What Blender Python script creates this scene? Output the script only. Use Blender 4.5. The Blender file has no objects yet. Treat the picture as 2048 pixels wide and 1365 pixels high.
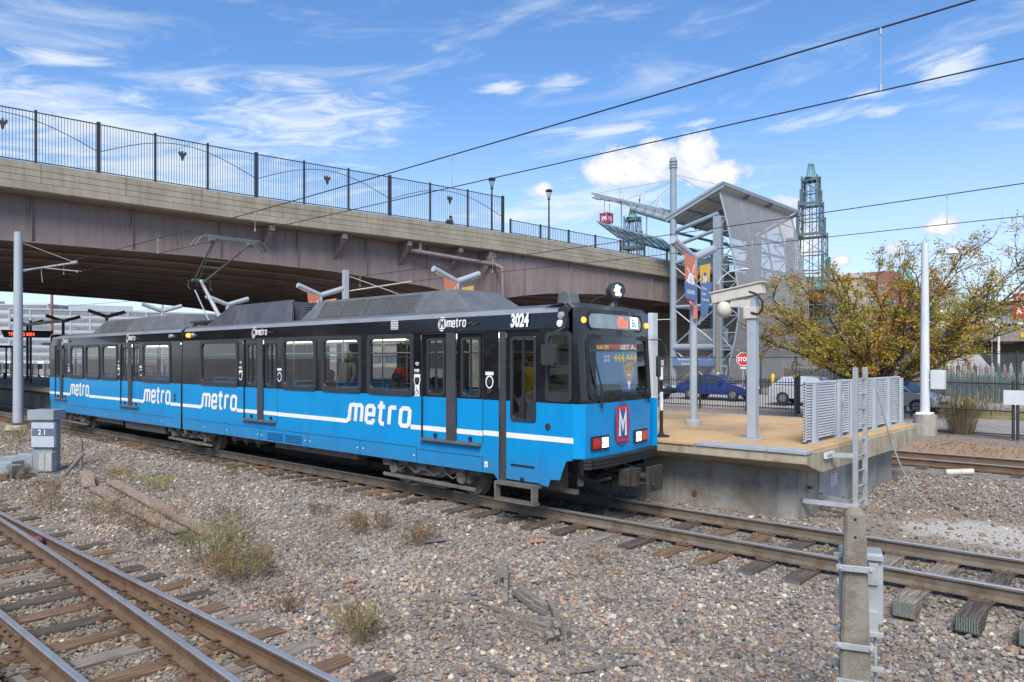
import bpy, bmesh, math, random
import numpy as np
from mathutils import Vector, Matrix
R = math.radians
random.seed(7); rng = np.random.default_rng(7)
scene = bpy.context.scene
COL = scene.collection

# ---------------------------------------------------------------- camera
cam_d = bpy.data.cameras.new('camera'); cam = bpy.data.objects.new('camera', cam_d); COL.objects.link(cam)
cam.location = (0, 0, 2.6); cam.rotation_euler = (R(90), 0, R(42.178))
cam_d.lens = 26.10; cam_d.sensor_width = 36; cam_d.shift_y = 0.01685
cam_d.clip_start = 0.05; cam_d.clip_end = 6000
scene.camera = cam
FW = (-0.6714, 0.7411); RT = (0.7411, 0.6714)      # compass directions used to place the clouds in the sky

# ---------------------------------------------------------------- light and exposure
SUN_EL, SUN_AZ = 46.0, 146.0        # degrees; azimuth clockwise from +Y
sun_d = bpy.data.lights.new('sun', 'SUN'); sun = bpy.data.objects.new('sun', sun_d); COL.objects.link(sun)
sun_d.energy = 2.7; sun_d.angle = R(28); sun_d.color = (1.0, 0.93, 0.82)
sd = Vector((math.sin(R(SUN_AZ))*math.cos(R(SUN_EL)), math.cos(R(SUN_AZ))*math.cos(R(SUN_EL)), math.sin(R(SUN_EL))))
sun.rotation_euler = sd.to_track_quat('Z', 'Y').to_euler()
scene.view_settings.view_transform = 'Standard'; scene.view_settings.look = 'None'
scene.view_settings.gamma = 1.0; scene.view_settings.exposure = 0.80
scene.view_settings.use_curve_mapping = False
scene.render.engine = 'CYCLES'

world = bpy.data.worlds.new('World'); scene.world = world; world.use_nodes = True
wt = world.node_tree; wn = wt.nodes; wn.clear()
def wm(op, a, b=None, c=None, clamp=False):
    n = wn.new('ShaderNodeMath'); n.operation = op; n.use_clamp = clamp
    for i, v in enumerate((a, b, c)):
        if v is None: continue
        if isinstance(v, (int, float)): n.inputs[i].default_value = v
        else: wt.links.new(v, n.inputs[i])
    return n.outputs[0]
def build_sky():
    L = wt.links.new
    out = wn.new('ShaderNodeOutputWorld'); bg = wn.new('ShaderNodeBackground'); L(bg.outputs[0], out.inputs[0])
    sky = wn.new('ShaderNodeTexSky'); sky.sky_type = 'NISHITA'; sky.sun_disc = False
    sky.sun_elevation = R(SUN_EL); sky.sun_rotation = R(SUN_AZ); sky.ozone_density = 3.2; sky.dust_density = 0.6; sky.air_density = 1.0
    tc = wn.new('ShaderNodeTexCoord'); sp = wn.new('ShaderNodeSeparateXYZ'); L(tc.outputs['Generated'], sp.inputs[0])
    x, y, z = sp.outputs
    a = wm('ADD', wm('MULTIPLY', x, RT[0]), wm('MULTIPLY', y, RT[1]))
    b = wm('ADD', wm('MULTIPLY', x, FW[0]), wm('MULTIPLY', y, FW[1]))
    az = wm('ARCTAN2', a, b); el = wm('ARCSINE', z)
    def noise(su, sv, scale, detail, seed, rough=.55, dist=0.0, rot=0.0):
        cx = wn.new('ShaderNodeCombineXYZ')
        u = wm('ADD', wm('MULTIPLY', az, math.cos(rot)*su), wm('MULTIPLY', el, math.sin(rot)*su))
        v = wm('ADD', wm('MULTIPLY', az, -math.sin(rot)*sv), wm('MULTIPLY', el, math.cos(rot)*sv))
        L(u, cx.inputs[0]); L(v, cx.inputs[1]); cx.inputs[2].default_value = seed
        n = wn.new('ShaderNodeTexNoise'); n.inputs['Scale'].default_value = scale; n.inputs['Detail'].default_value = detail
        n.inputs['Roughness'].default_value = rough; n.inputs['Distortion'].default_value = dist
        L(cx.outputs[0], n.inputs[0]); return n.outputs[0]
    def sstep(v, lo, hi):
        n = wn.new('ShaderNodeMapRange'); n.interpolation_type = 'SMOOTHSTEP'
        L(v, n.inputs[0]); n.inputs[1].default_value = lo; n.inputs[2].default_value = hi; return n.outputs[0]
    def blob(px, py, rx, ry, tilt=0.0):      # soft elliptic patch; px,py are compass/elevation written as photo pixels
        ca = math.atan((px-1024)/1485.); ce = math.atan((717-py)/math.hypot(1485., px-1024)); sx = rx/1485.*math.cos(ca)**2; sy = ry/1485.*math.cos(ca)
        da = wm('SUBTRACT', az, ca); de = wm('SUBTRACT', el, ce)
        u = wm('DIVIDE', wm('ADD', wm('MULTIPLY', da, math.cos(tilt)), wm('MULTIPLY', de, math.sin(tilt))), sx)
        v = wm('DIVIDE', wm('SUBTRACT', wm('MULTIPLY', de, math.cos(tilt)), wm('MULTIPLY', da, math.sin(tilt))), sy)
        return wm('SUBTRACT', 1.0, wm('SQRT', wm('ADD', wm('MULTIPLY', u, u), wm('MULTIPLY', v, v))))
    def union(bs):
        r = bs[0]
        for q in bs[1:]: r = wm('MAXIMUM', r, q)
        return r
    # thin cirrus everywhere, stretched sideways
    n1 = noise(1.6, 7.0, 3.2, 8, 3.1, .62, .6, .12)
    n2 = noise(3.0, 14.0, 4.0, 8, 9.4, .65, .8, .10)
    cir = wm('MULTIPLY', sstep(n1, .46, .80), .52)
    # wisps and bands
    wis = union([blob(60, 225, 620, 120, -.12), blob(330, 330, 680, 150, -.10), blob(120, 250, 420, 80, -.12), blob(690, 215, 190, 52, .0), blob(600, 245, 300, 70, .02),
                 blob(400, 170, 90, 26), blob(1010, 175, 62, 16, .10), blob(1130, 160, 75, 22, .12), blob(1200, 262, 150, 24, .08), blob(1400, 245, 70, 12, .12),
                 blob(1640, 236, 170, 26, .10), blob(1765, 222, 85, 22), blob(1745, 188, 60, 16), blob(1890, 140, 110, 55, .1), 
                 blob(600, 165, 110, 26), blob(120, 120, 150, 26, .1), blob(1230, 400, 260, 60, .0), blob(1080, 385, 60, 26), blob(1085, 430, 260, 50, 0)])
    w = wm('ADD', wis, wm('MULTIPLY', wm('SUBTRACT', n2, .5), 2.6))
    w2 = wm('MULTIPLY', sstep(w, .02, 1.15), .80)
    # cumulus
    n3 = noise(1.0, 1.25, 26, 9, 5.5, .62, .15)
    cum = union([blob(1250, 335, 98, 44), blob(1330, 320, 90, 50), blob(1390, 318, 68, 54), blob(1430, 345, 68, 34), blob(1200, 345, 52, 26), blob(1375, 298, 44, 30),
                 blob(1290, 350, 150, 26), blob(1886, 448, 46, 26), blob(1870, 455, 34, 16), blob(1560, 435, 62, 40), blob(1600, 470, 50, 60), blob(1795, 497, 34, 16), blob(1680, 520, 30, 14), blob(1084, 380, 26, 16)])
    c = wm('ADD', cum, wm('MULTIPLY', wm('SUBTRACT', n3, .52), 2.1))
    c2 = sstep(c, -.02, .30)
    # pale haze bank low over the horizon
    hz = wm('MULTIPLY', wm('SUBTRACT', 1.0, sstep(el, -.02, .36)), .66)
    soft = wm('MAXIMUM', wm('MAXIMUM', cir, w2), hz)
    mix1 = wn.new('ShaderNodeMix'); mix1.data_type = 'RGBA'; L(soft, mix1.inputs[0])
    hue = wn.new('ShaderNodeMix'); hue.data_type = 'RGBA'; hue.blend_type = 'MULTIPLY'; hue.inputs[0].default_value = 1
    L(sky.outputs[0], hue.inputs[6]); hue.inputs[7].default_value = (.80, 1.06, 1.30, 1)
    L(hue.outputs[2], mix1.inputs[6]); mix1.inputs[7].default_value = (6.0, 6.4, 6.9, 1)
    cc = wn.new('ShaderNodeMix'); cc.data_type = 'RGBA'; L(sstep(wm('ADD', c, wm('MULTIPLY', n3, .6)), .40, 1.25), cc.inputs[0])
    cc.inputs[6].default_value = (4.6, 5.2, 6.2, 1); cc.inputs[7].default_value = (7.1, 7.1, 7.1, 1)
    mix2 = wn.new('ShaderNodeMix'); mix2.data_type = 'RGBA'; L(c2, mix2.inputs[0]); L(mix1.outputs[2], mix2.inputs[6]); L(cc.outputs[2], mix2.inputs[7])
    L(mix2.outputs[2], bg.inputs[0]); bg.inputs[1].default_value = 0.088
build_sky()

# ---------------------------------------------------------------- materials
def srgb(r, g, b):
    f = lambda c: c/12.92 if c <= .04045 else ((c+.055)/1.055)**2.4
    return tuple(f(v/255.) for v in (r, g, b))
def mat(name, col, rough=.6, metal=0.0, var=.12, scale=2.0, bump=0.0, bscale=30.0, streak=0.0, col2=None, c2scale=1.0, c2lo=.5, c2hi=.65, spec=.5, coat=0.0, fine=0.0, dust=0):
    m = bpy.data.materials.new(name); m.use_nodes = True; nt = m.node_tree; N = nt.nodes; L = nt.links.new
    p = N['Principled BSDF']; p.inputs['Roughness'].default_value = rough; p.inputs['Metallic'].default_value = metal
    p.inputs['Specular IOR Level'].default_value = spec; p.inputs['Coat Weight'].default_value = coat
    tc = N.new('ShaderNodeTexCoord'); co = tc.outputs['Object']
    def nz(sc, det=5, vec=None, ro=.6):
        n = N.new('ShaderNodeTexNoise'); n.inputs['Scale'].default_value = sc; n.inputs['Detail'].default_value = det; n.inputs['Roughness'].default_value = ro
        L(vec or co, n.inputs[0]); return n.outputs[0]
    def mr(v, a, b, c, d):
        n = N.new('ShaderNodeMapRange'); L(v, n.inputs[0])
        for i, q in enumerate((a, b, c, d)): n.inputs[i+1].default_value = q
        return n.outputs[0]
    def mixc(f, A, B, bt='MIX'):
        n = N.new('ShaderNodeMix'); n.data_type = 'RGBA'; n.blend_type = bt
        if isinstance(f, float): n.inputs[0].default_value = f
        else: L(f, n.inputs[0])
        for i, q in ((6, A), (7, B)):
            if isinstance(q, tuple): n.inputs[i].default_value = (*q, 1)
            else: L(q, n.inputs[i])
        return n.outputs[2]
    c = mixc(mr(nz(scale), .3, .7, 0, 1), tuple(v*(1-var) for v in col), tuple(min(1, v*(1+var)) for v in col))
    if col2: c = mixc(mr(nz(c2scale, 8, None, .7), c2lo, c2hi, 0, 1), c, col2)
    if fine: c = mixc(mr(nz(bscale, 3), .3, .7, 0, 1), mixc(1.0, c, (1-fine,)*3, 'MULTIPLY'), c)
    if streak:
        mp = N.new('ShaderNodeMapping'); mp.inputs['Scale'].default_value = (1.6, 1.6, .10); L(co, mp.inputs[0])
        c = mixc(mr(nz(3.2, 6, mp.outputs[0]), .45, .75, 0, streak), c, tuple(v*.35 for v in col))
    if dust:      # brake dust and splash thrown up on the lowest strip of the body
        s_ = N.new('ShaderNodeSeparateXYZ'); L(co, s_.inputs[0]); mp2 = N.new('ShaderNodeMapping'); mp2.inputs['Scale'].default_value = (2.5, 2.5, .6); L(co, mp2.inputs[0])
        a_ = N.new('ShaderNodeMath'); a_.operation = 'MULTIPLY_ADD'; L(nz(2.5, 8, mp2.outputs[0], .7), a_.inputs[0]); a_.inputs[1].default_value = -.9; L(s_.outputs[2], a_.inputs[2])
        c = mixc(mr(a_.outputs[0], .02, .60, .38, 0), c, (.10, .10, .105))
    L(c, p.inputs['Base Color'])
    if bump:
        b = N.new('ShaderNodeBump'); b.inputs['Strength'].default_value = bump; b.inputs['Distance'].default_value = .02
        L(nz(bscale, 4), b.inputs['Height']); L(b.outputs[0], p.inputs['Normal'])
    return m
def emit(name, col, s):
    m = bpy.data.materials.new(name); m.use_nodes = True; p = m.node_tree.nodes['Principled BSDF']
    p.inputs['Base Color'].default_value = (*col, 1); p.inputs['Emission Color'].default_value = (*col, 1); p.inputs['Emission Strength'].default_value = s
    return m
def glass(name, tint, base=.06, ior=1.5, rough=.0):
    m = bpy.data.materials.new(name); m.use_nodes = True; nt = m.node_tree; N = nt.nodes; L = nt.links.new; N.clear()
    o = N.new('ShaderNodeOutputMaterial'); mx = N.new('ShaderNodeMixShader'); t = N.new('ShaderNodeBsdfTransparent'); g = N.new('ShaderNodeBsdfGlossy')
    t.inputs[0].default_value = (*tint, 1); g.inputs['Roughness'].default_value = rough; g.inputs[0].default_value = (.9, .93, .95, 1)
    fr = N.new('ShaderNodeLayerWeight'); fr.inputs[0].default_value = .5
    pw = N.new('ShaderNodeMath'); pw.operation = 'POWER'; L(fr.outputs['Facing'], pw.inputs[0]); pw.inputs[1].default_value = 4.2
    a = N.new('ShaderNodeMath'); a.operation = 'MULTIPLY_ADD'; a.use_clamp = True; L(pw.outputs[0], a.inputs[0]); a.inputs[1].default_value = 1-base; a.inputs[2].default_value = base
    L(a.outputs[0], mx.inputs[0]); L(t.outputs[0], mx.inputs[1]); L(g.outputs[0], mx.inputs[2]); L(mx.outputs[0], o.inputs[0])
    return m
M = {}
M['blue'] = mat('train_blue_paint', (.002, .268, .60), .30, 0, .07, .8, coat=.14, spec=.28, streak=.14, dust=1, bump=.03, bscale=1.3)
M['black'] = mat('train_black_paint', (.010, .011, .014), .16, 0, .25, 1.2, spec=.4, bump=.03, bscale=1.5, col2=(.04, .036, .034), c2scale=1.1, c2lo=.56, c2hi=.82, coat=.3)
M['roofgrey'] = mat('train_roof_paint', (.12, .125, .13), .5, 0, .2, 2.5, streak=.3)
M['cove'] = mat('roof_cove_highlight', (.23, .25, .275), .3, 0, .15, 1.5, streak=.1)  # highlight along the roof curve, painted in as a lighter grey
M['podgrey'] = mat('roof_unit_paint', (.125, .132, .138), .5, 0, .18, 2, streak=.35, bump=.05)
M['poddark'] = mat('roof_shield_paint', (.085, .088, .10), .38, 0, .3, 1.5, streak=.5)
M['rubber'] = mat('black_rubber', (.018, .019, .021), .6, 0, .2, 8)
M['frame'] = mat('window_frame_grey', (.034, .038, .043), .42, 0, .15, 6)
M['pillar'] = mat('door_pillar_grey', (.058, .058, .062), .45, 0, .2, 3, streak=.25)
M['white'] = mat('white_lettering', (.80, .80, .80), .5, 0, .03, 3)
M['mesh'] = mat('vent_mesh', (.05, .052, .055), .6, 0, .3, 40)
M['interior'] = mat('interior_panel', (.46, .45, .42), .6, 0, .08, 2)
M['seatblue'] = mat('seat_blue_plastic', (.02, .16, .42), .45, 0, .1, 3)
M['under'] = mat('undercarriage_grime', (.15, .13, .11), .8, 0, .35, 5, bump=.3, bscale=18)
M['coupler'] = mat('coupler_grime', (.042, .036, .031), .75, .1, .4, 9, bump=.3)
M['underdark'] = mat('undercarriage_dark', (.028, .026, .024), .8, 0, .3, 5)
M['steelworn'] = mat('worn_step_steel', (.20, .175, .15), .5, .4, .2, 6)
M['railside'] = mat('rail_web_rust', (.155, .125, .092), .78, 0, .22, 1.8, streak=.35, bump=.15, bscale=50, col2=(.10, .06, .035), c2scale=3)
M['railside2'] = mat('yard_rail_web_rust', (.135, .085, .05), .8, 0, .22, 2.2, bump=.2, bscale=60, col2=(.10, .055, .03), c2scale=5)
M['railtop'] = mat('rail_running_surface', (.52, .51, .50), .36, .7, .12, 3)
M['plate'] = mat('rusty_tie_plate', (.13, .082, .052), .82, 0, .3, 12, bump=.2)
def wood(name, c1, c2, rot=True):
    m = mat(name, c1, .88, 0, .3, 1.2, bump=.0); nt = m.node_tree; N = nt.nodes; L = nt.links.new; p = N['Principled BSDF']
    tc = N.new('ShaderNodeTexCoord'); mp = N.new('ShaderNodeMapping'); mp.inputs['Scale'].default_value = (22, 1.1, 22) if rot else (1.1, 22, 22)
    L(tc.outputs['Object'], mp.inputs[0]); n = N.new('ShaderNodeTexNoise'); n.inputs['Scale'].default_value = 2.2; n.inputs['Detail'].default_value = 7; n.inputs['Roughness'].default_value = .7
    L(mp.outputs[0], n.inputs[0]); cr = N.new('ShaderNodeValToRGB'); e = cr.color_ramp.elements
    e[0].position = .36; e[0].color = (*[v*.45 for v in c1], 1); e[1].position = .66; e[1].color = (*c2, 1); el = cr.color_ramp.elements.new(.5); el.color = (*c1, 1)
    L(n.outputs[0], cr.inputs[0]); L(cr.outputs[0], p.inputs['Base Color'])
    b = N.new('ShaderNodeBump'); b.inputs['Strength'].default_value = .8; b.inputs['Distance'].default_value = .012; L(n.outputs[0], b.inputs['Height']); L(b.outputs[0], p.inputs['Normal'])
    return m
M['tie1'] = wood('tie_wood_dark', (.085, .066, .052), (.16, .13, .105))
M['tie2'] = wood('tie_wood_brown', (.17, .10, .055), (.28, .19, .12))
M['tie3'] = wood('tie_wood_grey', (.21, .175, .14), (.38, .34, .29))
M['drift'] = wood('weathered_grey_wood', (.19, .165, .14), (.36, .33, .29), False)
M['plank'] = wood('pinkish_brown_plank', (.30, .215, .165), (.42, .32, .25), False)
M['conc'] = mat('concrete_wall', (.35, .33, .29), .88, 0, .2, 1.2, bump=.3, bscale=25, streak=.6, col2=(.19, .155, .10), c2scale=1.1, c2lo=.5, c2hi=.72, fine=.12)
M['parapet'] = mat('parapet_concrete', (.31, .278, .215), .9, 0, .18, .8, bump=.25, bscale=18, streak=.4, col2=(.17, .14, .10), c2scale=.7, c2lo=.58, c2hi=.82, fine=.1)
M['slab'] = mat('platform_edge_concrete', (.40, .345, .25), .88, 0, .2, 2, bump=.2, bscale=30, streak=.5, col2=(.24, .17, .09), c2scale=2.2, c2lo=.5, c2hi=.75)
M['tan'] = mat('tan_aggregate_paving', (.56, .37, .185), .9, 0, .10, .8, bump=.15, bscale=120, fine=.14, col2=(.33, .225, .135), c2scale=.55, c2lo=.5, c2hi=.72)
M['tile'] = mat('grey_tactile_tile', (.36, .38, .41), .7, 0, .1, 3, bump=.5, bscale=70)
M['steelpurple'] = mat('bridge_girder_paint', (.215, .168, .162), .62, 0, .16, .35, streak=.45, col2=(.20, .155, .14), c2scale=.5, bump=.05, bscale=4)
M['steelunder'] = mat('bridge_underside_steel', (.30, .235, .21), .8, 0, .25, .4)
M['deckunder'] = mat('bridge_deck_underside', (.25, .215, .19), .9, 0, .3, .3)
M['fenceblack'] = mat('dark_fence_paint', (.030, .034, .040), .55, 0, .2, 4)
M['galv'] = mat('galvanised_steel', (.40, .42, .44), .5, .25, .12, 3, col2=(.30, .31, .32), c2scale=2)
M['bluegrey'] = mat('blue_grey_paint', (.36, .40, .445), .45, 0, .06, 2, streak=.12)
M['towerpaint'] = mat('tower_steel_paint', (.255, .305, .35), .5, 0, .08, 1.5, streak=.15)
M['palegrey'] = mat('pale_grey_paint', (.60, .63, .655), .45, 0, .06, 2, streak=.12)
M['obel'] = mat('lattice_tower_paint', (.10, .145, .165), .6, 0, .12, 1)
M['copper'] = mat('green_copper', (.13, .27, .24), .7, 0, .15, 2)
M['cream'] = mat('weathered_cream_paint', (.60, .56, .48), .55, 0, .12, 4, streak=.4)
M['beige'] = mat('beige_block_wall', (.50, .455, .385), .9, 0, .08, .4, streak=.12)
M['stone'] = mat('stone_block_wall', (.22, .20, .175), .9, 0, .12, .8)
M['brick'] = mat('red_brick', (.30, .13, .10), .9, 0, .12, .6)
M['asphalt'] = mat('asphalt', (.17, .165, .16), .92, 0, .12, .3, fine=.15, bscale=60)
M['road'] = mat('concrete_road', (.40, .37, .34), .92, 0, .1, .4, fine=.1, bscale=40, col2=(.28, .25, .23), c2scale=.25, c2lo=.5, c2hi=.7)
M['kerb'] = mat('kerb_concrete', (.42, .38, .32), .9, 0, .12, 1)
M['grassy'] = mat('dry_grass', (.30, .25, .10), .95, 0, .3, 1.5, bump=.6, bscale=40, col2=(.16, .19, .05), c2scale=.5)
M['whitebld'] = mat('white_office_wall', (.42, .435, .445), .8, 0, .05, .1)
M['winbld'] = mat('office_window_glass', (.20, .225, .25), .3, 0, .3, .5)
M['red'] = mat('red_paint', (.55, .02, .03), .4, 0, .08, 3)
M['orange'] = mat('orange_banner', (.58, .20, .12), .7, 0, .08, 3)
M['yellowb'] = mat('yellow_banner', (.75, .42, .08), .7, 0, .08, 3)
M['yellow'] = mat('yellow_paint', (.80, .50, .02), .5, 0, .08, 3)
M['navy'] = mat('navy_panel', (.05, .11, .30), .5, 0, .06, 3)
M['signblue'] = mat('sign_blue', (.09, .17, .36), .5, 0, .06, 3)
M['ltblue'] = mat('bright_blue_cladding', (.02, .13, .55), .4, 0, .06, 3)
M['green'] = mat('road_sign_green', (.0, .28, .20), .5, 0, .06, 3)
M['tyre'] = mat('tyre_rubber', (.02, .02, .02), .8, 0, .2, 10)
M['rim'] = mat('wheel_rim', (.45, .46, .48), .3, .7, .1, 6)
M['carblue'] = mat('car_blue_paint', (.01, .035, .20), .2, .2, .05, 1, coat=.8)
M['cardark'] = mat('car_dark_paint', (.012, .025, .045), .2, .2, .05, 1, coat=.8)
M['carsilver'] = mat('car_silver_paint', (.55, .57, .60), .3, .3, .05, 1, coat=.6)
M['carwhite'] = mat('car_white_paint', (.75, .75, .75), .3, 0, .05, 1, coat=.6)
M['carred'] = mat('car_red_paint', (.5, .03, .03), .3, 0, .05, 1, coat=.6)
M['carglass'] = mat('car_glass', (.035, .05, .055), .06, 0, .1, 2)
M['bark'] = mat('tree_bark', (.062, .046, .037), .9, 0, .25, 4, bump=.6, bscale=20)
M['cyl_green'] = mat('cylinder_green', (.055, .10, .09), .5, 0, .2, 2)
M['cyl_brown'] = mat('cylinder_brown', (.20, .11, .08), .5, 0, .2, 2)
M['cyl_black'] = mat('cylinder_black', (.03, .035, .045), .5, 0, .2, 2)
M['cyl_teal'] = mat('cylinder_cap', (.10, .22, .19), .5, 0, .2, 2)
M['cyl_grey'] = mat('cylinder_pale', (.27, .26, .24), .5, 0, .2, 2)
M['skin'] = mat('skin', (.42, .23, .15), .55, 0, .08, 6)
M['skindark'] = mat('skin_dark', (.11, .055, .035), .55, 0, .08, 6)
M['cloth_grey'] = mat('cloth_grey_green', (.34, .35, .32), .9, 0, .1, 6)
M['cloth_red'] = mat('cloth_red', (.42, .05, .04), .9, 0, .1, 6)
M['cloth_dark'] = mat('cloth_dark', (.03, .028, .028), .9, 0, .1, 6)
M['cloth_brown'] = mat('cloth_brown', (.10, .065, .05), .9, 0, .1, 6)
M['cloth_yellow'] = mat('cloth_yellow', (.75, .52, .03), .9, 0, .1, 6)
M['denim'] = mat('denim', (.05, .09, .16), .9, 0, .15, 6)
M['cloth_green'] = mat('cloth_olive', (.10, .12, .05), .9, 0, .1, 6)
M['beard'] = mat('dark_hair', (.03, .025, .02), .9, 0, .1, 6)
M['amber'] = emit('amber_lamp', (1.0, .36, .03), 1.8)
M['ledred'] = emit('led_red', (1.0, .08, .035), 1.6)
M['headlamp'] = emit('headlamp_led', (1.0, 1.0, .80), 1.6)
M['signwhite'] = emit('backlit_white', (.75, .93, 1.0), 1.0)
M['interlight'] = emit('ceiling_strip_light', (1.0, .93, .75), 3.0)
M['redlens'] = mat('red_tail_lens', (.50, .015, .02), .15, 0, .1, 5, coat=.6)
M['glass'] = glass('train_window_glass', (.58, .61, .60), .13)
M['wsglass'] = glass('windscreen_glass', (.66, .74, .73), .05)
M['clearglass'] = glass('shelter_glass', (.85, .88, .88), .05)
M['canopyglass'] = glass('tinted_canopy_glass', (.40, .62, .66), .12)

# ---------------------------------------------------------------- mesh helpers
class MB:
    def __init__(s): s.v = []; s.f = []; s.mi = []; s.ms = []; s.cur = 0
    def use(s, m):
        m = M[m] if isinstance(m, str) else m
        if m not in s.ms: s.ms.append(m)
        s.cur = s.ms.index(m); return s
    def add(s, vs, fs):
        o = len(s.v); s.v.extend([tuple(v) for v in vs])
        for f in fs: s.f.append(tuple(i+o for i in f)); s.mi.append(s.cur)
        return s
    def box(s, x0, y0, z0, x1, y1, z1):
        x0, x1 = min(x0, x1), max(x0, x1); y0, y1 = min(y0, y1), max(y0, y1); z0, z1 = min(z0, z1), max(z0, z1)
        return s.add([(x0,y0,z0),(x1,y0,z0),(x1,y1,z0),(x0,y1,z0),(x0,y0,z1),(x1,y0,z1),(x1,y1,z1),(x0,y1,z1)],
                     [(0,3,2,1),(4,5,6,7),(0,1,5,4),(1,2,6,5),(2,3,7,6),(3,0,4,7)])
    def beam(s, a, b, w, h, up=(0,0,1)):
        a, b = Vector(a), Vector(b); d = (b-a).normalized(); u = Vector(up)
        if abs(d.dot(u)) > .98: u = Vector((0,1,0)) if abs(d.y) < .9 else Vector((1,0,0))
        sd = d.cross(u).normalized()*w/2; u = sd.cross(d).normalized()*h/2
        vs = [a-sd-u, a+sd-u, a+sd+u, a-sd+u, b-sd-u, b+sd-u, b+sd+u, b-sd+u]
        return s.add(vs, [(0,1,2,3),(4,7,6,5),(0,4,5,1),(1,5,6,2),(2,6,7,3),(3,7,4,0)])
    def cyl(s, a, b, r0, r1=None, n=10, cap=True):
        a, b = Vector(a), Vector(b); r1 = r0 if r1 is None else r1; d = (b-a).normalized()
        u = Vector((0,0,1)) if abs(d.z) < .9 else Vector((1,0,0)); p = d.cross(u).normalized(); q = d.cross(p)
        vs = [a+(p*math.cos(t)+q*math.sin(t))*r0 for t in [2*math.pi*i/n for i in range(n)]] + [b+(p*math.cos(t)+q*math.sin(t))*r1 for t in [2*math.pi*i/n for i in range(n)]]
        fs = [(i, (i+1)%n, n+(i+1)%n, n+i) for i in range(n)]
        if cap: fs += [tuple(range(n))[::-1], tuple(range(n, 2*n))]
        return s.add(vs, fs)
    def tube(s, pts, r, n=6):
        for a, b in zip(pts[:-1], pts[1:]): s.cyl(a, b, r, r, n)
        return s
    def lathe(s, c, prof, n=14):        # prof: (radius, z)
        vs = []; k = len(prof)
        for r, z in prof:
            for i in range(n):
                t = 2*math.pi*i/n; vs.append((c[0]+r*math.cos(t), c[1]+r*math.sin(t), c[2]+z))
        fs = [(j*n+i, j*n+(i+1)%n, (j+1)*n+(i+1)%n, (j+1)*n+i) for j in range(k-1) for i in range(n)]
        fs += [tuple(range(n))[::-1], tuple(range((k-1)*n, k*n))]
        return s.add(vs, fs)
    def ball(s, c, rx, ry=None, rz=None, n=10, m=7):
        ry = ry or rx; rz = rz or rx; vs = []; fs = []
        for j in range(m+1):
            ph = math.pi*j/m
            for i in range(n):
                t = 2*math.pi*i/n; vs.append((c[0]+rx*math.sin(ph)*math.cos(t), c[1]+ry*math.sin(ph)*math.sin(t), c[2]+rz*math.cos(ph)))
        fs = [(j*n+i, (j+1)*n+i, (j+1)*n+(i+1)%n, j*n+(i+1)%n) for j in range(m) for i in range(n)]
        return s.add(vs, fs)
    def prism(s, poly, o, ux, uy, depth):     # 2-D outline swept along depth vector
        o, ux, uy, dp = Vector(o), Vector(ux), Vector(uy), Vector(depth); n = len(poly)
        a = [o+ux*p[0]+uy*p[1] for p in poly]
        return s.add(a+[q+dp for q in a], [tuple(range(n))[::-1], tuple(range(n, 2*n))]+[(i, (i+1)%n, n+(i+1)%n, n+i) for i in range(n)])
    def quad(s, a, b, c, d): return s.add([a, b, c, d], [(0,1,2,3)])
    def stroke(s, pts, w, o, ux, uy, dp, closed=False):   # flat ribbon with thickness along 2-D polyline
        n = len(pts); P = [Vector(p) for p in pts]; Lf = []; Rt = []
        for i in range(n):
            if closed: d0 = (P[i]-P[i-1]).normalized(); d1 = (P[(i+1)%n]-P[i]).normalized()
            else:
                d0 = (P[i]-P[i-1]).normalized() if i else (P[1]-P[0]).normalized(); d1 = (P[i+1]-P[i]).normalized() if i < n-1 else d0
            nn = Vector((-(d0.y+d1.y), d0.x+d1.x)); nn.normalize(); k = w/2/max(.45, nn.dot(Vector((-d0.y, d0.x))))
            Lf.append(P[i]+nn*k); Rt.append(P[i]-nn*k)
        o, ux, uy, dp = Vector(o), Vector(ux), Vector(uy), Vector(dp)
        vs = [o+ux*p.x+uy*p.y+dp for p in Lf]+[o+ux*p.x+uy*p.y+dp for p in Rt]
        nn = ux.cross(uy).normalized()*.0004       # each segment a hair prouder than the last: never coplanar
        for q, i in enumerate(range(n if closed else n-1)):
            j = (i+1) % n; s.add([vs[i]+nn*q, vs[j]+nn*q, vs[n+j]+nn*q, vs[n+i]+nn*q], [(0,1,2,3)])
        return s
    def build(s, name, m=None, parent=None, smooth=False, bevel=0, sub=0):
        if m is not None and not s.ms: s.use(m)
        me = bpy.data.meshes.new(name); me.from_pydata(s.v, [], s.f); 
        for q in s.ms: me.materials.append(q)
        if len(s.ms) > 1: me.polygons.foreach_set('material_index', s.mi)
        if smooth: me.polygons.foreach_set('use_smooth', [True]*len(me.polygons))
        me.update()
        bm = bmesh.new(); bm.from_mesh(me); bmesh.ops.recalc_face_normals(bm, faces=bm.faces); bm.to_mesh(me); bm.free()
        o = bpy.data.objects.new(name, me); COL.objects.link(o)
        if parent: o.parent = parent; o.location = -parent_loc(parent)
        if bevel:
            b = o.modifiers.new('bevel', 'BEVEL'); b.width = bevel; b.segments = 2; b.limit_method = 'ANGLE'; b.angle_limit = R(40)
        if smooth: 
            try: me.set_sharp_from_angle(angle=R(38))
            except Exception: pass
        return o
def parent_loc(p):
    v = Vector((0,0,0))
    while p: v += Vector(p.location); p = p.parent
    return v
def tag(o, label, cat, group=None):
    o['label'] = label; o['category'] = cat
    if group: o['group'] = group
    return o
def struct(o, kind='structure'): o['kind'] = kind; return o
def thing(name, loc, label, cat, group=None):
    o = bpy.data.objects.new(name, None); COL.objects.link(o); o.location = loc; o.empty_display_size = .2
    return tag(o, label, cat, group)
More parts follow.
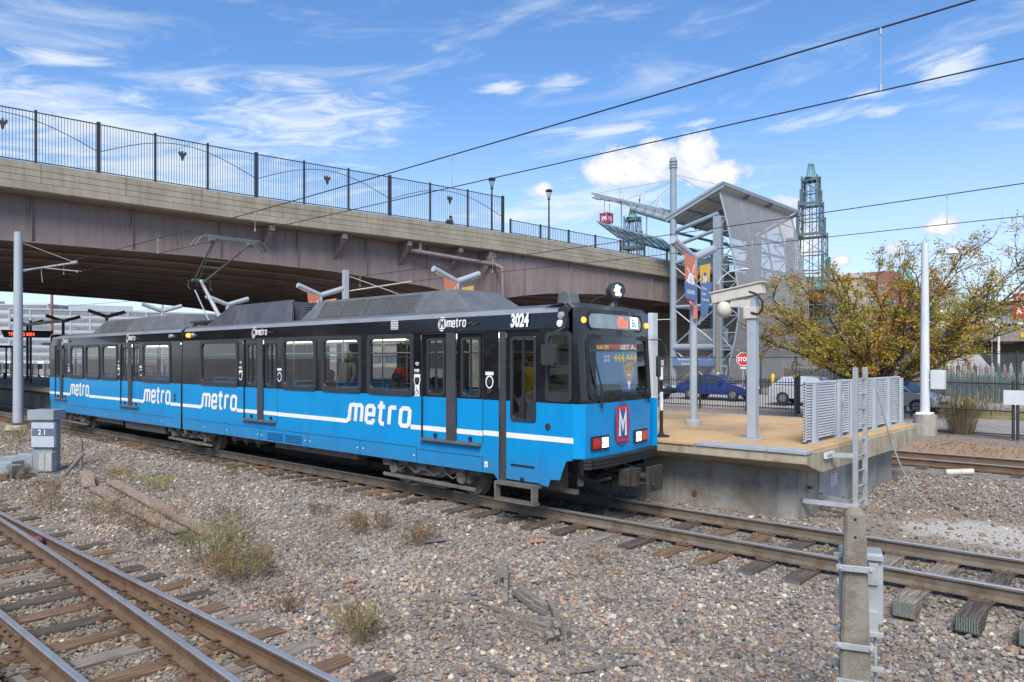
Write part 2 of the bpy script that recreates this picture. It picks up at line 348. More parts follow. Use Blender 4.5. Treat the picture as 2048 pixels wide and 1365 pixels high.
def clone(src, loc, label=None, rz=0.0):
    def cp(o, par):
        c = o.copy(); COL.objects.link(c)
        if par: c.parent = par
        for ch in o.children: cp(ch, c)
        return c
    c = cp(src, None); c.location = loc; c.rotation_euler = (0, 0, rz)
    if label: c['label'] = label
    return c
_fc = bpy.data.curves.new('f', 'FONT')
def text(mb, s, o, ux, uy, size, xs=1.0, off=0.0, shear=0.0, nrm=None, lift=.004, center=False):
    """letters as flat faces laid 'lift' proud of the surface at o, along ux / uy"""
    cu = _fc; cu.body = s; cu.size = size; cu.offset = off; cu.shear = shear; cu.align_x = 'CENTER' if center else 'LEFT'; cu.resolution_u = 3
    ob = bpy.data.objects.new('t', cu); COL.objects.link(ob); bpy.context.view_layer.update()
    me = bpy.data.meshes.new_from_object(ob.evaluated_get(bpy.context.evaluated_depsgraph_get())); bpy.data.objects.remove(ob)
    o, ux, uy = Vector(o), Vector(ux).normalized(), Vector(uy).normalized(); nrm = Vector(nrm).normalized() if nrm else ux.cross(uy).normalized()
    mb.add([o+ux*v.co.x*xs+uy*v.co.y+nrm*lift for v in me.vertices], [tuple(p.vertices) for p in me.polygons]); bpy.data.meshes.remove(me)
def hgt_base(x, y):
    """ground height; z = 0 is the running surface of the train's rails"""
    def ss(a, b, v): t = min(1, max(0, (v-a)/(b-a))); return t*t*(3-2*t)
    h = -.36
    h += .115*ss(7.4, 9.0, y) - .17*ss(-3.6, -2.6, x)*ss(7.0, 8.6, y)*(1-ss(9.4, 9.75, y))  # ballast shoulder of the train's track
    h -= .07*(1-ss(4.2, 5.0, y))
    h += .05*ss(12, 15, y) + .17*ss(22, 30, y) + .30*ss(33, 48, y)
    h += .03*math.sin(x*.8+1.3)*math.sin(y*1.1)*(1-ss(8.0, 9.0, y))*ss(4.4, 5.2, y)
    return h

# ---------------------------------------------------------------- ground
def axis(lo, hi, fine_lo, fine_hi, step):
    a = list(np.arange(fine_lo, fine_hi, step)); s = step; v = fine_lo; pre = []
    while v > lo: s *= 1.35; v -= s; pre.append(v)
    s = step; v = a[-1]; post = []
    while v < hi: s *= 1.35; v += s; post.append(v)
    return pre[::-1]+a+post
def build_ground():
    xs = axis(-3500, 3500, -26, 4, .35); ys = axis(-3500, 3500, 1, 32, .3)
    v = [(x, y, hgt_base(x, y)) for y in ys for x in xs]; n = len(xs)
    f = [(j*n+i, j*n+i+1, (j+1)*n+i+1, (j+1)*n+i) for j in range(len(ys)-1) for i in range(n-1)]
    me = bpy.data.meshes.new('ground'); me.from_pydata(v, [], f); me.polygons.foreach_set('use_smooth', [True]*len(f)); me.update()
    o = bpy.data.objects.new('ground', me); COL.objects.link(o); struct(o)
    m = bpy.data.materials.new('ballast_ground'); m.use_nodes = True; nt = m.node_tree; N = nt.nodes; L = nt.links.new; p = N['Principled BSDF']; p.inputs['Roughness'].default_value = .95
    tc = N.new('ShaderNodeTexCoord'); co = tc.outputs['Object']
    vo = N.new('ShaderNodeTexVoronoi'); vo.inputs['Scale'].default_value = 21; vo.inputs['Randomness'].default_value = 1; L(co, vo.inputs['Vector'])
    sp = N.new('ShaderNodeSeparateColor'); L(vo.outputs['Color'], sp.inputs[0])
    cr = N.new('ShaderNodeValToRGB'); el = cr.color_ramp.elements; el[0].position = 0; el[0].color = (.14, .12, .115, 1); el[1].position = 1; el[1].color = (.40, .34, .28, 1)
    for ps, c in ((.25, (.20, .175, .165, 1)), (.5, (.26, .225, .19, 1)), (.68, (.30, .215, .16, 1)), (.8, (.235, .19, .185, 1))): e = el.new(ps); e.color = c
    L(sp.outputs[0], cr.inputs[0])
    nz = N.new('ShaderNodeTexNoise'); nz.inputs['Scale'].default_value = .55; nz.inputs['Detail'].default_value = 7; L(co, nz.inputs[0])
    mr = N.new('ShaderNodeMapRange'); L(nz.outputs[0], mr.inputs[0]); mr.inputs[1].default_value = .42; mr.inputs[2].default_value = .7; mr.inputs[3].default_value = 0; mr.inputs[4].default_value = .75
    mx = N.new('ShaderNodeMix'); mx.data_type = 'RGBA'; L(mr.outputs[0], mx.inputs[0]); L(cr.outputs[0], mx.inputs[6]); mx.inputs[7].default_value = (.27, .225, .175, 1)
    # pale sandy spill and leaf litter beside the platform end
    sx = N.new('ShaderNodeSeparateXYZ'); L(co, sx.inputs[0])
    def patch(cx, cy, rx, ry, seed, amp, lo, hi):
        a = N.new('ShaderNodeVectorMath'); a.operation = 'SUBTRACT'; L(co, a.inputs[0]); a.inputs[1].default_value = (cx, cy, 0)
        b = N.new('ShaderNodeVectorMath'); b.operation = 'MULTIPLY'; L(a.outputs[0], b.inputs[0]); b.inputs[1].default_value = (1/rx, 1/ry, 0)
        c = N.new('ShaderNodeVectorMath'); c.operation = 'LENGTH'; L(b.outputs[0], c.inputs[0])
        n2 = N.new('ShaderNodeTexNoise'); n2.inputs['Scale'].default_value = seed; n2.inputs['Detail'].default_value = 8; n2.inputs['Roughness'].default_value = .7; L(co, n2.inputs[0])
        d = N.new('ShaderNodeMath'); d.operation = 'MULTIPLY_ADD'; L(n2.outputs[0], d.inputs[0]); d.inputs[1].default_value = amp; L(c.outputs[1], d.inputs[2])
        e = N.new('ShaderNodeMapRange'); L(d.outputs[0], e.inputs[0]); e.inputs[1].default_value = lo+amp*.5; e.inputs[2].default_value = hi+amp*.5; e.inputs[3].default_value = 1; e.inputs[4].default_value = 0
        return e.outputs[0]
    cur = mx.outputs[2]
    for (cx, cy, rx, ry, sd, am, lo, hi, c) in ((-2.9, 14.0, 2.2, 2.6, 1.5, 1.2, .7, 1.1, (.26, .20, .15)), (-2.4, 13.9, 1.5, 1.1, 2.1, 1.5, .6, .9, (.46, .42, .36)),
                                                 (-4.5, 24.8, 5.0, 2.6, 2.7, 1.8, .6, 1.1, (.36, .24, .15)), (-9.6, 6.9, .9, .35, 3.0, 1.2, .6, 1.2, (.42, .39, .35)), (-8.4, 6.7, .5, .9, 3.0, 1.2, .5, 1.2, (.42, .39, .34)),
                                                 (-19, 7.6, 1.2, .5, 4, 1.4, .6, .9, (.22, .24, .05))):
        q = N.new('ShaderNodeMix'); q.data_type = 'RGBA'; L(patch(cx, cy, rx, ry, sd, am, lo, hi), q.inputs[0]); L(cur, q.inputs[6]); q.inputs[7].default_value = (*c, 1); cur = q.outputs[2]
    L(cur, p.inputs['Base Color'])
    b = N.new('ShaderNodeBump'); b.inputs['Strength'].default_value = 1.0; b.inputs['Distance'].default_value = .03; b.invert = True; L(vo.outputs['Distance'], b.inputs['Height']); L(b.outputs[0], p.inputs['Normal'])
    me.materials.append(m)
build_ground()

# ---------------------------------------------------------------- tracks
TIE_MAIN = [(-60+.633*i) for i in range(95)]          # x of every tie under the train's track
MAIN_Y = (10.05, 11.55); MID = 10.8
TIE_NEAR = [(-22.2+.615*i) for i in range(34)]
def rail_prof(h=.18): return [(-.075,0),(.075,0),(.075,.014),(.02,.034),(.011,.05),(.011,h-.045),(.037,h-.036),(.037,h-.010),(.028,h),(-.028,h),(-.037,h-.010),(-.037,h-.036),(-.011,h-.045),(-.011,.05),(-.02,.034),(-.075,.014)]
def rail(parent, pts, m, h=.18, ztop=0.0):
    mb = MB(); pr = rail_prof(h); n = len(pr); k = len(pts); vs = []
    for i, (x, y) in enumerate(pts):
        a = pts[max(0, i-1)]; b = pts[min(k-1, i+1)]; d = Vector((b[0]-a[0], b[1]-a[1], 0)).normalized(); nn = Vector((-d.y, d.x, 0))
        for (u, z) in pr: vs.append((x+nn.x*u, y+nn.y*u, ztop-h+z))
    mb.use(m); mb.add(vs, []); 
    for i in range(k-1):
        for j in range(n):
            mb.cur = 0
            if 8 <= j <= 8 or j in (7, 9): mb.use('railtop')
            else: mb.use(m)
            mb.f.append((i*n+j, i*n+(j+1)%n, (i+1)*n+(j+1)%n, (i+1)*n+j)); mb.mi.append(mb.cur)
    mb.use(m); mb.f.append(tuple(range(n))[::-1]); mb.mi.append(mb.cur); mb.f.append(tuple(range((k-1)*n, k*n))); mb.mi.append(mb.cur)
    return mb.build('rail', None, parent)
def tie_box(mb, x, y0, y1, ztop, w=.235, h=.18, ya=0.0):
    mb.box(x-w/2, y0, ztop-h, x+w/2, y1, ztop)
def make_track(name, loc, ys, tiexs, y0, y1, zt, label, rm, fewer=0.0):
    t = thing(name, loc, label, 'railway track')
    for y in ys: rail(t, [(x, y) for x in np.linspace(-150, 14, 60)], rm, ztop=zt)
    for i, x in enumerate(tiexs):
        jy = random.uniform(-.06, .06); jx = random.uniform(-.03, .03); mb = MB()
        mb.box(x+jx-.118, y0+jy, zt-.37, x+jx+.118, y1+jy, zt-.186+random.uniform(-.012, .002))
        if x > -5:
            ep = MB()
            for k in range(9): ep.box(x+jx-.105+.0245*k, y0+jy-.006, zt-.35, x+jx-.093+.0245*k, y0+jy-.001, zt-.20)
        o = mb.build('tie', random.choice(['tie1', 'tie1', 'tie1', 'tie3', 'tie2'] if x > -11 else ['tie1', 'tie1', 'tie2']), t, bevel=.008)
        if x > -5: ep.build('end_plate', mat('end_plate_green', (.15, .20, .18), .6) if 'end_plate_green' not in bpy.data.materials else bpy.data.materials['end_plate_green'], o)
        if x > -14:
            for y in ys:
                p = MB(); p.box(x+jx-.1, y-.17, zt-.184, x+jx+.1, y+.17, zt-.172)
                for a in (-1, 1):
                    for b in (-1, 1): p.box(x+jx+a*.05-.012, y+b*.095-.012, zt-.172, x+jx+a*.05+.012, y+b*.095+.012, zt-.150)
                    p.box(x+jx+.0+a*.118, y-.085, zt-.20, x+jx+a*.140, y+.085, zt-.166)
                p.build('tie_plate', 'plate', o)
    return t
tm = make_track('railway_track', (0,0,0), MAIN_Y, TIE_MAIN, 9.27, 12.2, 0.0, 'railway track with brown-sided rails that the blue train stands on', 'railside')
t2 = make_track('railway_track', (0,0,0), (21.2, 22.72), [(-40+.65*i) for i in range(66)], 20.6, 23.4, .02, 'railway track behind the platform, seen at the right below the chain-link fence', 'railside2')

# yard turnout in the lower left corner: two parallel rails and one that diverges between them
yt = thing('turnout_track', (0,0,0), 'rusty turnout track with three shiny rails in the lower left corner', 'railway track')
ZN = -.2
rail(yt, [(x, 3.76) for x in np.linspace(-60, 3, 24)], 'railside2', ztop=ZN)
rail(yt, [(x, 2.28) for x in np.linspace(-60, 3, 24)], 'railside2', ztop=ZN)
def yd(x): return 3.665 - .0022*max(0, x+18.2)**2*1.05 - .013*max(0, x+18.2) 
def ydiv(x):
    if x < -17.5: return 3.68
    u = x+17.5; return 3.68 - .026*u - .00215*u*u*.75
rail(yt, [(x, ydiv(x)) for x in np.linspace(-17.5, 1.5, 30)], 'railside2', ztop=ZN)
rail(yt, [(x, ydiv(x)-1.5) for x in np.linspace(-17.5, 1.5, 30)], 'railside2', ztop=ZN)
def clip(mb, x, y, sgn, z):      # curled spring clip on a base plate
    r = .034
    pts = [(x+r*math.cos(t)*1.0, y+sgn*(.105+.030*math.sin(t)), z+.03+.022*math.sin(t*1.0+1)) for t in [i*math.pi*1.55/8-.4 for i in range(9)]]
    mb.tube(pts, .0125, 6)
    mb.box(x-.03, y+sgn*.06, z, x+.03, y+sgn*.145, z+.03)
for i, x in enumerate(TIE_NEAR):
    j = random.uniform(-.04, .04); mb = MB(); y1 = 4.45+random.uniform(-.1, .08)
    mb.box(x-.115, .2, ZN-.37, x+.115, y1, ZN-.188); a = random.uniform(-.02, .02)
    o = mb.build('tie', random.choice(['tie1', 'tie1', 'tie2', 'tie3']), yt, bevel=.01)
    if x > -17:
        for yy in (3.76, 2.28, ydiv(x), ydiv(x)-1.5):
            if yy == 2.28 and abs(ydiv(x)-1.5-2.28) < .22: continue
            p = MB(); p.box(x-.1, yy-.20, ZN-.186, x+.1, yy+.20, ZN-.171)
            for sg in (-1, 1):
                if abs(yy+sg*.12-3.76) > .16 or yy == 3.76:
                    clip(p, x-.03, yy, sg, ZN-.171); p.cyl((x+.06, yy+sg*.13, ZN-.171), (x+.06, yy+sg*.13, ZN-.14), .02, .02, 6)
            p.build('tie_plate', 'plate', o)
for (xa, yy) in ((-8.63, 3.76), (-9.2, 2.28)):
    mb = MB(); mb.prism([(-.011,-.145),(-.05,-.155),(-.06,-.15),(-.035,-.10),(-.035,-.075),(-.05,-.055),(-.011,-.045)], (xa-.42, yy, ZN), (0,1,0), (0,0,1), (.84,0,0))
    for k in range(4): mb.cyl((xa-.30+.2*k, yy-.035, ZN-.09), (xa-.30+.2*k, yy-.07, ZN-.09), .02, .02, 6)
    mb.build('joint_bar', 'plate', yt)

# ---------------------------------------------------------------- ballast stones
def ico():
    t = (1+5**.5)/2; v = np.array([(-1,t,0),(1,t,0),(-1,-t,0),(1,-t,0),(0,-1,t),(0,1,t),(0,-1,-t),(0,1,-t),(t,0,-1),(t,0,1),(-t,0,-1),(-t,0,1)], float); v /= np.linalg.norm(v[0])
    f = np.array([(0,11,5),(0,5,1),(0,1,7),(0,7,10),(0,10,11),(1,5,9),(5,11,4),(11,10,2),(10,7,6),(7,1,8),(3,9,4),(3,4,2),(3,2,6),(3,6,8),(3,8,9),(4,9,5),(2,4,11),(6,2,10),(8,6,7),(9,8,1)]); return v, f
IV, IF = ico()
PAL = np.array((.96, .93, .83))*np.array([(.30,.285,.275),(.22,.21,.215),(.38,.355,.33),(.52,.48,.43),(.42,.30,.205),(.46,.27,.16),(.27,.195,.185),(.245,.205,.22),(.33,.27,.22),(.15,.155,.17),(.62,.59,.55),(.40,.33,.26),(.29,.31,.27),(.36,.235,.19)])
PW_WARM = np.array([13,9,12,5,9,4,8,6,14,7,1.5,10,3,6], float); PW_GREY = np.array([20,16,13,4,3,1,10,12,10,8,3,5,5,3], float)
def hv(x, y):
    ss = lambda a, b, v: (lambda t: t*t*(3-2*t))(np.clip((v-a)/(b-a), 0, 1))
    h = -.36 + .115*ss(7.4,9.0,y) - .17*ss(-3.6,-2.6,x)*ss(7.0,8.6,y)*(1-ss(9.4,9.75,y)) - .07*(1-ss(4.2,5.0,y)) + .05*ss(12,15,y) + .17*ss(22,30,y) + .30*ss(33,48,y)
    return h + .03*np.sin(x*.8+1.3)*np.sin(y*1.1)*(1-ss(8.0,9.0,y))*ss(4.4,5.2,y)
stone_mat = bpy.data.materials.new('ballast_stone'); stone_mat.use_nodes = True
_n = stone_mat.node_tree.nodes; _p = _n['Principled BSDF']; _p.inputs['Roughness'].default_value = .85
_a = _n.new('ShaderNodeAttribute'); _a.attribute_name = 'stone_colour'
_z = _n.new('ShaderNodeTexNoise'); _z.inputs['Scale'].default_value = 55; _z.inputs['Detail'].default_value = 4
_r = _n.new('ShaderNodeMapRange'); stone_mat.node_tree.links.new(_z.outputs[0], _r.inputs[0]); _r.inputs[1].default_value = .3; _r.inputs[2].default_value = .7; _r.inputs[3].default_value = .75; _r.inputs[4].default_value = 1.15
_m = _n.new('ShaderNodeVectorMath'); _m.operation = 'SCALE'; stone_mat.node_tree.links.new(_a.outputs['Color'], _m.inputs[0]); stone_mat.node_tree.links.new(_r.outputs[0], _m.inputs['Scale']); stone_mat.node_tree.links.new(_m.outputs[0], _p.inputs['Base Color'])
def stones(name, x, y, size, warm, label, zo=0.0):
    n = len(x); z = hv(x, y)+zo
    q = rng.normal(size=(n, 4)); q /= np.linalg.norm(q, axis=1)[:, None]; w, a, b, c = q.T
    Rm = np.stack([1-2*(b*b+c*c), 2*(a*b-c*w), 2*(a*c+b*w), 2*(a*b+c*w), 1-2*(a*a+c*c), 2*(b*c-a*w), 2*(a*c-b*w), 2*(b*c+a*w), 1-2*(a*a+b*b)], 1).reshape(n, 3, 3)
    s = size[:, None]*rng.uniform(.55, 1.15, (n, 3))
    V = IV[None]*rng.uniform(.55, 1.2, (n, 12, 1))*s[:, None, :]/2
    V = np.einsum('nij,nkj->nki', Rm, V); V[:, :, 2] *= .8
    V += np.stack([x, y, z+size*rng.uniform(-.05, .32, n)], 1)[:, None, :]
    pw = PW_WARM[None]*warm[:, None]+PW_GREY[None]*(1-warm[:, None]); pw /= pw.sum(1)[:, None]; cum = pw.cumsum(1)
    idx = (rng.uniform(size=n)[:, None] > cum).sum(1).clip(0, len(PAL)-1)
    patch = 1+.16*np.sin(x*1.3+np.sin(y*1.7)*1.4)*np.sin(y*1.9+x*.5)+.10*np.sin(x*3.1+1)*np.sin(y*4.3)
    C = PAL[idx]*rng.uniform(.62, 1.16, (n, 1))*patch[:, None]
    oily = np.exp(-((y-10.8)/1.15)**4)*.34 + np.exp(-((y-3.0)/1.0)**4)*.22; C = C*(1-oily)[:, None]*np.where((oily > .1)[:, None], np.array((1.0, .985, .90)), 1.0)
    C = np.repeat(np.concatenate([C, np.ones((n, 1))], 1)[:, None, :], 12, 1)
    F = IF[None]+np.arange(n)[:, None, None]*12
    me = bpy.data.meshes.new(name); me.vertices.add(n*12); me.vertices.foreach_set('co', V.reshape(-1).astype(np.float32))
    me.loops.add(n*60); me.loops.foreach_set('vertex_index', F.reshape(-1).astype(np.int32))
    me.polygons.add(n*20); me.polygons.foreach_set('loop_start', np.arange(0, n*60, 3, dtype=np.int32)); me.polygons.foreach_set('use_smooth', np.zeros(n*20, dtype=bool))
    at = me.attributes.new('stone_colour', 'FLOAT_COLOR', 'POINT'); at.data.foreach_set('color', C.reshape(-1).astype(np.float32))
    me.update(calc_edges=True); me.materials.append(stone_mat)
    o = bpy.data.objects.new(name, me); COL.objects.link(o); struct(o, 'stuff'); tag(o, label, 'gravel'); return o
def keep_mask(x, y):
    m = np.ones(len(x), bool)
    for yy in MAIN_Y: m &= abs(y-yy) > .085
    for yy in (3.76, 2.28): m &= abs(y-yy) > .085
    yv = 3.68-.026*np.maximum(0, x+17.5)-.00161*np.maximum(0, x+17.5)**2
    m &= (abs(y-yv) > .085) | (x < -17.5); m &= (abs(y-yv+1.5) > .085) | (x < -17.5)
    near = (y < 4.5); d = np.abs(((x+22.2+.3075) % .615)-.3075); m &= ~(near & (d < .135) & (rng.uniform(size=len(x)) > .05))
    mn = (y > 9.2) & (y < 12.3); d = np.abs(((x+60+.3165) % .633)-.3165); m &= ~(mn & (d < .135) & (rng.uniform(size=len(x)) > .04))
    m &= ~((y > 12.95) & (x < -4.95)); m &= ~((x < -13) & (y > 9.9) & (y < 20))
    return m
def in_view(x, y, dmin, dmax):
    d = x*FW[0]+y*FW[1]; r = x*RT[0]+y*RT[1]; return (d > dmin) & (d < dmax) & (abs(r) < d*.73+.3)
def scatter(dmin, dmax, dens, size, name, label):
    x0, x1, y0, y1 = -34, 6, .2, 20; n = int((x1-x0)*(y1-y0)*dens)
    x = rng.uniform(x0, x1, n); y = rng.uniform(y0, y1, n); k = in_view(x, y, dmin, dmax) & keep_mask(x, y)
    sandy = ((x+2.4)/1.5)**2+((y-13.9)/1.1)**2 < 1; k &= ~(sandy & (rng.uniform(size=n) > .25))
    dirt = ((x+2.9)/2.2)**2+((y-14.3)/2.4)**2 < 1; k &= ~(dirt & (rng.uniform(size=n) > .45))
    x, y = x[k], y[k]; sz = np.clip(size*rng.lognormal(-.03, .36, len(x)), .02, .10)
    warm = np.clip(1.15-(y-3.5)/6.5+.25*np.sin(x*.7)+rng.normal(0, .12, len(x)), 0, 1)*np.where(y > 9, .35, 1)
    inner = (y > 9.0); 
    stones(name, x, y, sz, warm, label, 0.0)
scatter(5.8, 11, 620, .050, 'ballast_stones', 'loose mixed brown and grey stones covering the open ground nearest the camera')
scatter(11, 17, 430, .052, 'ballast_stones', 'grey and purple ballast stones between the yard track and the blue train')
scatter(17, 30, 150, .066, 'ballast_stones', 'finer looking grey ballast far along the tracks at the left')

# ---------------------------------------------------------------- island platform
PZ = 1.06; PX = -4.6; PY0, PY1 = 12.25, 19.25
def build_platform():
    t = thing('station_platform', (-20, 15.7, 0), 'raised concrete island platform with tan paving beside the train', 'platform')
    mb = MB(); x0, x1 = -110, PX
    prof = [(PY0, PZ-.04), (PY0, PZ-.21), (12.97, PZ-.42), (PY1-.72, PZ-.42), (PY1, PZ-.21), (PY1, PZ-.04)]
    mb.prism(prof, (x0, 0, 0), (0,1,0), (0,0,1), (x1-x0, 0, 0)); mb.build('slab', 'slab', t, bevel=.015)
    mb = MB(); mb.box(x0, 12.97, -.8, -5.0, 18.55, PZ-.424)
    for k in range(20):
        x = -8.9-k*5.0; mb.box(x-.03, 12.955, -.8, x+.03, 12.97, PZ-.43)
    mb.build('base_wall', 'conc', t)
    mb = MB(); mb.box(-36, PY0+.30, PZ-.04, PX-.02, PY1-.3, PZ); mb.build('paving', 'tan', t)
    mb = MB(); mb.box(-110, PY0+.30, PZ-.04, -36.004, PY1-.3, PZ); mb.build('paving', 'conc', t)
    mb = MB()
    for (a, b, m) in ((-5.25, PX+.02, 'tile'), (-6.6, -5.27, 'tile'), (-8.4, -6.62, 'tan'), (-9.9, -8.42, 'tile')):
        o = MB(); o.box(a, PY0-.03, PZ-.045, b, PY0+.29, PZ+.012); o.build('edge_slab', m, t, bevel=.006)
    o = MB(); o.box(-110, PY0-.03, PZ-.04, -9.92, PY0+.29, PZ+.01); o.build('edge_slab', 'conc', t)
    o = MB(); o.box(-110, PY1-.29, PZ-.04, PX, PY1+.03, PZ+.01); o.build('edge_slab', 'slab', t)
    for k in range(9): o = MB(); x = -6.6-3.0*k; o.box(x-.008, PY0+.31, PZ-.001, x+.008, PY1-.31, PZ+.002); o.build('paving_joint', 'conc', t)
    o = MB(); o.box(-30, 15.70, PZ-.001, PX-.03, 15.715, PZ+.002); o.build('paving_joint', 'conc', t)
    # access hatch in the end wall, with its warning plate
    mb = MB(); mb.box(-5.0, 13.92, -.13, -4.975, 15.32, .72); h = mb.build('access_hatch', 'galv', t, bevel=.006)
    mb = MB(); 
    for z in (.0, .55): mb.box(-4.974, 13.9, z, -4.955, 13.99, z+.12)
    mb.build('hinge', 'plate', h)
    mb = MB().use('white'); mb.box(-4.974, 14.50, .18, -4.966, 14.80, .52); mb.use('redlens'); mb.box(-4.965, 14.52, .405, -4.963, 14.78, .50)
    mb.use('white'); text(mb, 'DANGER', (-4.9625, 14.535, .425), (0,1,0), (0,0,1), .06, .85, .0015)
    mb.use('rubber')
    for k, s in enumerate(('CONFINED', 'SPACE', 'ENTER BY', 'PERMIT ONLY')): text(mb, s, (-4.966, 14.535, .355-.05*k), (0,1,0), (0,0,1), .045, .8)
    mb.build('danger_sign', None, h)
    mb = MB(); mb.cyl((-4.97, 13.35, .30), (-4.9, 13.35, .30), .03, .03, 10); mb.cyl((-7.0, 12.94, .0), (-7.0, 12.98, .0), .05, .05, 10); mb.build('drain_outlet', 'plate', t)
build_platform()

def build_windscreen():
    t = thing('platform_windscreen', (-5.0, 16.2, PZ), 'white louvred metal windscreen along the end of the platform', 'windscreen')
    px = -5.02
    for (a, b) in ((13.30, 14.86), (14.96, 15.62), (15.72, 17.08), (17.16, 18.12), (18.20, 19.18)):
        mb = MB(); z0, z1 = PZ+.07, PZ+1.09
        for k in range(21):
            z = z0+.02+k*(z1-z0-.04)/20; mb.beam((px, a, z), (px, b, z), .045, .026)
        mb.box(px-.02, a, z0-.02, px+.02, a+.03, z1+.02); mb.box(px-.02, b-.03, z0-.02, px+.02, b, z1+.02); mb.box(px-.035, a, z1, px+.035, b, z1+.025)
        o = mb.build('louvre_panel', 'palegrey', t)
        mb = MB(); mb.box(px-.032, a+.03, z0, px-.026, b-.03, z1); mb.build('backing_sheet', 'palegrey', o)
    for y in (13.64, 14.91, 15.67, 17.12, 18.16, 19.14):
        mb = MB(); mb.prism([(-.085,0),(.085,0),(.055,1.08),(-.055,1.08)], (px+.03, y, PZ), (0,1,0), (0,0,1), (.07,0,0)); mb.box(px-.02, y-.12, PZ, px+.16, y+.12, PZ+.02)
        mb.build('post', 'bluegrey', t, bevel=.006)
    mb = MB(); mb.tube([(-4.9, 14.95+.02*math.sin(i), PZ+.95-.05*i) for i in range(12)], .012, 5); mb.build('chain', 'galv', t)
build_windscreen()

def build_ladder():
    t = thing('access_ladder', (-4.25, 13.9, 0), 'galvanised steel access ladder standing at the platform end', 'ladder')
    for y in (13.60, 14.13): mb = MB(); mb.box(-4.29, y-.037, -.05, -4.21, y+.037, 2.44); mb.build('side_rail', 'galv', t, bevel=.008)
    for k in range(9): mb = MB(); mb.cyl((-4.25, 13.645, .08+.27*k), (-4.25, 14.085, .08+.27*k), .014, .014, 6); mb.build('rung', 'galv', t)
    for q in (((-4.98, 13.1, .10), (-4.2, 13.55, .03)), ((-5.0, 13.9, .06), (-4.2, 13.62, .06)), ((-4.6, 13.2, .93), (-4.28, 13.6, .90))): mb = MB(); mb.beam(*q, .05, .08); mb.build('wall_bracket', 'galv', t)
    mb = MB().use('palegrey'); mb.box(-4.58, 13.0, .88, -4.53, 13.42, .98); mb.use('rubber'); text(mb, 'NO ENTRY', (-4.529, 13.04, .905), (0,1,0), (0,0,1), .06, .8); mb.build('small_sign', None, t)
build_ladder()
# loose cable that runs from the windscreen down over the ground
def cable():
    P = [(-4.12, 14.2, 2.2), (-4.05, 14.25, 1.9), (-3.95, 14.5, 1.2), (-3.8, 14.8, .5), (-3.55, 15.2, -.05), (-3.25, 15.5, -.24), (-2.9, 15.35, -.27), (-2.5, 15.1, -.27), (-2.0, 14.95, -.27), (-1.2, 14.9, -.27), (-.4, 14.9, -.27)]
    Q = [Vector(p) for p in P]
    for _ in range(2): Q = [Q[0]]+[q for a, b in zip(Q[:-1], Q[1:]) for q in (a*.75+b*.25, a*.25+b*.75)]+[Q[-1]]
    mb = MB(); mb.tube(Q, .014, 6); o = mb.build('loose_cable', 'galv', None, True); tag(o, 'pale grey cable drooping from the ladder and trailing over the sandy ground', 'cable')
cable()

# lamps down the middle of the platform
def make_lamp(x, y, m, label):
    t = thing('platform_lamp', (x, y, PZ), label, 'street lamp', 'twin-armed platform lamps')
    mb = MB(); mb.lathe((x, y, PZ), [(.19, 0), (.19, .10), (.17, .12)], 18); mb.build('base', m, t, smooth=True)
    mb = MB(); mb.cyl((x, y, PZ+.1), (x, y, 4.98), .085, .085, 14); mb.build('pole', m, t, smooth=True)
    for s in (-1, 1):
        mb = MB(); mb.cyl((x, y+s*.02, 4.93), (x, y+s*.95, 5.24), .095, .095, 14); a = mb.build('arm', m, t, smooth=True)
        mb = MB(); d = Vector((0, s*.93, .31)).normalized(); n = Vector((0, -s*.31, .93)).normalized()*-1
        c = Vector((x, y+s*.68, 5.15))+n*.085; mb.beam(c-d*.20, c+d*.20, .10, .03); mb.build('lamp_lens', 'cream', a)
    return t
LX = [-8.45, -16.4, -23.7, -30.8, -37.5, -44.8, -52.1, -59.5]
LL = ['twin-armed pale blue lamp with banners at the tan platform end', 'twin-armed lamp above the roof unit nearest the train front', 'twin-armed lamp beside the small square camera box above the train roof',
      'twin-armed lamp just behind the pantograph foot', 'twin-armed lamp in daylight beyond the rear car roof unit', 'shade-coloured twin-armed lamp rising behind the rear car roof', 'shade-coloured twin-armed lamp just left of the train rear', 'shade-coloured twin-armed lamp over the red lettered board']
for i, x in enumerate(LX): make_lamp(x, 15.6, 'bluegrey' if i < 5 else 'frame', LL[i])  # lamps under the bridge get its shade as a darker colour
def banner(parent, x, y, s, m, z0, z1, mark):
    w = .50; mb = MB().use(m); P = [(0, z1), (s*w, z1-.12*0+.10), (s*w*.80, z0+.18), (s*.06, z0)]
    mb.prism([(p[0], p[1]) for p in P], (x, y+s*.12, 0), (0,1,0), (0,0,1), (.012,0,0))
    yy = y+s*(.12+w*.45)
    if mark == 'leaf':
        mb.use('white'); 
        for (a, b, c, d) in ((-.15, .9, .2, .55), (-.1, .35, .18, 1.0), (-.2, .6, .22, .75), (0, .1, .12, .5)): mb.stroke([(a, z0+b), (c, z0+d)], .035, (x+.014, yy, 0), (0,1,0), (0,0,1), (0,0,0))
        mb.lathe((0,0,0), [(0,0),(0,0)], 3) if False else None
        mb.stroke([(.02*math.cos(i)*0+.10*math.cos(i*.785), z0+.62+.13*math.sin(i*.785)) for i in range(8)], .09, (x+.015, yy, 0), (0,1,0), (0,0,1), (0,0,0), True)
    if mark == 'M':
        mb.use('navy'); mb.stroke([(.11*math.cos(i*.628), z0+.72+.17*math.sin(i*.628)) for i in range(10)], .06, (x+.014, yy, 0), (0,1,0), (0,0,1), (0,0,0), True)
        mb.use('white'); mb.stroke([(-.08, z0+.62), (-.08, z0+.83), (0, z0+.70), (.08, z0+.83), (.08, z0+.62)], .045, (x+.016, yy, 0), (0,1,0), (0,0,1), (0,0,0))
    return mb.build('banner', None, parent)
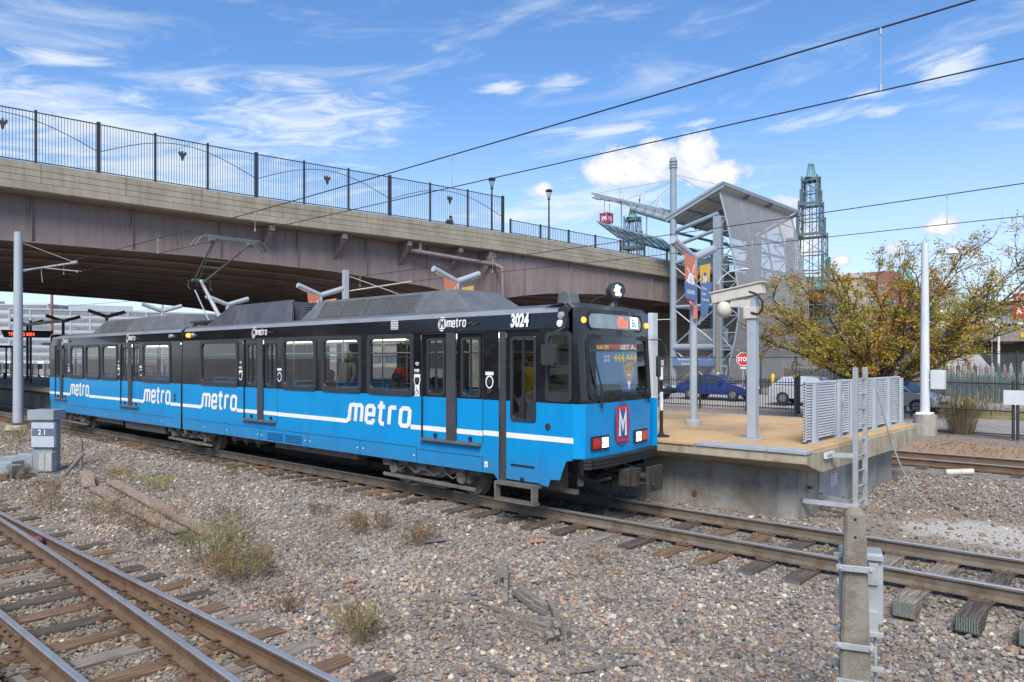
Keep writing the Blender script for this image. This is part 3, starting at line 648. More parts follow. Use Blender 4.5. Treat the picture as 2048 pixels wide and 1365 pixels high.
def lamp_banners(x, parent, full=True):
    t = thing('banner_set', (x, 15.6, 3.9), 'orange and yellow station banners %s' % ('with blue name plates on the nearest platform lamp' if full else parent), 'banner', 'banners hung on the platform lamps')
    banner(t, x, 15.6, -1, 'orange', 3.75, 4.9, 'leaf'); banner(t, x, 15.6, 1, 'yellowb', 3.70, 4.75, 'M')
    if full:
        mb = MB().use('signblue'); mb.prism([(-.62, 3.95), (-.10, 3.92), (-.10, 4.25), (-.66, 4.32)], (x+.03, 15.6, 0), (0,1,0), (0,0,1), (.012,0,0)); mb.use('white'); text(mb, 'GRAND', (x+.042, 15.03, 4.06), (0,1,0), (0,0,1), .13, .8, .002); mb.build('name_plate', None, t)
        mb = MB().use('signblue'); mb.prism([(.10, 3.55), (.42, 3.62), (.66, 4.40), (.10, 4.34)], (x+.03, 15.6, 0), (0,1,0), (0,0,1), (.012,0,0)); mb.use('white')
        for k, s in enumerate(('Missouri', 'Grand', 'Downtown')): text(mb, s, (x+.042, 15.72, 4.20-.13*k), (0,1,0), (0,0,1), .10, .8, .001)
        mb.build('name_plate', None, t)
        for z in (3.65, 4.55): mb = MB(); mb.box(x-.02, 15.44, z-.14, x+.05, 15.52, z+.14); mb.build('bracket', 'orange', t)
lamp_banners(-8.35, None)
lamp_banners(-16.3, 'on the second platform lamp, seen over the train roof', False); lamp_banners(-23.6, 'on the third platform lamp, half hidden by the train', False)

def build_cctv():
    x, y = -6.07, 13.5
    t = thing('camera_post', (x, y, PZ), 'square pale post with a long camera housing and round beige horn', 'camera post')
    mb = MB(); mb.box(x-.18, y-.18, PZ, x+.18, y+.18, PZ+.03); mb.build('base_plate', 'bluegrey', t, bevel=.004)
    mb = MB(); mb.box(x-.085, y-.085, PZ+.03, x+.085, y+.085, 3.75); mb.build('post', 'bluegrey', t, bevel=.012)
    mb = MB(); mb.beam((x+.22, y-.02, 3.91), (x-.80, y-.02, 3.76), .22, .20); mb.beam((x+.26, y-.02, 4.03), (x-.84, y-.02, 3.87), .28, .035); h = mb.build('camera_housing', 'cream', t, bevel=.02)
    mb = MB(); mb.beam((x-.80, y-.02, 3.76), (x-.83, y-.02, 3.755), .15, .11); mb.build('camera_window', 'frame', h)
    mb = MB(); mb.beam((x-.02, y-.03, 3.62), (x-.42, y-.03, 3.66), .13, .15); mb.cyl((x-.33, y-.02, 3.62), (x-.33, y-.02, 3.80), .06, .09, 10); mb.box(x-.14, y-.12, 3.35, x+.12, y+.02, 3.56); mb.build('mount_arm', 'cream', t, bevel=.01)
    mb = MB(); mb.ball((x-.55, y-.05, 3.55), .15, .15, .17, 14, 9); mb.build('horn', 'cream', t, smooth=True)
    mb = MB(); mb.tube([(x-.02, y-.12, 3.86), (x+.14, y-.12, 3.80), (x+.24, y-.12, 3.66), (x+.24, y-.12, 3.52), (x+.16, y-.12, 3.42), (x+.02, y-.12, 3.46)], .022, 8); mb.build('cable', 'rubber', t)
build_cctv()
def build_marker():
    x, y = -7.62, 12.78; t = thing('striped_marker_post', (x, y, PZ), 'thin black and white striped post on the platform edge by the train nose', 'marker post')
    mb = MB(); mb.lathe((x, y, PZ), [(.16, 0), (.16, .025), (.05, .05), (.035, .12)], 14); mb.build('base', 'rubber', t)
    mb = MB().use('rubber'); mb.cyl((x, y, PZ+.1), (x, y, PZ+.52), .035); mb.use('white'); mb.cyl((x, y, PZ+.52), (x, y, PZ+.88), .035); mb.use('rubber'); mb.cyl((x, y, PZ+.88), (x, y, PZ+1.12), .035); mb.use('white'); mb.cyl((x, y, PZ+1.12), (x, y, PZ+1.36), .035)
    mb.build('pole', None, t)
    mb = MB().use('white'); mb.box(x-.05, y-.02, PZ+1.36, x+.05, y, PZ+1.50); mb.use('redlens'); mb.stroke([(-.03, .02), (-.03, .11), (.03, .11), (.03, .02)], .014, (x, y-.021, PZ+1.36), (1,0,0), (0,0,1), (0,0,0), True); mb.build('small_plate', None, t)
build_marker()

# shelter with the blue poster, seen through the cab and past the nose
def build_shelter():
    y = 16.0; t = thing('advert_shelter', (-10.7, y, PZ), 'white framed shelter with blue sign top behind the train nose', 'shelter')
    for x in (-11.75, -9.78):
        mb = MB(); mb.box(x-.07, y-.12, PZ, x+.07, y+.12, 3.72); mb.build('post', 'palegrey', t, bevel=.01)
    mb = MB(); mb.box(-11.82, y-.16, 3.45, -9.86, y+.16, 3.70); mb.build('header', 'ltblue', t)
    mb = MB().use('signblue'); mb.box(-11.66, y-.03, 1.35, -9.87, y+.03, 2.96)
    mb.use('redlens'); mb.box(-11.66, y-.034, 2.80, -9.87, y-.0301, 2.96)
    mb.use('yellow'); text(mb, 'SALES', (-11.45, y-.036, 2.83), (1,0,0), (0,0,1), .15, 1, .006); mb.use('white'); text(mb, 'GET A...', (-10.72, y-.036, 2.83), (1,0,0), (0,0,1), .15, 1, .006)
    text(mb, '(314)', (-11.22, y-.036, 2.62), (1,0,0), (0,0,1), .09, .9, .002); text(mb, '(618)', (-11.22, y-.036, 2.52), (1,0,0), (0,0,1), .09, .9, .002)
    mb.use('yellow'); text(mb, '444.4444', (-10.92, y-.036, 2.52), (1,0,0), (0,0,1), .27, .80, .008)
    # flat printed portrait of a waving man in a navy suit
    def oval(cx, cz, rx, rz, yy): mb.prism([(rx*math.cos(i*math.pi/8), rz*math.sin(i*math.pi/8)) for i in range(16)], (cx, yy, cz), (1,0,0), (0,0,1), (0,.001,0))
    mb.use('navy'); mb.prism([(-.52, -.75), (.42, -.75), (.36, -.12), (.14, .0), (-.12, .0), (-.42, -.10)], (-10.45, y-.038, 2.05), (1,0,0), (0,0,1), (0,.001,0))
    mb.use('white'); mb.prism([(-.07, 0), (.07, 0), (.0, -.3)], (-10.45, y-.040, 2.08), (1,0,0), (0,0,1), (0,.001,0))
    mb.use('drift'); oval(-10.45, 2.42, .185, .15, y-.040)
    mb.use('skin'); oval(-10.45, 2.28, .16, .215, y-.043); mb.box(-10.52, y-.042, 2.02, -10.38, y-.0415, 2.14)
    mb.use('beard'); 
    for dx in (-.06, .06): oval(-10.45+dx, 2.32, .022, .013, y-.046); mb.box(-10.45+dx-.035, y-.0465, 2.352, -10.45+dx+.035, y-.046, 2.366)
    mb.use('white'); mb.prism([(-.055, .01), (.055, .01), (.03, -.02), (-.03, -.02)], (-10.45, y-.046, 2.18), (1,0,0), (0,0,1), (0,.001,0))
    mb.use('skin'); oval(-10.13, 1.97, .075, .085, y-.047)
    for k, (dx, l) in enumerate(((-.055, .12), (-.018, .15), (.02, .145), (.055, .11))): mb.stroke([(dx, .05), (dx*1.5, .05+l)], .028, (-10.13, y-.048, 1.97), (1,0,0), (0,0,1), (0,0,0))
    mb.stroke([(-.06, -.03), (-.13, .05)], .03, (-10.13, y-.048, 1.97), (1,0,0), (0,0,1), (0,0,0))
    mb.build('poster', None, t)
build_shelter()
def far_shelter(x, label):
    y = 15.6; t = thing('waiting_shelter', (x, y, PZ), label, 'shelter', 'grey shelters far down the platform')
    for dx in (-1.6, 0, 1.6):
        for dy in (-.7, .7): mb = MB(); mb.box(x+dx-.05, y+dy-.05, PZ, x+dx+.05, y+dy+.05, 3.4); mb.build('post', 'frame', t)
    mb = MB(); mb.box(x-1.9, y-1.1, 3.4, x+1.9, y+1.1, 3.55); mb.build('roof', 'frame', t)
    mb = MB(); mb.box(x-1.55, y-.66, 1.3, x+1.55, y-.65, 3.2); mb.build('glass_pane', 'clearglass', t)
    mb = MB(); mb.box(x-1.2, y-.2, PZ+.4, x+1.2, y+.2, PZ+.47); mb.box(x-1.0, y-.1, PZ, x-.9, y+.1, PZ+.4); mb.box(x+.9, y-.1, PZ, x+1.0, y+.1, PZ+.4); mb.build('bench', 'frame', t)
far_shelter(-50.5, 'grey glazed shelter just left of the train rear'); far_shelter(-66, 'small grey shelter farthest down the platform')
def led_board():
    x, y = -52, 13.6; t = thing('departure_board', (x, y, 4.0), 'dark board with red lit letters hanging over the far platform', 'information board')
    mb = MB(); mb.prism([(-1.35, .24), (1.35, .24), (1.1, -.2), (-1.2, -.2)], (x+.2, y, 4.05), (.25, .967, 0), (0,0,1), (-.15, .04, 0)); mb.build('case', 'rubber', t)
    mb = MB().use('ledred'); text(mb, 'TRAIN 2 MIN', (x+.2-.25, y-.95, 3.96), (.25,.967,0), (0,0,1), .27, .85, .006, nrm=(.967,-.25,0), lift=.02); mb.build('lettering', None, t)
    mb = MB(); mb.cyl((x, y+.2, PZ), (x, y+.2, 4.9), .07); mb.box(x-2.0, y+.1, 4.6, x+6, y+.3, 4.75); mb.build('post', 'frame', t)
led_board()

# ---------------------------------------------------------------- road bridge
def itp(tab, v):
    if v <= tab[0][0]: return tab[0][1]
    for (a, p), (b, q) in zip(tab[:-1], tab[1:]):
        if v <= b: u = (v-a)/(b-a); return p+(q-p)*u
    return tab[-1][1]
def smooth_itp(tab, v): return (itp(tab, v-1.5)+itp(tab, v)+itp(tab, v+1.5))/3
PTt = [(-30, 11.5), (8.9, 11.22), (19.6, 10.9), (27, 10.85), (35, 10.72), (50.5, 10.08), (80, 8.7)]
GBt = [(-30, 7.5), (8.9, 7.85), (17, 7.8), (24, 7.55), (30, 7.05), (34.3, 6.35), (34.31, 6.35), (36.5, 6.75), (39, 7.05), (44, 7.25), (50, 7.0), (56, 6.4), (90, 6.3)]
def PT(y): return smooth_itp(PTt, y)
def GB(y): return itp(GBt, y)
def BX(y, off=0.0): return -39.45+.2*y-off*1.02
def strip(mb, ys, f):      # closed loop cross-section swept along the bridge
    n = len(f(ys[0])); vs = []
    for y in ys: vs += [(BX(y, o), y, z) for (o, z) in f(y)]
    fs = [(i*n+j, i*n+(j+1)%n, (i+1)*n+(j+1)%n, (i+1)*n+j) for i in range(len(ys)-1) for j in range(n)]
    fs += [tuple(range(n)), tuple(range((len(ys)-1)*n, len(ys)*n))]
    mb.add(vs, fs)
BYS = list(np.arange(-28, 86, 1.0)); WB = 31.8
def build_bridge():
    t = thing('road_bridge', (BX(12), 12, 0), 'wide road bridge with concrete parapet and purple-brown steel girders over the tracks', 'bridge')
    mb = MB(); strip(mb, BYS, lambda y: [(0, PT(y)), (0, PT(y)-.30), (.02, PT(y)-.31), (.02, PT(y)-.33), (0, PT(y)-.34), (0, PT(y)-.58), (.02, PT(y)-.59), (.02, PT(y)-.61), (0, PT(y)-.62), (0, PT(y)-.86), (.02, PT(y)-.87), (.02, PT(y)-.89), (-.10, PT(y)-.93), (-.10, PT(y)-1.22), (-.02, PT(y)-1.28), (.5, PT(y)-1.28), (.5, PT(y)-.3), (.45, PT(y)-.0)])
    mb.build('parapet', 'parapet', t)
    pj = MB()
    for y in np.arange(-26, 80, 3.3): pj.box(BX(y, -.001), y-.012, PT(y)-.9, BX(y, -.001)+.02, y+.012, PT(y)-.0)
    pj.build('construction_joint', 'deckunder', t)
    mb = MB(); strip(mb, BYS, lambda y: [(WB, PT(y)), (WB, PT(y)-1.28), (WB-.5, PT(y)-1.28), (WB-.45, PT(y))]); mb.build('parapet', 'parapet', t)
    mb = MB(); strip(mb, BYS, lambda y: [(.51, PT(y)-.9), (.51, PT(y)-1.30), (WB-.51, PT(y)-1.30), (WB-.51, PT(y)-.9)]); mb.build('deck', 'deckunder', t)
    def girder(off, yy, nm='girder', m='steelpurple', lip=.28):
        mb = MB()
        strip(mb, yy, lambda y: [(off, PT(y)-1.31), (off, GB(y)), (off+.03, GB(y)), (off+.03, PT(y)-1.31)])
        strip(mb, yy, lambda y: [(off-lip/2, GB(y)-.002), (off-lip/2, GB(y)-.055), (off+lip/2, GB(y)-.055), (off+lip/2, GB(y)-.002)])
        return mb.build(nm, m, t)
    ya = [y for y in np.arange(-28, 34.01, .5)]; yb = [y for y in np.arange(34.6, 60, .5)]
    for (yy, o) in ((ya, 1.0), (yb, .32)):
        g = girder(o, yy)
        mb = MB()
        for y in np.arange(yy[0]+2.2, yy[-1], 4.0): mb.box(BX(y, o)+.002, y-.02, GB(y)+.02, BX(y, o)+.16, y+.02, PT(y)-1.33)
        mb.build('stiffener', 'steelpurple', g)
        mb = MB()
        for ys_ in ([16.4, 32.2] if o == 1.0 else []):
            for a in range(2):
                for k in range(22): mb.box(BX(ys_, o)+.005, ys_-.22+.3*a, GB(ys_)+.12+k*.085, BX(ys_, o)+.03, ys_-.19+.3*a, GB(ys_)+.15+k*.085)
        if o == 1.0: mb.build('rivets', 'steelpurple', g)
    for k in range(1, 10): girder(1.0+k*3.3, ya, 'inner_girder', 'steelunder'); 
    for k in range(1, 10): girder(1.0+k*3.3, yb, 'inner_girder', 'steelunder')
    for y in (-3.6, .4, 20.4, 24.4, 28.4, 31.9):
        mb = MB(); x0 = BX(y, 1.0); zt = PT(y)-1.30
        mb.prism([(0, -.02), (.98, -.02), (.98, -.30), (.80, -.34), (0, -1.35)], (x0, y-.02, zt), (1,0,0), (0,0,1), (0,.04,0)); mb.box(x0+.80, y-.14, zt-.30, x0+.985, y+.14, zt-.02)
        mb.beam((x0+.02, y, zt-1.37), (x0+.9, y, zt-.34), .24, .03, up=(0,1,0)) if False else mb.prism([(0, -1.37), (.86, -.36), (.86, -.33), (0, -1.33)], (x0, y-.13, zt), (1,0,0), (0,0,1), (0,.26,0))
        mb.build('bracket', 'steelpurple', t)
    mb = MB()
    for y in np.arange(-24, 56, 6.0):
        mb.beam((BX(y, 1.1), y, GB(y)+.5), (BX(y, 30.6), y, GB(y)+.5), .2, .25)
    mb.build('cross_frame', 'steelunder', t)
    for k in range(5):
        o = 1.2+k*7.3; mb = MB(); x = BX(35, o); mb.box(x-1.0, 34.1, -.5, x+.9, 35.6, 5.6); mb.build('pier_column', 'conc', t)
    mb = MB(); y0, y1 = 34.0, 35.7; mb.prism([(BX(35, -.1), 5.6), (BX(35, -.1), 6.28), (BX(35, 31.5), 6.28), (BX(35, 31.5), 5.6)], (0, y0, 0), (1,0,0), (0,0,1), (0, y1-y0, 0)); mb.build('pier_cap', 'conc', t)
    mb = MB(); x = BX(34.3, .1); mb.box(x-1.0, 34.02, 6.3, x, 34.58, PT(34)-1.31); mb.build('end_post', 'steelpurple', t)
    # abutment behind the stair tower
    mb = MB(); mb.prism([(BX(56, .4), 56), (BX(56, 31.5), 56), (BX(60, 31.5), 60), (BX(60, .4), 60)], (0,0,0), (1,0,0), (0,1,0), (0,0,8.6)); a = mb.build('abutment', 'stone', t)
    mb = MB()
    for k in range(1, 14): z = .6*k; mb.box(BX(56, 31.4), 55.985, z-.012, BX(56, .5), 56.0, z+.012)
    for k in range(22):
        for r in range(13): x = BX(56, .6)-1.4*k-(.7 if r % 2 else 0); mb.box(x-.012, 55.985, .6*r+.013, x+.012, 56.0, .6*r+.587)
    mb.build('joint_lines', 'deckunder', a)
    # drain pipe
    mb = MB(); z = lambda y: PT(y)-1.55
    P = [(BX(28.6, .35), 28.6, 9.02), (BX(34.0, .35)+.5, 34.3, 8.55), (BX(34.6, .3)+.7, 34.55, 8.3), (BX(34.6, .3)+.72, 34.6, 5.9)]
    mb.tube(P, .13, 12)
    for p in P[1:3]: mb.ball(p, .135, n=12)
    mb.build('drain_pipe', 'steelpurple', t, smooth=True)
    mb = MB(); mb.cyl((BX(29.3, .4), 29.3, 9.0), (BX(29.3, .4), 29.3, 9.6), .11, .11, 10); mb.build('drain_downspout', 'galv', t)
build_bridge()

def eagle(mb, x, y, z):    # small cast bird ornament, wings half spread
    P = [(-.20,.12),(-.12,.20),(-.05,.08),(-.03,.22),(.03,.22),(.05,.08),(.12,.20),(.20,.12),(.14,-.02),(.08,-.06),(.05,-.22),(0,-.30),(-.05,-.22),(-.08,-.06),(-.14,-.02)]
    mb.prism(P, (x+.02, y, z), (.2, .98, 0), (0,0,1), (.04, 0, 0))
def build_fences():
    mains = [5.4-7.3, 5.4, 12.56, 19.75, 26.9, 33.6-.0]
    mains = [-9.0, -1.8, 5.4, 12.58, 19.66, 27.2, 35.15]
    for i in range(len(mains)-1):
        a, b = mains[i], mains[i+1]; n = 3; t = thing('bridge_railing', (BX(a), a, PT(a)), ['tall dark railing bay at the far left end of the bridge', 'tall dark railing bay left of the photo edge', 'tall dark railing bay with arch at the left edge of the photo', 'tall dark railing bay with arch and bird ornament, second from the left', 'tall dark railing bay with arch above the pantograph', 'tall dark railing bay with arch ending at the two tall lamp posts'][i], 'railing', 'tall railing bays along the bridge')
        X = lambda y, d=0: BX(y, .22)+d; H = 2.33
        st = [a+(b-a)*k/n for k in range(n+1)]
        for k, y in enumerate(st[:-1] if i < len(mains)-2 else st):
            mb = MB(); w = .07 if k % 3 == 0 else .045; mb.box(X(y)-w, y-w, PT(y)-.02, X(y)+w, y+w, PT(y)+H+.06); mb.build('post', 'fenceblack', t)
        for p in range(n):
            c, d = st[p], st[p+1]; mb = MB(); m = 20
            for z in (.10, H-.04): mb.beam((X(c), c, PT(c)+z), (X(d), d, PT(d)+z), .045, .045)
            for q in range(1, m): y = c+(d-c)*q/m; mb.box(X(y)-.008, y-.008, PT(y)+.1, X(y)+.008, y+.008, PT(y)+H-.04)
            mb.build('picket_panel', 'fenceblack', t)
        mb = MB(); pts = [(X(y, .03), y, PT(y)+1.0+1.05*math.sin(math.pi*(y-a)/(b-a))) for y in [a+(b-a)*q/18 for q in range(19)]]; mb.tube(pts, .018, 5); mb.build('arch_rod', 'fenceblack', t)
        mb = MB(); y = (a+b)/2; eagle(mb, X(y), y+.0, PT(y)+1.55); mb.build('bird_ornament', 'fenceblack', t)
    t = thing('bridge_railing', (BX(36), 36, PT(36)), 'low dark railing on the parapet between the tall railing and the stair tower', 'railing')
    ps = [35.75+2.45*k for k in range(15)]; H = .95; X = lambda y: BX(y, .22)
    for k, y in enumerate(ps):
        mb = MB(); mb.box(X(y)-.05, y-.05, PT(y)-.02, X(y)+.05, y+.05, PT(y)+H+.05); mb.build('post', 'fenceblack', t)
        if k < len(ps)-1:
            d = ps[k+1]; mb = MB()
            for z in (.10, H-.04): mb.beam((X(y), y, PT(y)+z), (X(d), d, PT(d)+z), .045, .045)
            for q in range(1, 17): yy = y+(d-y)*q/17; mb.box(X(yy)-.011, yy-.011, PT(yy)+.1, X(yy)+.011, yy+.011, PT(yy)+H-.04)
            mb.build('picket_panel', 'fenceblack', t)
build_fences()
def bridge_lamp(y, top, label):
    x = BX(y, .9); t = thing('bridge_lamp', (x, y, PT(y)-.9), label, 'street lamp', 'lamp posts standing on the bridge')
    mb = MB(); mb.cyl((x, y, PT(y)-.9), (x, y, top-.75), .075, .055, 10); mb.build('post', 'fenceblack', t)
    mb = MB(); mb.lathe((x, y, top-.75), [(.06, 0), (.12, .05), (.06, .12), (.08, .18)], 10); mb.lathe((x, y, top-.14), [(.24, -.03), (.26, .02), (.20, .10), (.06, .15)], 12)
    for k in range(6): mb.beam((x+.08*math.cos(k*1.047), y+.08*math.sin(k*1.047), top-.58), (x+.22*math.cos(k*1.047), y+.22*math.sin(k*1.047), top-.14), .015, .015)
    h = mb.build('lamp_cage', 'fenceblack', t); mb = MB(); mb.lathe((x, y, top-.57), [(.07, 0), (.13, .15), (.19, .40)], 12); mb.build('lantern_glass', 'clearglass', h)
bridge_lamp(34.9, 14.35, 'tall lamp post on the bridge where the high railing ends'); bridge_lamp(39.6, 14.25, 'tall lamp post on the bridge over the low railing')

# ---------------------------------------------------------------- stair and lift tower at the bridge end
def perf_material():
    m = bpy.data.materials.new('perforated_metal'); m.use_nodes = True; nt = m.node_tree; N = nt.nodes; L = nt.links.new; p = N['Principled BSDF']; o = N['Material Output']
    p.inputs['Base Color'].default_value = (.40, .39, .37, 1); p.inputs['Roughness'].default_value = .5; p.inputs['Metallic'].default_value = .2
    tc = N.new('ShaderNodeTexCoord'); w = N.new('ShaderNodeTexWave'); w.wave_type = 'BANDS'; w.bands_direction = 'Z'; w.inputs['Scale'].default_value = 2.4; w.inputs['Distortion'].default_value = .0; L(tc.outputs['Object'], w.inputs[0])
    n = N.new('ShaderNodeTexNoise'); n.inputs['Scale'].default_value = .35; L(tc.outputs['Object'], n.inputs[0])
    a = N.new('ShaderNodeMath'); a.operation = 'MULTIPLY_ADD'; L(w.outputs[1], a.inputs[0]); a.inputs[1].default_value = .26; a.inputs[2].default_value = .54
    t = N.new('ShaderNodeBsdfTransparent'); mx = N.new('ShaderNodeMixShader'); L(a.outputs[0], mx.inputs[0]); L(t.outputs[0], mx.inputs[1]); L(p.outputs[0], mx.inputs[2]); L(mx.outputs[0], o.inputs[0])
    return m
M['perf'] = perf_material()
M['canopywhite'] = mat('canopy_white_panel', (.66, .64, .56), .6, 0, .06, 1)
def scr(z):     # bulge of the perforated screen, x position against height
    return itp([(-1, -24.6), (1.0, -24.1), (3.5, -23.35), (5.5, -23.0), (7.5, -23.05), (9.5, -23.35), (12, -23.8), (14.5, -24.45)], z)
def build_tower():
    t = thing('stair_tower', (-26, 54, .3), 'open steel stair tower with tall mast, sloping canopy and curved perforated metal screen', 'stair tower')
    Y0, Y1 = 49.0, 62.0
    mb = MB(); mb.cyl((-28.2, Y0, .2), (-28.2, Y0, 16.7), .27, .24, 16); mb.cyl((-28.2, Y0, 16.7), (-28.2, Y0, 17.5), .26, .22, 16)
    for k in range(3): mb.cyl((-28.2, Y0, 16.75+.22*k), (-28.2, Y0, 16.85+.22*k), .31, .31, 16)
    mb.build('mast', 'towerpaint', t, smooth=True)
    mb = MB(); mb.cyl((-28.2, Y1, .2), (-28.2, Y1, 17.0), .27, .24, 16)
    for k in range(3): mb.cyl((-28.2, Y1, 16.2+.22*k), (-28.2, Y1, 16.32+.22*k), .32, .32, 16)
    mb.build('mast', 'towerpaint', t, smooth=True)
    for (x, y, z, w) in ((-24.6, Y0, 12.7, .30), (-24.6, 55.5, 12.0, .26), (-24.6, Y1, 12.7, .3), (-28.2, 55.5, 12, .26), (-26.0, 57.5, 11.5, .25)):
        mb = MB(); mb.box(x-w, y-w*.8, .2, x+w, y+w*.8, z); mb.build('column', 'towerpaint', t, bevel=.03)
    for z, r in ((12.0, .16), (9.6, .14), (6.4, .13), (3.4, .28), (2.05, .1), (10.9, .13)):
        mb = MB(); mb.cyl((-28.2, Y0, z), (-24.6, Y0, z+(.9 if z > 9 else 0)), r, r, 10); mb.build('beam', 'towerpaint', t, smooth=True)
        mb = MB(); mb.cyl((-24.6, Y0, z), (-24.6, Y1, z), r*.7, r*.7, 8); mb.cyl((-28.2, Y0, z), (-28.2, Y1, z), r*.7, r*.7, 8); mb.build('beam', 'towerpaint', t, smooth=True)
    def brace(a, b, r=.05): mb.cyl(a, b, r, r, 6)
    mb = MB()
    for (z0, z1) in ((.4, 3.3), (3.5, 6.3), (6.5, 9.5)): brace((-28.2, Y0, z0), (-24.6, Y0, z1)); brace((-28.2, Y0, z1), (-24.6, Y0, z0))
    mb.build('bracing', 'galv', t)
    mb = MB()      # outrigger frames that hold the screen off the columns
    zz = [2.0, 3.2, 4.4, 5.6, 6.8, 8.0, 9.2, 10.4, 11.6, 12.6]
    for y in (Y0, 52.2, 55.5, 58.7, Y1):
        for i, z in enumerate(zz):
            brace((-24.6, y, z), (scr(z)-.05, y, z), .05)
            if i: brace((-24.6, y, zz[i-1] if i % 2 else z), (scr(z if i % 2 else zz[i-1])-.05, y, z if i % 2 else zz[i-1]), .04)
        brace((scr(2)-.05, y, 2), (scr(3.5)-.05, y, 3.5), .05)
    mb.build('outrigger', 'towerpaint', t)
    zs = [1.0+.75*k for k in range(19)]; yy = [Y0+(Y1-Y0)*k/10 for k in range(11)]
    mb = MB(); mb.add([(scr(z), y, z) for z in zs for y in yy], [(i*11+j, i*11+j+1, (i+1)*11+j+1, (i+1)*11+j) for i in range(18) for j in range(10)]); s = mb.build('curved_screen', 'perf', t, smooth=True)
    mb = MB()
    for y in (Y0, 52.2, 55.5, 58.7, Y1): mb.tube([(scr(z)-.06, y, z) for z in zs], .07, 6)
    for z in (4.5, 7.5, 10.5, 13.5): mb.cyl((scr(z)-.08, Y0, z), (scr(z)-.08, Y1, z), .04, .04, 6)
    mb.build('screen_rib', 'towerpaint', s)
    # sloping canopy: high along the screen, falling toward the bridge
    def cz(x): return 14.85+(x+24.3)*.42
    mb = MB(); xa, xb = -28.7, -24.1
    for k in range(14):
        y = Y0-.2+k*.965; mb.add([(xa, y, cz(xa)), (xb, y, cz(xb)), (xb, y+.93, cz(xb)), (xa, y+.93, cz(xa)), (xa, y, cz(xa)+.05), (xb, y, cz(xb)+.05), (xb, y+.93, cz(xb)+.05), (xa, y+.93, cz(xa)+.05)], [(0,1,2,3),(4,5,6,7),(0,1,5,4),(1,2,6,5),(2,3,7,6),(3,0,4,7)])
    c = mb.build('canopy', 'canopywhite', t)
    mb = MB()
    for y in (Y0-.2, 53.2, 57.4, Y1+.5): mb.beam((xa, y, cz(xa)-.14), (xb, y, cz(xb)-.14), .16, .26)
    for x in (xa, -27.2, -25.7, xb): mb.beam((x, Y0-.25, cz(x)-.05), (x, Y1+.6, cz(x)-.05), .10, .16)
    mb.beam((xa, Y0-.28, cz(xa)+.06), (xb, Y0-.28, cz(xb)+.06), .12, .16); mb.beam((xb, Y0-.3, cz(xb)+.06), (xb, Y1+.6, cz(xb)+.06), .12, .14)
    mb.build('canopy_beam', 'towerpaint', c)
    # wing over the bridge pavement: raking beam, glass awning and hangers
    mb = MB(); mb.beam((-28.2, Y0, 13.2), (-35.3, Y0, 15.75), .26, .30); mb.cyl((-28.4, Y0, 12.9), (-31.8, Y0, 14.2), .24, .24, 12)
    mb.beam((-28.4, Y0-1.1, 13.5), (-35.3, Y0-.5, 15.85), .1, .16); mb.beam((-28.4, Y0+1.1, 13.5), (-35.3, Y0+.5, 15.85), .1, .16)
    for k in range(9): x = -28.8-.8*k; mb.beam((x, Y0-1.0+.05*k, 13.45+.272*(-28.2-x)+.12), (x, Y0+1.0-.05*k, 13.45+.272*(-28.2-x)+.12), .06, .08)
    mb.build('wing_beam', 'towerpaint', t)
    mb = MB(); mb.add([(-28.4, Y0-1.2, 11.35), (-34.3, Y0-1.2, 13.4), (-34.3, Y0+1.6, 12.5), (-28.4, Y0+1.6, 10.5), (-28.4, Y0-1.2, 11.38), (-34.3, Y0-1.2, 13.43), (-34.3, Y0+1.6, 12.53), (-28.4, Y0+1.6, 10.53)], [(0,1,2,3),(4,5,6,7),(0,1,5,4),(1,2,6,5),(2,3,7,6),(3,0,4,7)]); g = mb.build('awning_glass', 'canopyglass', t)
    mb = MB()
    for k in range(9): u = k/8; x = -28.4-5.9*u; z = 11.35+2.05*u; mb.beam((x, Y0-1.2, z-.03), (x, Y0+1.6, z-.88), .07, .07)
    for v in (0, .5, 1): mb.beam((-28.4, Y0-1.2+2.8*v, 11.3-.85*v), (-34.3, Y0-1.2+2.8*v, 13.35-.88*v), .07, .09)
    for x in (-30.5, -32.8): mb.cyl((x, Y0, 11.1+(-28.4-x)*.33), (x, Y0, 13.4+(-28.2-x)*.36), .05, .05, 8)
    mb.build('awning_frame', 'towerpaint', g)
    mb = MB(); mb.add([(-24.8, Y0+.8, 10.2), (-28.2, Y0+.8, 11.0), (-28.2, Y0+3.6, 10.9), (-24.8, Y0+3.6, 10.1), (-24.8, Y0+.8, 10.24), (-28.2, Y0+.8, 11.04), (-28.2, Y0+3.6, 10.94), (-24.8, Y0+3.6, 10.14)], [(0,1,2,3),(4,5,6,7),(0,1,5,4),(1,2,6,5),(2,3,7,6),(3,0,4,7)]); mb.build('awning_glass', 'canopyglass', t)
    mb = MB()
    for (a, b) in (((-28.2, Y0, 15.9), (-35.2, Y0, 15.9)), ((-28.2, Y0, 15.8), (-32.8, Y0, 14.9)), ((-28.2, Y0, 15.6), (-30.4, Y0, 14.1)), ((-28.2, Y0, 16.3), (-24.6, Y0, 14.95)), ((-28.2, Y0, 16.3), (-25.8, 53, 14.4))): mb.cyl(a, b, .018, .018, 5)
    mb.build('stay_cable', 'galv', t)
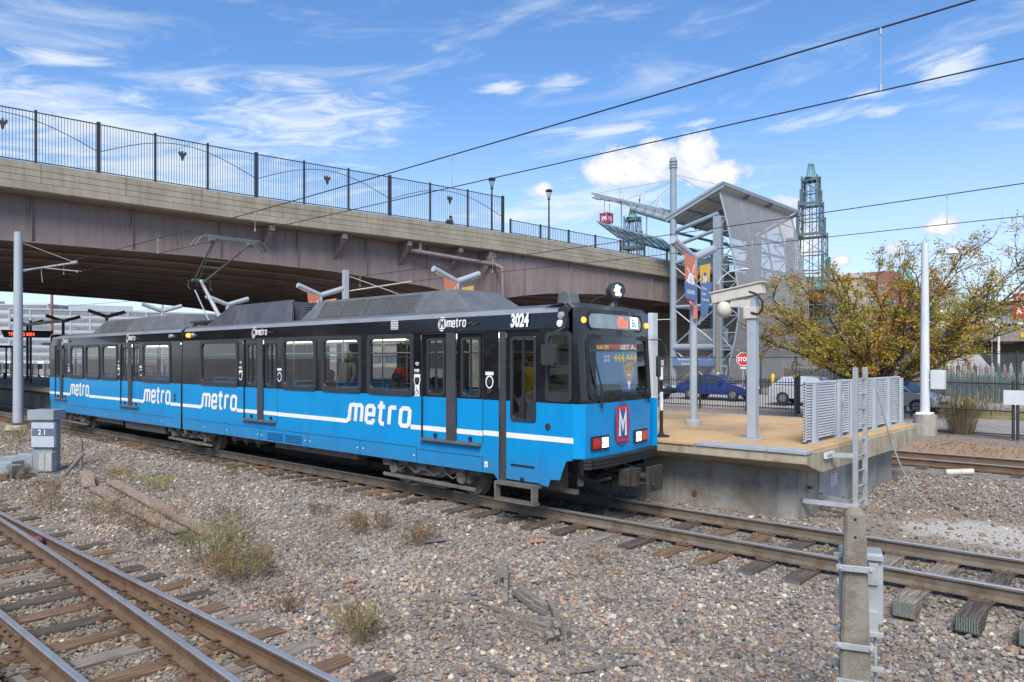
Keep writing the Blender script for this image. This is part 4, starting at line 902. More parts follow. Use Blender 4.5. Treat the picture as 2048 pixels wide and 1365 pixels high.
    for ch, x in (('O', -32.6), ('H', -30.8), ('A', -29.3)):
        mb = MB(); z = 13.75+.272*(-28.2-x)
        S = {'O': ([[.18*math.cos(i*.628), .42+.40*math.sin(i*.628)] for i in range(10)], True), 'H': ([[-.2, 0], [-.2, .85], [-.2, .42], [.2, .42], [.2, 0], [.2, .85]], False), 'A': ([[-.24, 0], [0, .9], [.24, 0]], False)}[ch]
        mb.stroke(S[0], .09, (x, Y0-.3, z), (1,0,0), (0,0,1), (0,0,0), S[1]); mb.stroke(S[0], .09, (x, Y0-.3, z), (1,0,0), (0,0,1), (0,.08,0), S[1]); mb.build('letter', 'palegrey', t)
    # stairs, yellow nosings
    def flight(x0, z0, x1, z1, y, n):
        mb = MB()
        for k in range(n):
            u = k/n; x = x0+(x1-x0)*u; z = z0+(z1-z0)*u; mb.box(x, y, z, x+abs(x1-x0)/n*.95, y+1.3, z+.05)
        f = mb.build('stair_flight', 'towerpaint', t); mb = MB()
        for k in range(n):
            u = k/n; x = x0+(x1-x0)*u; z = z0+(z1-z0)*u; mb.box(x-.01, y-.02, z-.02, x+abs(x1-x0)/n*.9, y+.02, z+.10)
        mb.build('yellow_nosing', 'yellow', f)
        mb = MB(); mb.beam((x0, y-.06, z0-.05), (x1, y-.06, z1-.05), .05, .28); mb.cyl((x0, y, z0+1.0), (x1, y, z1+1.0), .03, .03, 6); mb.build('stringer', 'towerpaint', f)
    flight(-27.4, .6, -25.2, 4.4, 52.6, 16); flight(-27.3, 5.2, -25.1, 9.0, 51.2, 16)
    for z in (3.6, 8.9): mb = MB(); mb.box(-28.0, 51.0, z, -24.8, 54.2, z+.15); lg = mb.build('landing', 'deckunder', t); mb = MB(); mb.box(-28.0, 50.95, z+.15, -24.8, 50.99, z+1.2); mb.build('landing_parapet', 'galv', lg)
    mb = MB().use('signblue'); mb.box(-28.0, Y0-.42, 2.05, -24.5, Y0-.38, 2.72); mb.use('white'); text(mb, 'Northbound MetroBus', (-27.6, Y0-.42, 2.45), (1,0,0), (0,0,1), .22, .85, .003); text(mb, 'Grand Avenue', (-27.3, Y0-.42, 2.14), (1,0,0), (0,0,1), .22, .85, .003)
    mb.use('orange'); text(mb, 'BUS', (-25.2, Y0-.42, 2.45), (1,0,0), (0,0,1), .22, .8, .003); mb.build('direction_sign', None, t)
build_tower()
def build_hanging_sign():
    t = thing('hanging_cube_sign', (-34.1, 48.9, 14.0), 'small red framed hanging cube with a white letter M on blue', 'sign')
    x, y, z = -34.15, 48.9, 13.75; h = .34
    mb = MB(); mb.box(x-h*.8, y-h*.8, z-h*.8, x+h*.8, y+h*.8, z+h*.8); b = mb.build('box', 'navy', t)
    mb = MB()
    for a in (-h, h):
        for c in (-h, h): mb.beam((x-h-.05, y+a, z+c), (x+h+.05, y+a, z+c), .1, .1); mb.beam((x+a, y-h, z+c), (x+a, y+h, z+c), .1, .1); mb.beam((x+a, y+c, z-h), (x+a, y+c, z+h), .1, .1)
    mb.build('red_frame', 'red', t)
    mb = MB()
    for (o, ux) in (((x, y-h*.8-.005, z-.2), (1,0,0)), ((x+h*.8+.005, y, z-.2), (0,1,0))): mb.stroke([(-.15, 0), (-.15, .40), (0, .15), (.15, .40), (.15, 0)], .10, o, ux, (0,0,1), (0,0,0))
    mb.build('letter', 'white', b)
    mb = MB(); mb.cyl((x-.2, y, z+h), (x-.2, y, 15.2), .03); mb.cyl((x+.3, y, z+h), (x+.3, y, 14.9), .03); mb.build('hanger', 'galv', t)
build_hanging_sign()

def lattice(name, x, y, tiers, label, base_roof=None, scale=1.0):
    t = thing(name, (x, y, 0), label, 'lattice tower', 'green topped lattice towers by the bridge')
    for (z0, z1, w) in tiers:
        mb = MB(); rot = R(8)
        C = [(math.cos(rot+a)*w*1.41, math.sin(rot+a)*w*1.41) for a in (R(45), R(135), R(225), R(315))]; n = max(2, int((z1-z0)/1.3))
        for i, (cx, cy) in enumerate(C):
            mb.box(x+cx-.075*scale, y+cy-.075*scale, z0, x+cx+.075*scale, y+cy+.075*scale, z1+.35)
            dx, dy = C[(i+1) % 4]
            for q in (.33, .67): mb.box(x+cx+(dx-cx)*q-.03, y+cy+(dy-cy)*q-.03, z0, x+cx+(dx-cx)*q+.03, y+cy+(dy-cy)*q+.03, z1)
            for k in range(n+1): z = z0+(z1-z0)*k/n; mb.beam((x+cx, y+cy, z), (x+dx, y+dy, z), .10 if k in (0, n) else .06, .26 if k == n else .10)
            for k in range(n): z = z0+(z1-z0)*k/n; zz = z0+(z1-z0)*(k+1)/n; mb.cyl((x+cx, y+cy, z), (x+dx, y+dy, zz), .015, .015, 4); mb.cyl((x+cx, y+cy, zz), (x+dx, y+dy, z), .022, .022, 4)
            mb.box(x+cx*1.13-.09*scale, y+cy*1.13-.09*scale, z0, x+cx*1.13+.09*scale, y+cy*1.13+.09*scale, z0+(z1-z0)*.62)
        mb.build('lattice_tier', 'obel', t)
    zt, w = tiers[-1][1], tiers[-1][2]
    mb = MB(); mb.lathe((x, y, zt+.15), [(w*1.55, 0), (w*.75, .45*scale), (w*.62, .5*scale)], 4)
    for k in range(8): a = k*.785; mb.beam((x+math.cos(a)*w*.60, y+math.sin(a)*w*.60, zt+.5*scale), (x+math.cos(a)*w*.36, y+math.sin(a)*w*.36, zt+1.95*scale), .11*scale, .16*scale)
    mb.lathe((x, y, zt+1.9*scale), [(w*.42, 0), (w*.42, .1), (w*.3, .16)], 8)
    mb.build('lantern', 'copper', t)
    if base_roof:
        mb = MB(); z, rr = base_roof; mb.lathe((x, y, z), [(rr*1.42, 0), (.3, 1.1)], 4); mb.build('pyramid_roof', 'copper', t)
lattice('lattice_tower', -26.0, 70.5, [(0, 9.9, 1.7), (9.9, 13.9, 1.22), (13.9, 17.0, .92), (17.0, 18.3, .66)][:0]+[(0, 9.0, 1.85), (9.0, 14.1, 1.22), (14.1, 17.0, .92), (17.0, 19.3, .68)][:4], 'tall stepped lattice tower with green lantern top, right of the perforated screen', (9.0, 1.45), .75)
lattice('lattice_tower', -40.2, 62.0, [(8.0, 13.4, .85), (13.4, 16.2, .62)], 'smaller green topped lattice tower behind the glass awning left of the mast', None, .6)
# small lanterns on the far building roof beside the lattice tower
# ---------------------------------------------------------------- beige block building and brick church behind the tree
def build_block():
    t = thing('block_building', (-28, 82, 0), 'beige building with square stone panels behind the left half of the tree', 'building')
    mb = MB(); mb.box(-42, 74, 0, -22.6, 77.5, 10.2); mb.build('wall', 'beige', t)
    mb = MB()
    for k in range(1, 11): z = .95*k; mb.box(-42, 73.98, z-.02, -22.6, 74, z+.02); mb.box(-22.6, 74, z-.02, -22.58, 77.5, z+.02)
    for k in range(14): x = -22.6-1.5*k; mb.box(x-.02, 73.975, 0, x+.02, 73.98, 10.2)
    for k in range(3): y = 74+1.6*k; mb.box(-22.58, y-.02, 0, -22.57, y+.02, 10.2)
    mb.build('joint_lines', 'deckunder', t)
    mb = MB(); mb.box(-42.2, 73.8, 10.2, -22.4, 77.7, 10.6); mb.build('cornice', 'beige', t)
    for x in (-26.0,): mb = MB(); mb.lathe((x, 75, 10.6), [(.3, 0), (.3, .7), (.24, .8), (.24, 1.5), (.27, 1.6), (.06, 1.9)], 8); mb.build('roof_lantern', 'obel', t)
build_block()
def brick_tower(x, y, w, z, label, roof=None, wins=0):
    t = thing('brick_building', (x, y, 0), label, 'building', 'red brick buildings behind the tree'); mb = MB(); mb.box(x-w, y-w, 0, x+w, y+w, z); mb.build('wall', 'brick', t)
    if roof: mb = MB(); mb.lathe((x, y, z), [(w*1.5, 0), (.05, roof)], 4 if w > 1.6 else 8); mb.build('spire', 'copper', t)
    mb = MB()
    for k in range(wins):
        for j in (-.5, .0, .5): mb.box(x+w*j-.3, y-w-.02, 2+2.6*k, x+w*j+.3, y-w, 3.6+2.6*k)
    if wins: mb.build('window', 'winbld', t)
brick_tower(-27.6, 96, 2.3, 12.8, 'broad red brick wall seen low through the middle of the tree', None, 4)
brick_tower(-25.4, 99, .95, 12.0, 'narrow red brick turret with green pointed roof behind the tree', 2.4, 2)

# ---------------------------------------------------------------- people
def person(x, y, z, face, label, top, legs, skin='skin', pose='stand', h=1.75, hood=None, hat=None, beard=False, group=None, backpack=None):
    """one skinned body; face = heading angle (radians) the person looks toward"""
    root = thing('person', (x, y, z), label, 'person', group); s = h/1.75
    J = {'pel': (0,0,.95), 'ch': (.01,0,1.28), 'nk': (0,0,1.47), 'hd': (.02,0,1.60), 'tp': (.01,0,1.70)}
    ang = {'stand': 0, 'lean': .5}.get(pose, 0)
    for sd in (-1, 1):
        q = 'l' if sd > 0 else 'r'
        J['sh'+q] = (0, sd*.19, 1.40); J['el'+q] = (.02+ang*.3, sd*.24, 1.12); J['wr'+q] = (.14+ang*.5, sd*.19, .92)
        J['hp'+q] = (0, sd*.09, .90); J['kn'+q] = (.04, sd*.10, .50); J['an'+q] = (-.02, sd*.10, .08); J['to'+q] = (.14, sd*.11, .04)
        if pose == 'walk': J['kn'+q] = (.12*sd+.05, sd*.10, .5); J['an'+q] = (.24*sd-.05, sd*.1, .1); J['to'+q] = (.24*sd+.1, sd*.11, .05)
        if pose == 'sit': J['kn'+q] = (.44, sd*.11, .93-.42); J['an'+q] = (.42, sd*.11, .08); J['to'+q] = (.56, sd*.12, .04); J['el'+q] = (.10, sd*.24, 1.12); J['wr'+q] = (.32, sd*.16, 1.02)
    if pose == 'sit':
        for k in list(J):
            if k[:2] not in ('kn', 'an', 'to'): J[k] = (J[k][0], J[k][1], J[k][2]-.42)
    if ang:
        for k in ('ch', 'nk', 'hd', 'tp', 'shl', 'shr', 'ell', 'elr'): p = J[k]; d = p[2]-.95; J[k] = (p[0]+d*math.sin(ang), p[1], .95+d*math.cos(ang))
    rad = {'pel': .145, 'ch': .155, 'nk': .06, 'hd': .098, 'tp': .075, 'sh': .075, 'el': .048, 'wr': .035, 'hp': .095, 'kn': .062, 'an': .045, 'to': .04}
    E_ = [('pel','ch'),('ch','nk'),('nk','hd'),('hd','tp')]+[(a+q, b+q) if a not in ('ch','pel') else (a, b+q) for q in 'lr' for a, b in (('ch','sh'),('sh','el'),('el','wr'),('pel','hp'),('hp','kn'),('kn','an'),('an','to'))]
    K = list(J); K.remove('pel'); K = ['pel']+K; ca, sa = math.cos(face), math.sin(face)
    me = bpy.data.meshes.new('body'); me.from_pydata([((J[k][0]*ca-J[k][1]*sa)*s, (J[k][0]*sa+J[k][1]*ca)*s, J[k][2]*s) for k in K], [(K.index(a), K.index(b)) for a, b in E_], [])
    o = bpy.data.objects.new('body', me); COL.objects.link(o); o.parent = root
    sk = o.modifiers.new('skin', 'SKIN'); sk.use_smooth_shade = True; sub = o.modifiers.new('sub', 'SUBSURF'); sub.levels = 1; sub.render_levels = 1
    for i, k in enumerate(K):
        r = rad.get(k, rad.get(k[:2], .05))*s; me.skin_vertices[0].data[i].radius = (r, r*(1.12 if k in ('ch', 'pel') else 1))
    me.skin_vertices[0].data[0].use_root = True
    bpy.context.view_layer.update(); m2 = bpy.data.meshes.new_from_object(o.evaluated_get(bpy.context.evaluated_depsgraph_get())); o.modifiers.clear(); o.data = m2
    m2.materials.clear()
    for m in (top, legs, skin, 'rubber'): m2.materials.append(M[m])
    hz = J['nk'][2]*s-.01; wz = J['pel'][2]*s-.02; hp = Vector(J['hd']); hw = Vector(((hp.x*ca-hp.y*sa)*s, (hp.x*sa+hp.y*ca)*s, hp.z*s))
    for f in m2.polygons:
        c = f.center; i = 0 if c.z > wz else 1
        if c.z > hz and (Vector(c)-hw).length < .2*s: i = 2
        for q in 'lr':
            p = Vector(J['wr'+q]); p = Vector(((p.x*ca-p.y*sa)*s, (p.x*sa+p.y*ca)*s, p.z*s))
            if (Vector(c)-p).length < .07*s: i = 2
            elif i == 1 and (Vector(c)-p).length < .2*s and pose != 'sit' and abs((Vector(c)-p).z) < .2 and math.hypot(c.x, c.y) > .17*s: i = 0
        if c.z < .09*s: i = 3
        f.material_index = i
    fx, fy = ca, sa; H = hw; W = lambda a, b, c: (H.x+a*fx-b*fy, H.y+a*fy+b*fx, H.z+c)
    def child(mb, nm, m): 
        c = mb.build(nm, m); c.parent = root; return c
    for b in (-1, 1):      # hands: palm, four fingers and thumb
        p = Vector(J['wr'+('l' if b > 0 else 'r')]); p = Vector(((p.x*ca-p.y*sa)*s, (p.x*sa+p.y*ca)*s, p.z*s)); mb = MB(); dn = Vector((ca*.55, sa*.55, -.75 if pose != 'sit' else -.1)).normalized(); sdv = Vector((-sa, ca, 0))
        mb.beam(p, p+dn*.09, .075, .032)
        for k in range(4): a = p+dn*.085+sdv*(-.028+.019*k); l = (.062, .075, .07, .055)[k]; mb.tube([a, a+dn*l*.55, a+dn*l*.9+Vector((ca*-.01, sa*-.01, -.012))], .009, 5)
        a = p+dn*.03-sdv*.035*b; mb.tube([a, a+dn*.03-sdv*.025*b, a+dn*.06-sdv*.028*b], .010, 5); child(mb, 'hand', skin)
    mb = MB().use(skin); mb.ball(W(.095, 0, -.01), .02, .015, .028, 6, 5); mb.ball(W(0, .10, 0), .02, .015, .03, 6, 5); mb.ball(W(0, -.10, 0), .02, .015, .03, 6, 5)
    mb.use('white'); mb.ball(W(.082, .035, .03), .014, .014, .010, 6, 5); mb.ball(W(.082, -.035, .03), .014, .014, .010, 6, 5)
    mb.use('beard'); mb.ball(W(.093, .035, .03), .006, .006, .006, 5, 4); mb.ball(W(.093, -.035, .03), .006, .006, .006, 5, 4); mb.ball(W(.085, 0, -.055), .012, .028, .006, 6, 4); child(mb, 'face_features', None)
    if beard: mb = MB(); mb.ball(W(.045, 0, -.075), .07, .078, .05, 10, 6); child(mb, 'beard', 'beard')
    if hood: mb = MB(); mb.ball(W(-.03, 0, .03), .125, .125, .15, 12, 8); child(mb, 'hood', hood)
    elif hat: mb = MB(); mb.lathe(W(0, 0, .04), [(.19, 0), (.19, .012), (.115, .02), (.105, .12), (.06, .14)] if hat != 'cloth_dark' else [(.115, -.02), (.12, .03), (.10, .10), (.04, .13)], 14); child(mb, 'hat', hat)
    else: mb = MB(); mb.ball(W(-.02, 0, .05), .105, .105, .09, 10, 7); child(mb, 'hair', 'beard')
    if backpack: mb = MB(); mb.ball((-.2*ca, -.2*sa, 1.2*s), .16, .17, .27, 10, 7); child(mb, 'backpack', backpack)
    return root

# ---------------------------------------------------------------- the train
SY, FY = 9.5, 12.1                   # near and far side planes
ZB, ZW = 1.86, .56                   # blue / black boundary, skirt bottom
FR, GAP, RE = -7.1, -21.5, -33.45
train = thing('light_rail_train', (-20, 10.8, 0), 'blue and black two-section light rail train numbered 3024 with white metro lettering', 'train')
NY = [9.5, 9.56, 9.62, 9.70]+[9.70+.1283*k for k in range(1, 17)]+[11.88, 11.95, 12.02, 12.1]
def fx(y):   # front surface in plan: gently bowed, rounded at both corners
    def f(v):
        c = -7.115-.16*max(0, (v-10.1)/1.8)**2-.05*max(0, (v-10.0)/1.8)
        if v < 9.62: c -= .17*((9.62-v)/.12)**1.6
        if v > 11.95: c -= .20*((v-11.95)/.15)**1.6
        return c
    for a, b in zip(NY[:-1], NY[1:]):
        if y <= b+1e-9: return f(a)+(f(b)-f(a))*(y-a)/(b-a)
    return f(y)
def rake(z): return .10*max(0, (z-1.9)/1.5) + .02*max(0, (1.9-z))
DOORS = [(-10.99, -9.30, 1.06, 3.08), (-17.92, -16.26, 1.06, 3.08), (-26.11, -24.50, 1.06, 3.08), (-32.72, -31.22, 1.06, 3.08), (-8.92, -7.97, .50, 3.08)]
WINS = [(-12.70, -11.20), (-14.39, -12.89), (-16.05, -14.58), (-20.33, -18.18), (-24.30, -22.22), (-27.75, -26.32), (-29.34, -27.93), (-30.93, -29.53)]
CABW = (-7.85, -7.23, 1.90, 3.03)
def side_skin(y, holes, name, sgn):
    xs = sorted(set([RE+.25, -7.30 if sgn < 0 else -7.60, GAP-.06, GAP+.06, -9.04, -8.92, -8.78]+[v for h in holes for v in h[:2]])); zs = sorted(set([ZW, ZB, 3.10]+[v for h in holes for v in h[2:]]))
    mb = MB()
    for a, b in zip(xs[:-1], xs[1:]):
        for c, d in zip(zs[:-1], zs[1:]):
            mx, mz = (a+b)/2, (c+d)/2
            if c < ZW or GAP-.06 < mx < GAP+.06: continue
            if any(h[0] < mx < h[1] and h[2] < mz < h[3] for h in holes): continue
            mb.use('blue' if d <= ZB+.001 else 'black'); mb.quad((a, y, c), (b, y, c), (b, y, d), (a, y, d))
    # lower skirt around the low front door and the raked nose end
    mb.use('blue'); mb.quad((-9.04, y, ZW), (-8.92, y, .44), (-8.92, y, ZW+.001), (-9.0, y, ZW+.001))
    mb.add([(-7.97, y, ZW), (-7.97, y, .49), (-7.80, y, .47), (-7.75, y, .60), (-7.55, y, .61), (-7.52, y, ZW+.15), (-7.42, y, .93), (-7.30, y, .95), (-7.30, y, ZB), (-7.97, y, ZB)], [tuple(range(10))])
    return mb.build(name, None, train)
holesN = [(a+.08, b-.08, 1.93, 3.01) for a, b in WINS]+DOORS+[(-7.97, -7.30, ZW, ZB), (-8.0+.15, -7.30, 1.90, 3.03)]
holesN = [(a+.08, b-.08, 1.93, 3.01) for a, b in WINS]+DOORS+[(-7.97, -7.30, ZW, ZB), (-7.80, -7.34, 1.93, 3.0)]
side_skin(SY, holesN, 'side_wall', -1)
holesF = [(a, b, 1.865, 3.06) for a, b in WINS]+[(a, b, 1.9, 3.0) for a, b, _, _ in DOORS[:4]]+[(-8.7, -7.75, 1.90, 3.03)]
side_skin(FY, holesF, 'side_wall', 1)
# roof band: black cove above the windows, lighter painted-in highlight strip, then the roof, one per section
def roof(x0, x1):
    def sec(x, w=0.0):
        P = []
        for s, y in ((1, SY), (-1, FY)):
            q = [(y+s*w, 3.10), (y+s*(.03+w), 3.36), (y+s*(.09+w), 3.45), (y+s*(.22+w), 3.50), (y+s*(.7+w), 3.55)]
            P += q if s == 1 else q[::-1]
        return P
    A = sec(x0); n = len(A); mb = MB(); vs = [(x0, a, b) for a, b in A]+[(x1, a, b) for a, b in A]; mb.use('black'); mb.add(vs, [])
    for i in range(n-1):
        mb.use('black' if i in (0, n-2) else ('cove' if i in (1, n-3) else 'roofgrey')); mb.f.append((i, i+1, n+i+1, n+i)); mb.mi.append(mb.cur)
    mb.use('black'); mb.f.append(tuple(range(n))); mb.mi.append(mb.cur); mb.f.append(tuple(range(n, 2*n))); mb.mi.append(mb.cur)
    return mb.build('roof', None, train)
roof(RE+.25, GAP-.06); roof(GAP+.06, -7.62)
# nose: lofted front with windscreen and destination openings
def front(sg, xoff):
    ys = NY; zs = [.98, 1.4, 1.86, 1.92, 2.98, 3.06, 3.34, 3.42]
    X = (lambda y, z: fx(y)-rake(z)) if sg > 0 else (lambda y, z: RE+(-7.12-fx(y))*.75+rake(z))
    mb = MB()
    for a, b in zip(ys[:-1], ys[1:]):
        for c, d in zip(zs[:-1], zs[1:]):
            my, mz = (a+b)/2, (c+d)/2
            if 9.70 < my < 11.88 and 1.92 < mz < 2.98: continue
            if sg > 0 and 9.70 < my < 11.75 and 3.06 < mz < 3.34 and False: continue
            mb.use('blue' if d <= ZB+.001 else 'black'); mb.quad((X(a, c), a, c), (X(b, c), b, c), (X(b, d), b, d), (X(a, d), a, d))
    # brow down to the roof
    for a, b in zip(ys[:-1], ys[1:]):
        mb.use('frame'); e = -.10 if sg > 0 else .10
        mb.quad((X(a, 3.42), a, 3.42), (X(b, 3.42), b, 3.42), (X(b, 3.42)+e, b, 3.50), (X(a, 3.42)+e, a, 3.50))
        e2 = -7.9 if sg > 0 else RE+.9
        mb.use('roofgrey'); mb.quad((X(a, 3.42)+e, a, 3.50), (X(b, 3.42)+e, b, 3.50), (e2, b, 3.53), (e2, a, 3.53))
    # side cheeks between the nose and the side wall
    for y in (9.5, 12.1):
        xe = (-7.30 if y < 10 else -7.60) if sg > 0 else RE+.25
        for c, d in zip(zs[:-1], zs[1:]): mb.use('blue' if d <= ZB+.001 else 'black'); mb.quad((xe, y, c), (X(y, c), y, c), (X(y, d), y, d), (xe, y, d))
    if sg > 0: mb.use('black'); mb.quad((-7.62, 9.5, 3.10), (-7.30, 9.5, 3.10), (-7.30, 9.5, 3.42), (-7.62, 9.53, 3.40)); mb.use('frame'); mb.quad((-7.62, 9.53, 3.40), (-7.30, 9.5, 3.42), (-7.40, 9.5, 3.50), (-7.62, 9.66, 3.50))
    return mb.build('nose', None, train)
front(1, 0); front(-1, 0)
def nose_pt(y, z, off=.0): return (fx(y)-rake(z)+off, y, z)
mb = MB()     # windscreen
for a, b in zip([9.70, 10.2, 10.8, 11.4], [10.2, 10.8, 11.4, 11.88]): mb.quad(nose_pt(a, 1.92, -.01), nose_pt(b, 1.92, -.01), nose_pt(b, 2.98, -.01), nose_pt(a, 2.98, -.01))
mb.build('windscreen', 'wsglass', train)
mb = MB()
rr = [(9.70+.06*0, 1.92), ]
def rrect(y0, z0, y1, z1, r, n=4):
    P = []
    for (cy, cz, a0) in ((y1-r, z0+r, -90), (y1-r, z1-r, 0), (y0+r, z1-r, 90), (y0+r, z0+r, 180)):
        for k in range(n+1): a = R(a0+90*k/n); P.append((cy+r*math.cos(a), cz+r*math.sin(a)))
    return P
def nose_ring(y0, z0, y1, z1, r, w, m, name, par, off=.012):
    mb = MB(); P = rrect(y0, z0, y1, z1, r); n = len(P); Q = rrect(y0-w, z0-w, y1+w, z1+w, r+w); 
    mb.add([nose_pt(a, b, off) for a, b in P]+[nose_pt(a, b, off) for a, b in Q]+[nose_pt(a, b, off-.03) for a, b in P]+[nose_pt(a, b, off-.03) for a, b in Q], [(i, (i+1)%n, n+(i+1)%n, n+i) for i in range(n)]+[(i, (i+1)%n, 2*n+(i+1)%n, 2*n+i) for i in range(n)]+[(n+i, n+(i+1)%n, 3*n+(i+1)%n, 3*n+i) for i in range(n)])
    return mb.build(name, m, par)
nose_ring(9.77, 1.98, 11.80, 2.92, .10, .085, 'rubber', 'windscreen_seal', train)
mb = MB()
for a, b in zip([9.80+.0607*k for k in range(30)], [9.80+.0607*k for k in range(1, 31)]):
    q = lambda v: .09-math.sqrt(max(0, .09**2-max(0, .09-min(v-9.80, 11.621-v))**2)); mb.quad(nose_pt(a, 3.10+q(a), .006), nose_pt(b, 3.10+q(b), .006), nose_pt(b, 3.34-q(b), .006), nose_pt(a, 3.34-q(a), .006))
mb.build('destination_glass', mat('destination_glass', (.30, .36, .38), .12, 0, .3, 2), train); dsp = train.children[-1]
nose_ring(9.80, 3.10, 11.62, 3.34, .09, .035, 'rubber', 'destination_seal', train, .016)
mb = MB().use('signwhite'); mb.add([nose_pt(11.17, 3.13, .008), nose_pt(11.48, 3.13, .008), nose_pt(11.48, 3.33, .008), nose_pt(11.17, 3.33, .008)], [(0,1,2,3)])
dd = Vector(nose_pt(11.6, 3.1))-Vector(nose_pt(10.8, 3.1)); dd.z = 0; nn = Vector((dd.y, -dd.x, 0))
mb.use('ledred'); text(mb, 'Blue', nose_pt(10.72, 3.145, .012), dd, (0,0,1), .215, .88, .007, nrm=nn, lift=.006)
mb.use('navy'); text(mb, 'Blu', nose_pt(11.19, 3.15, .014), dd, (0,0,1), .20, .80, .006, nrm=nn, lift=.006)
mb.build('destination_letters', None, train)
for (y, z) in ((9.66, 3.22), (11.86, 3.20)):
    mb = MB(); p = nose_pt(y, z, 0); mb.cyl(p, (p[0]+.03, y, z), .05, .045, 12); o = mb.build('marker_lamp', 'amber', train)
for (ya, yb) in ((9.76, 10.26), (11.16, 11.72)):
    a = nose_pt(ya, 1.21, .015); b = nose_pt(yb, 1.21, .015); k = -1 if ya < 10.5 else 1
    mb = MB(); mb.beam(a, b, .03, .23); h = mb.build('lamp_cluster', 'rubber', train)
    A = Vector(nose_pt(ya, 1.21, .035)); B = Vector(nose_pt(yb, 1.21, .035)); q = lambda u: A+(B-A)*u
    r_, w_ = ((.06, .46), (.54, .94)) if k < 0 else ((.54, .94), (.06, .46))
    mb = MB(); mb.beam(q(r_[0]), q(r_[1]), .012, .17); mb.build('tail_lens', 'redlens', h)
    mb = MB()
    for u in (.12, .30):
        for dz in (-.045, .045): c = q(w_[0]+u); mb.beam((c.x-.001, c.y-.035, c.z+dz), (c.x, c.y+.035, c.z+dz), .02, .07)
    mb.build('headlight', 'headlamp', h)
# front emblem
mb = MB().use('navy'); C = (10.72, 1.47)
for k in range(16):
    a, b = -.285+.035625*k, -.285+.035625*(k+1); q = lambda v: .385*math.sqrt(max(0, 1-(v/.285)**2)); mb.quad(nose_pt(C[0]+a, C[1]-q(a), .008), nose_pt(C[0]+b, C[1]-q(b), .008), nose_pt(C[0]+b, C[1]+q(b), .008), nose_pt(C[0]+a, C[1]+q(a), .008))
mb.use('redlens')
def nstroke(mb, pts, w, off, closed=False):
    o = Vector(nose_pt(C[0], C[1], off)); ux = (Vector(nose_pt(C[0]+.2, C[1], off))-o).normalized(); mb.stroke(pts, w, o, ux, (0, 0, 1), (0,0,0), closed)
mb.use(mat('emblem_red', (.72, .02, .05), .5)); nstroke(mb, [(-.19, -.27), (.20, -.27), (.21, .27), (-.21, .27)], .055, .014, True)
mb.use('white'); nstroke(mb, [(-.105, -.20), (-.105, .20), (0, -.05), (.105, .20), (.105, -.20)], .085, .018)
mb.build('front_emblem', None, train)
# bumper below the nose
for k in range(3):
    mb = MB(); ysb = [9.55, 9.66, 10.2, 10.8, 11.4, 11.9, 12.03]
    for a, b in zip(ysb[:-1], ysb[1:]): mb.beam((fx(a)+.05, a, .955-.055*k), (fx(b)+.05, b, .955-.055*k), .16, .045)
    mb.build('bumper_strip', 'rubber', train)
mb = MB(); mb.add([(fx(9.6)-.02, 9.6, .98), (fx(12)-.02, 12.0, .98), (-8.0, 12.0, .98), (-8.0, 9.6, .98)], [(0,1,2,3)]); mb.build('nose_floor', 'underdark', train)
# wipers and mirrors
mb = MB(); mb.tube([nose_pt(10.02, 1.78, .03), nose_pt(10.0, 2.1, .05)], .02); mb.tube([nose_pt(10.0, 2.08, .06), nose_pt(9.82, 2.72, .05)], .012); mb.tube([nose_pt(9.86, 2.0, .04), nose_pt(9.80, 2.72, .04)], .016); mb.build('wiper', 'rubber', train)
mb = MB(); mb.tube([nose_pt(11.80, 1.80, .03), nose_pt(11.50, 2.02, .06), nose_pt(10.40, 2.0, .04)], .016); mb.tube([nose_pt(11.72, 1.88, .05), nose_pt(11.45, 2.08, .06)], .02); mb.build('wiper', 'rubber', train)
mb = MB(); mb.tube([(-7.40, SY-.02, 3.22), (-7.40, SY-.07, 3.10), (-7.52, SY-.16, 3.02), (-7.60, SY-.18, 2.9), (-7.60, SY-.18, 2.78)], .014); mb.box(-7.43, SY-.08, 3.10, -7.36, SY-.002, 3.26); mb.build('mirror_arm', 'frame', train)
mb = MB(); mb.prism(rrect(-.14, -.17, .14, .17, .05), (-7.61, SY-.24, 2.66), (.97,.1,0), (0,0,1), (.0,.06,0)); mi = mb.build('mirror', 'frame', train)
mb = MB(); mb.prism(rrect(-.12, -.15, .12, .15, .04), (-7.61, SY-.243, 2.66), (.97,.1,0), (0,0,1), (0,.002,0)); mb.build('mirror_glass', mat('mirror_glass', (.35, .37, .40), .08, .9, .05), mi)
mb = MB(); mb.tube([(-7.55, 12.12, 2.95), (-7.35, 12.3, 2.95), (-7.3, 12.42, 2.8), (-7.3, 12.42, 2.45), (-7.4, 12.25, 2.45)], .014); mb.build('mirror_arm', 'frame', train)
mb = MB(); mb.prism(rrect(-.05, -.20, .05, .20, .04), (-7.36, 12.2, 2.45), (0,1,0), (0,0,1), (.05,0,0)); mb.build('mirror', 'frame', train)
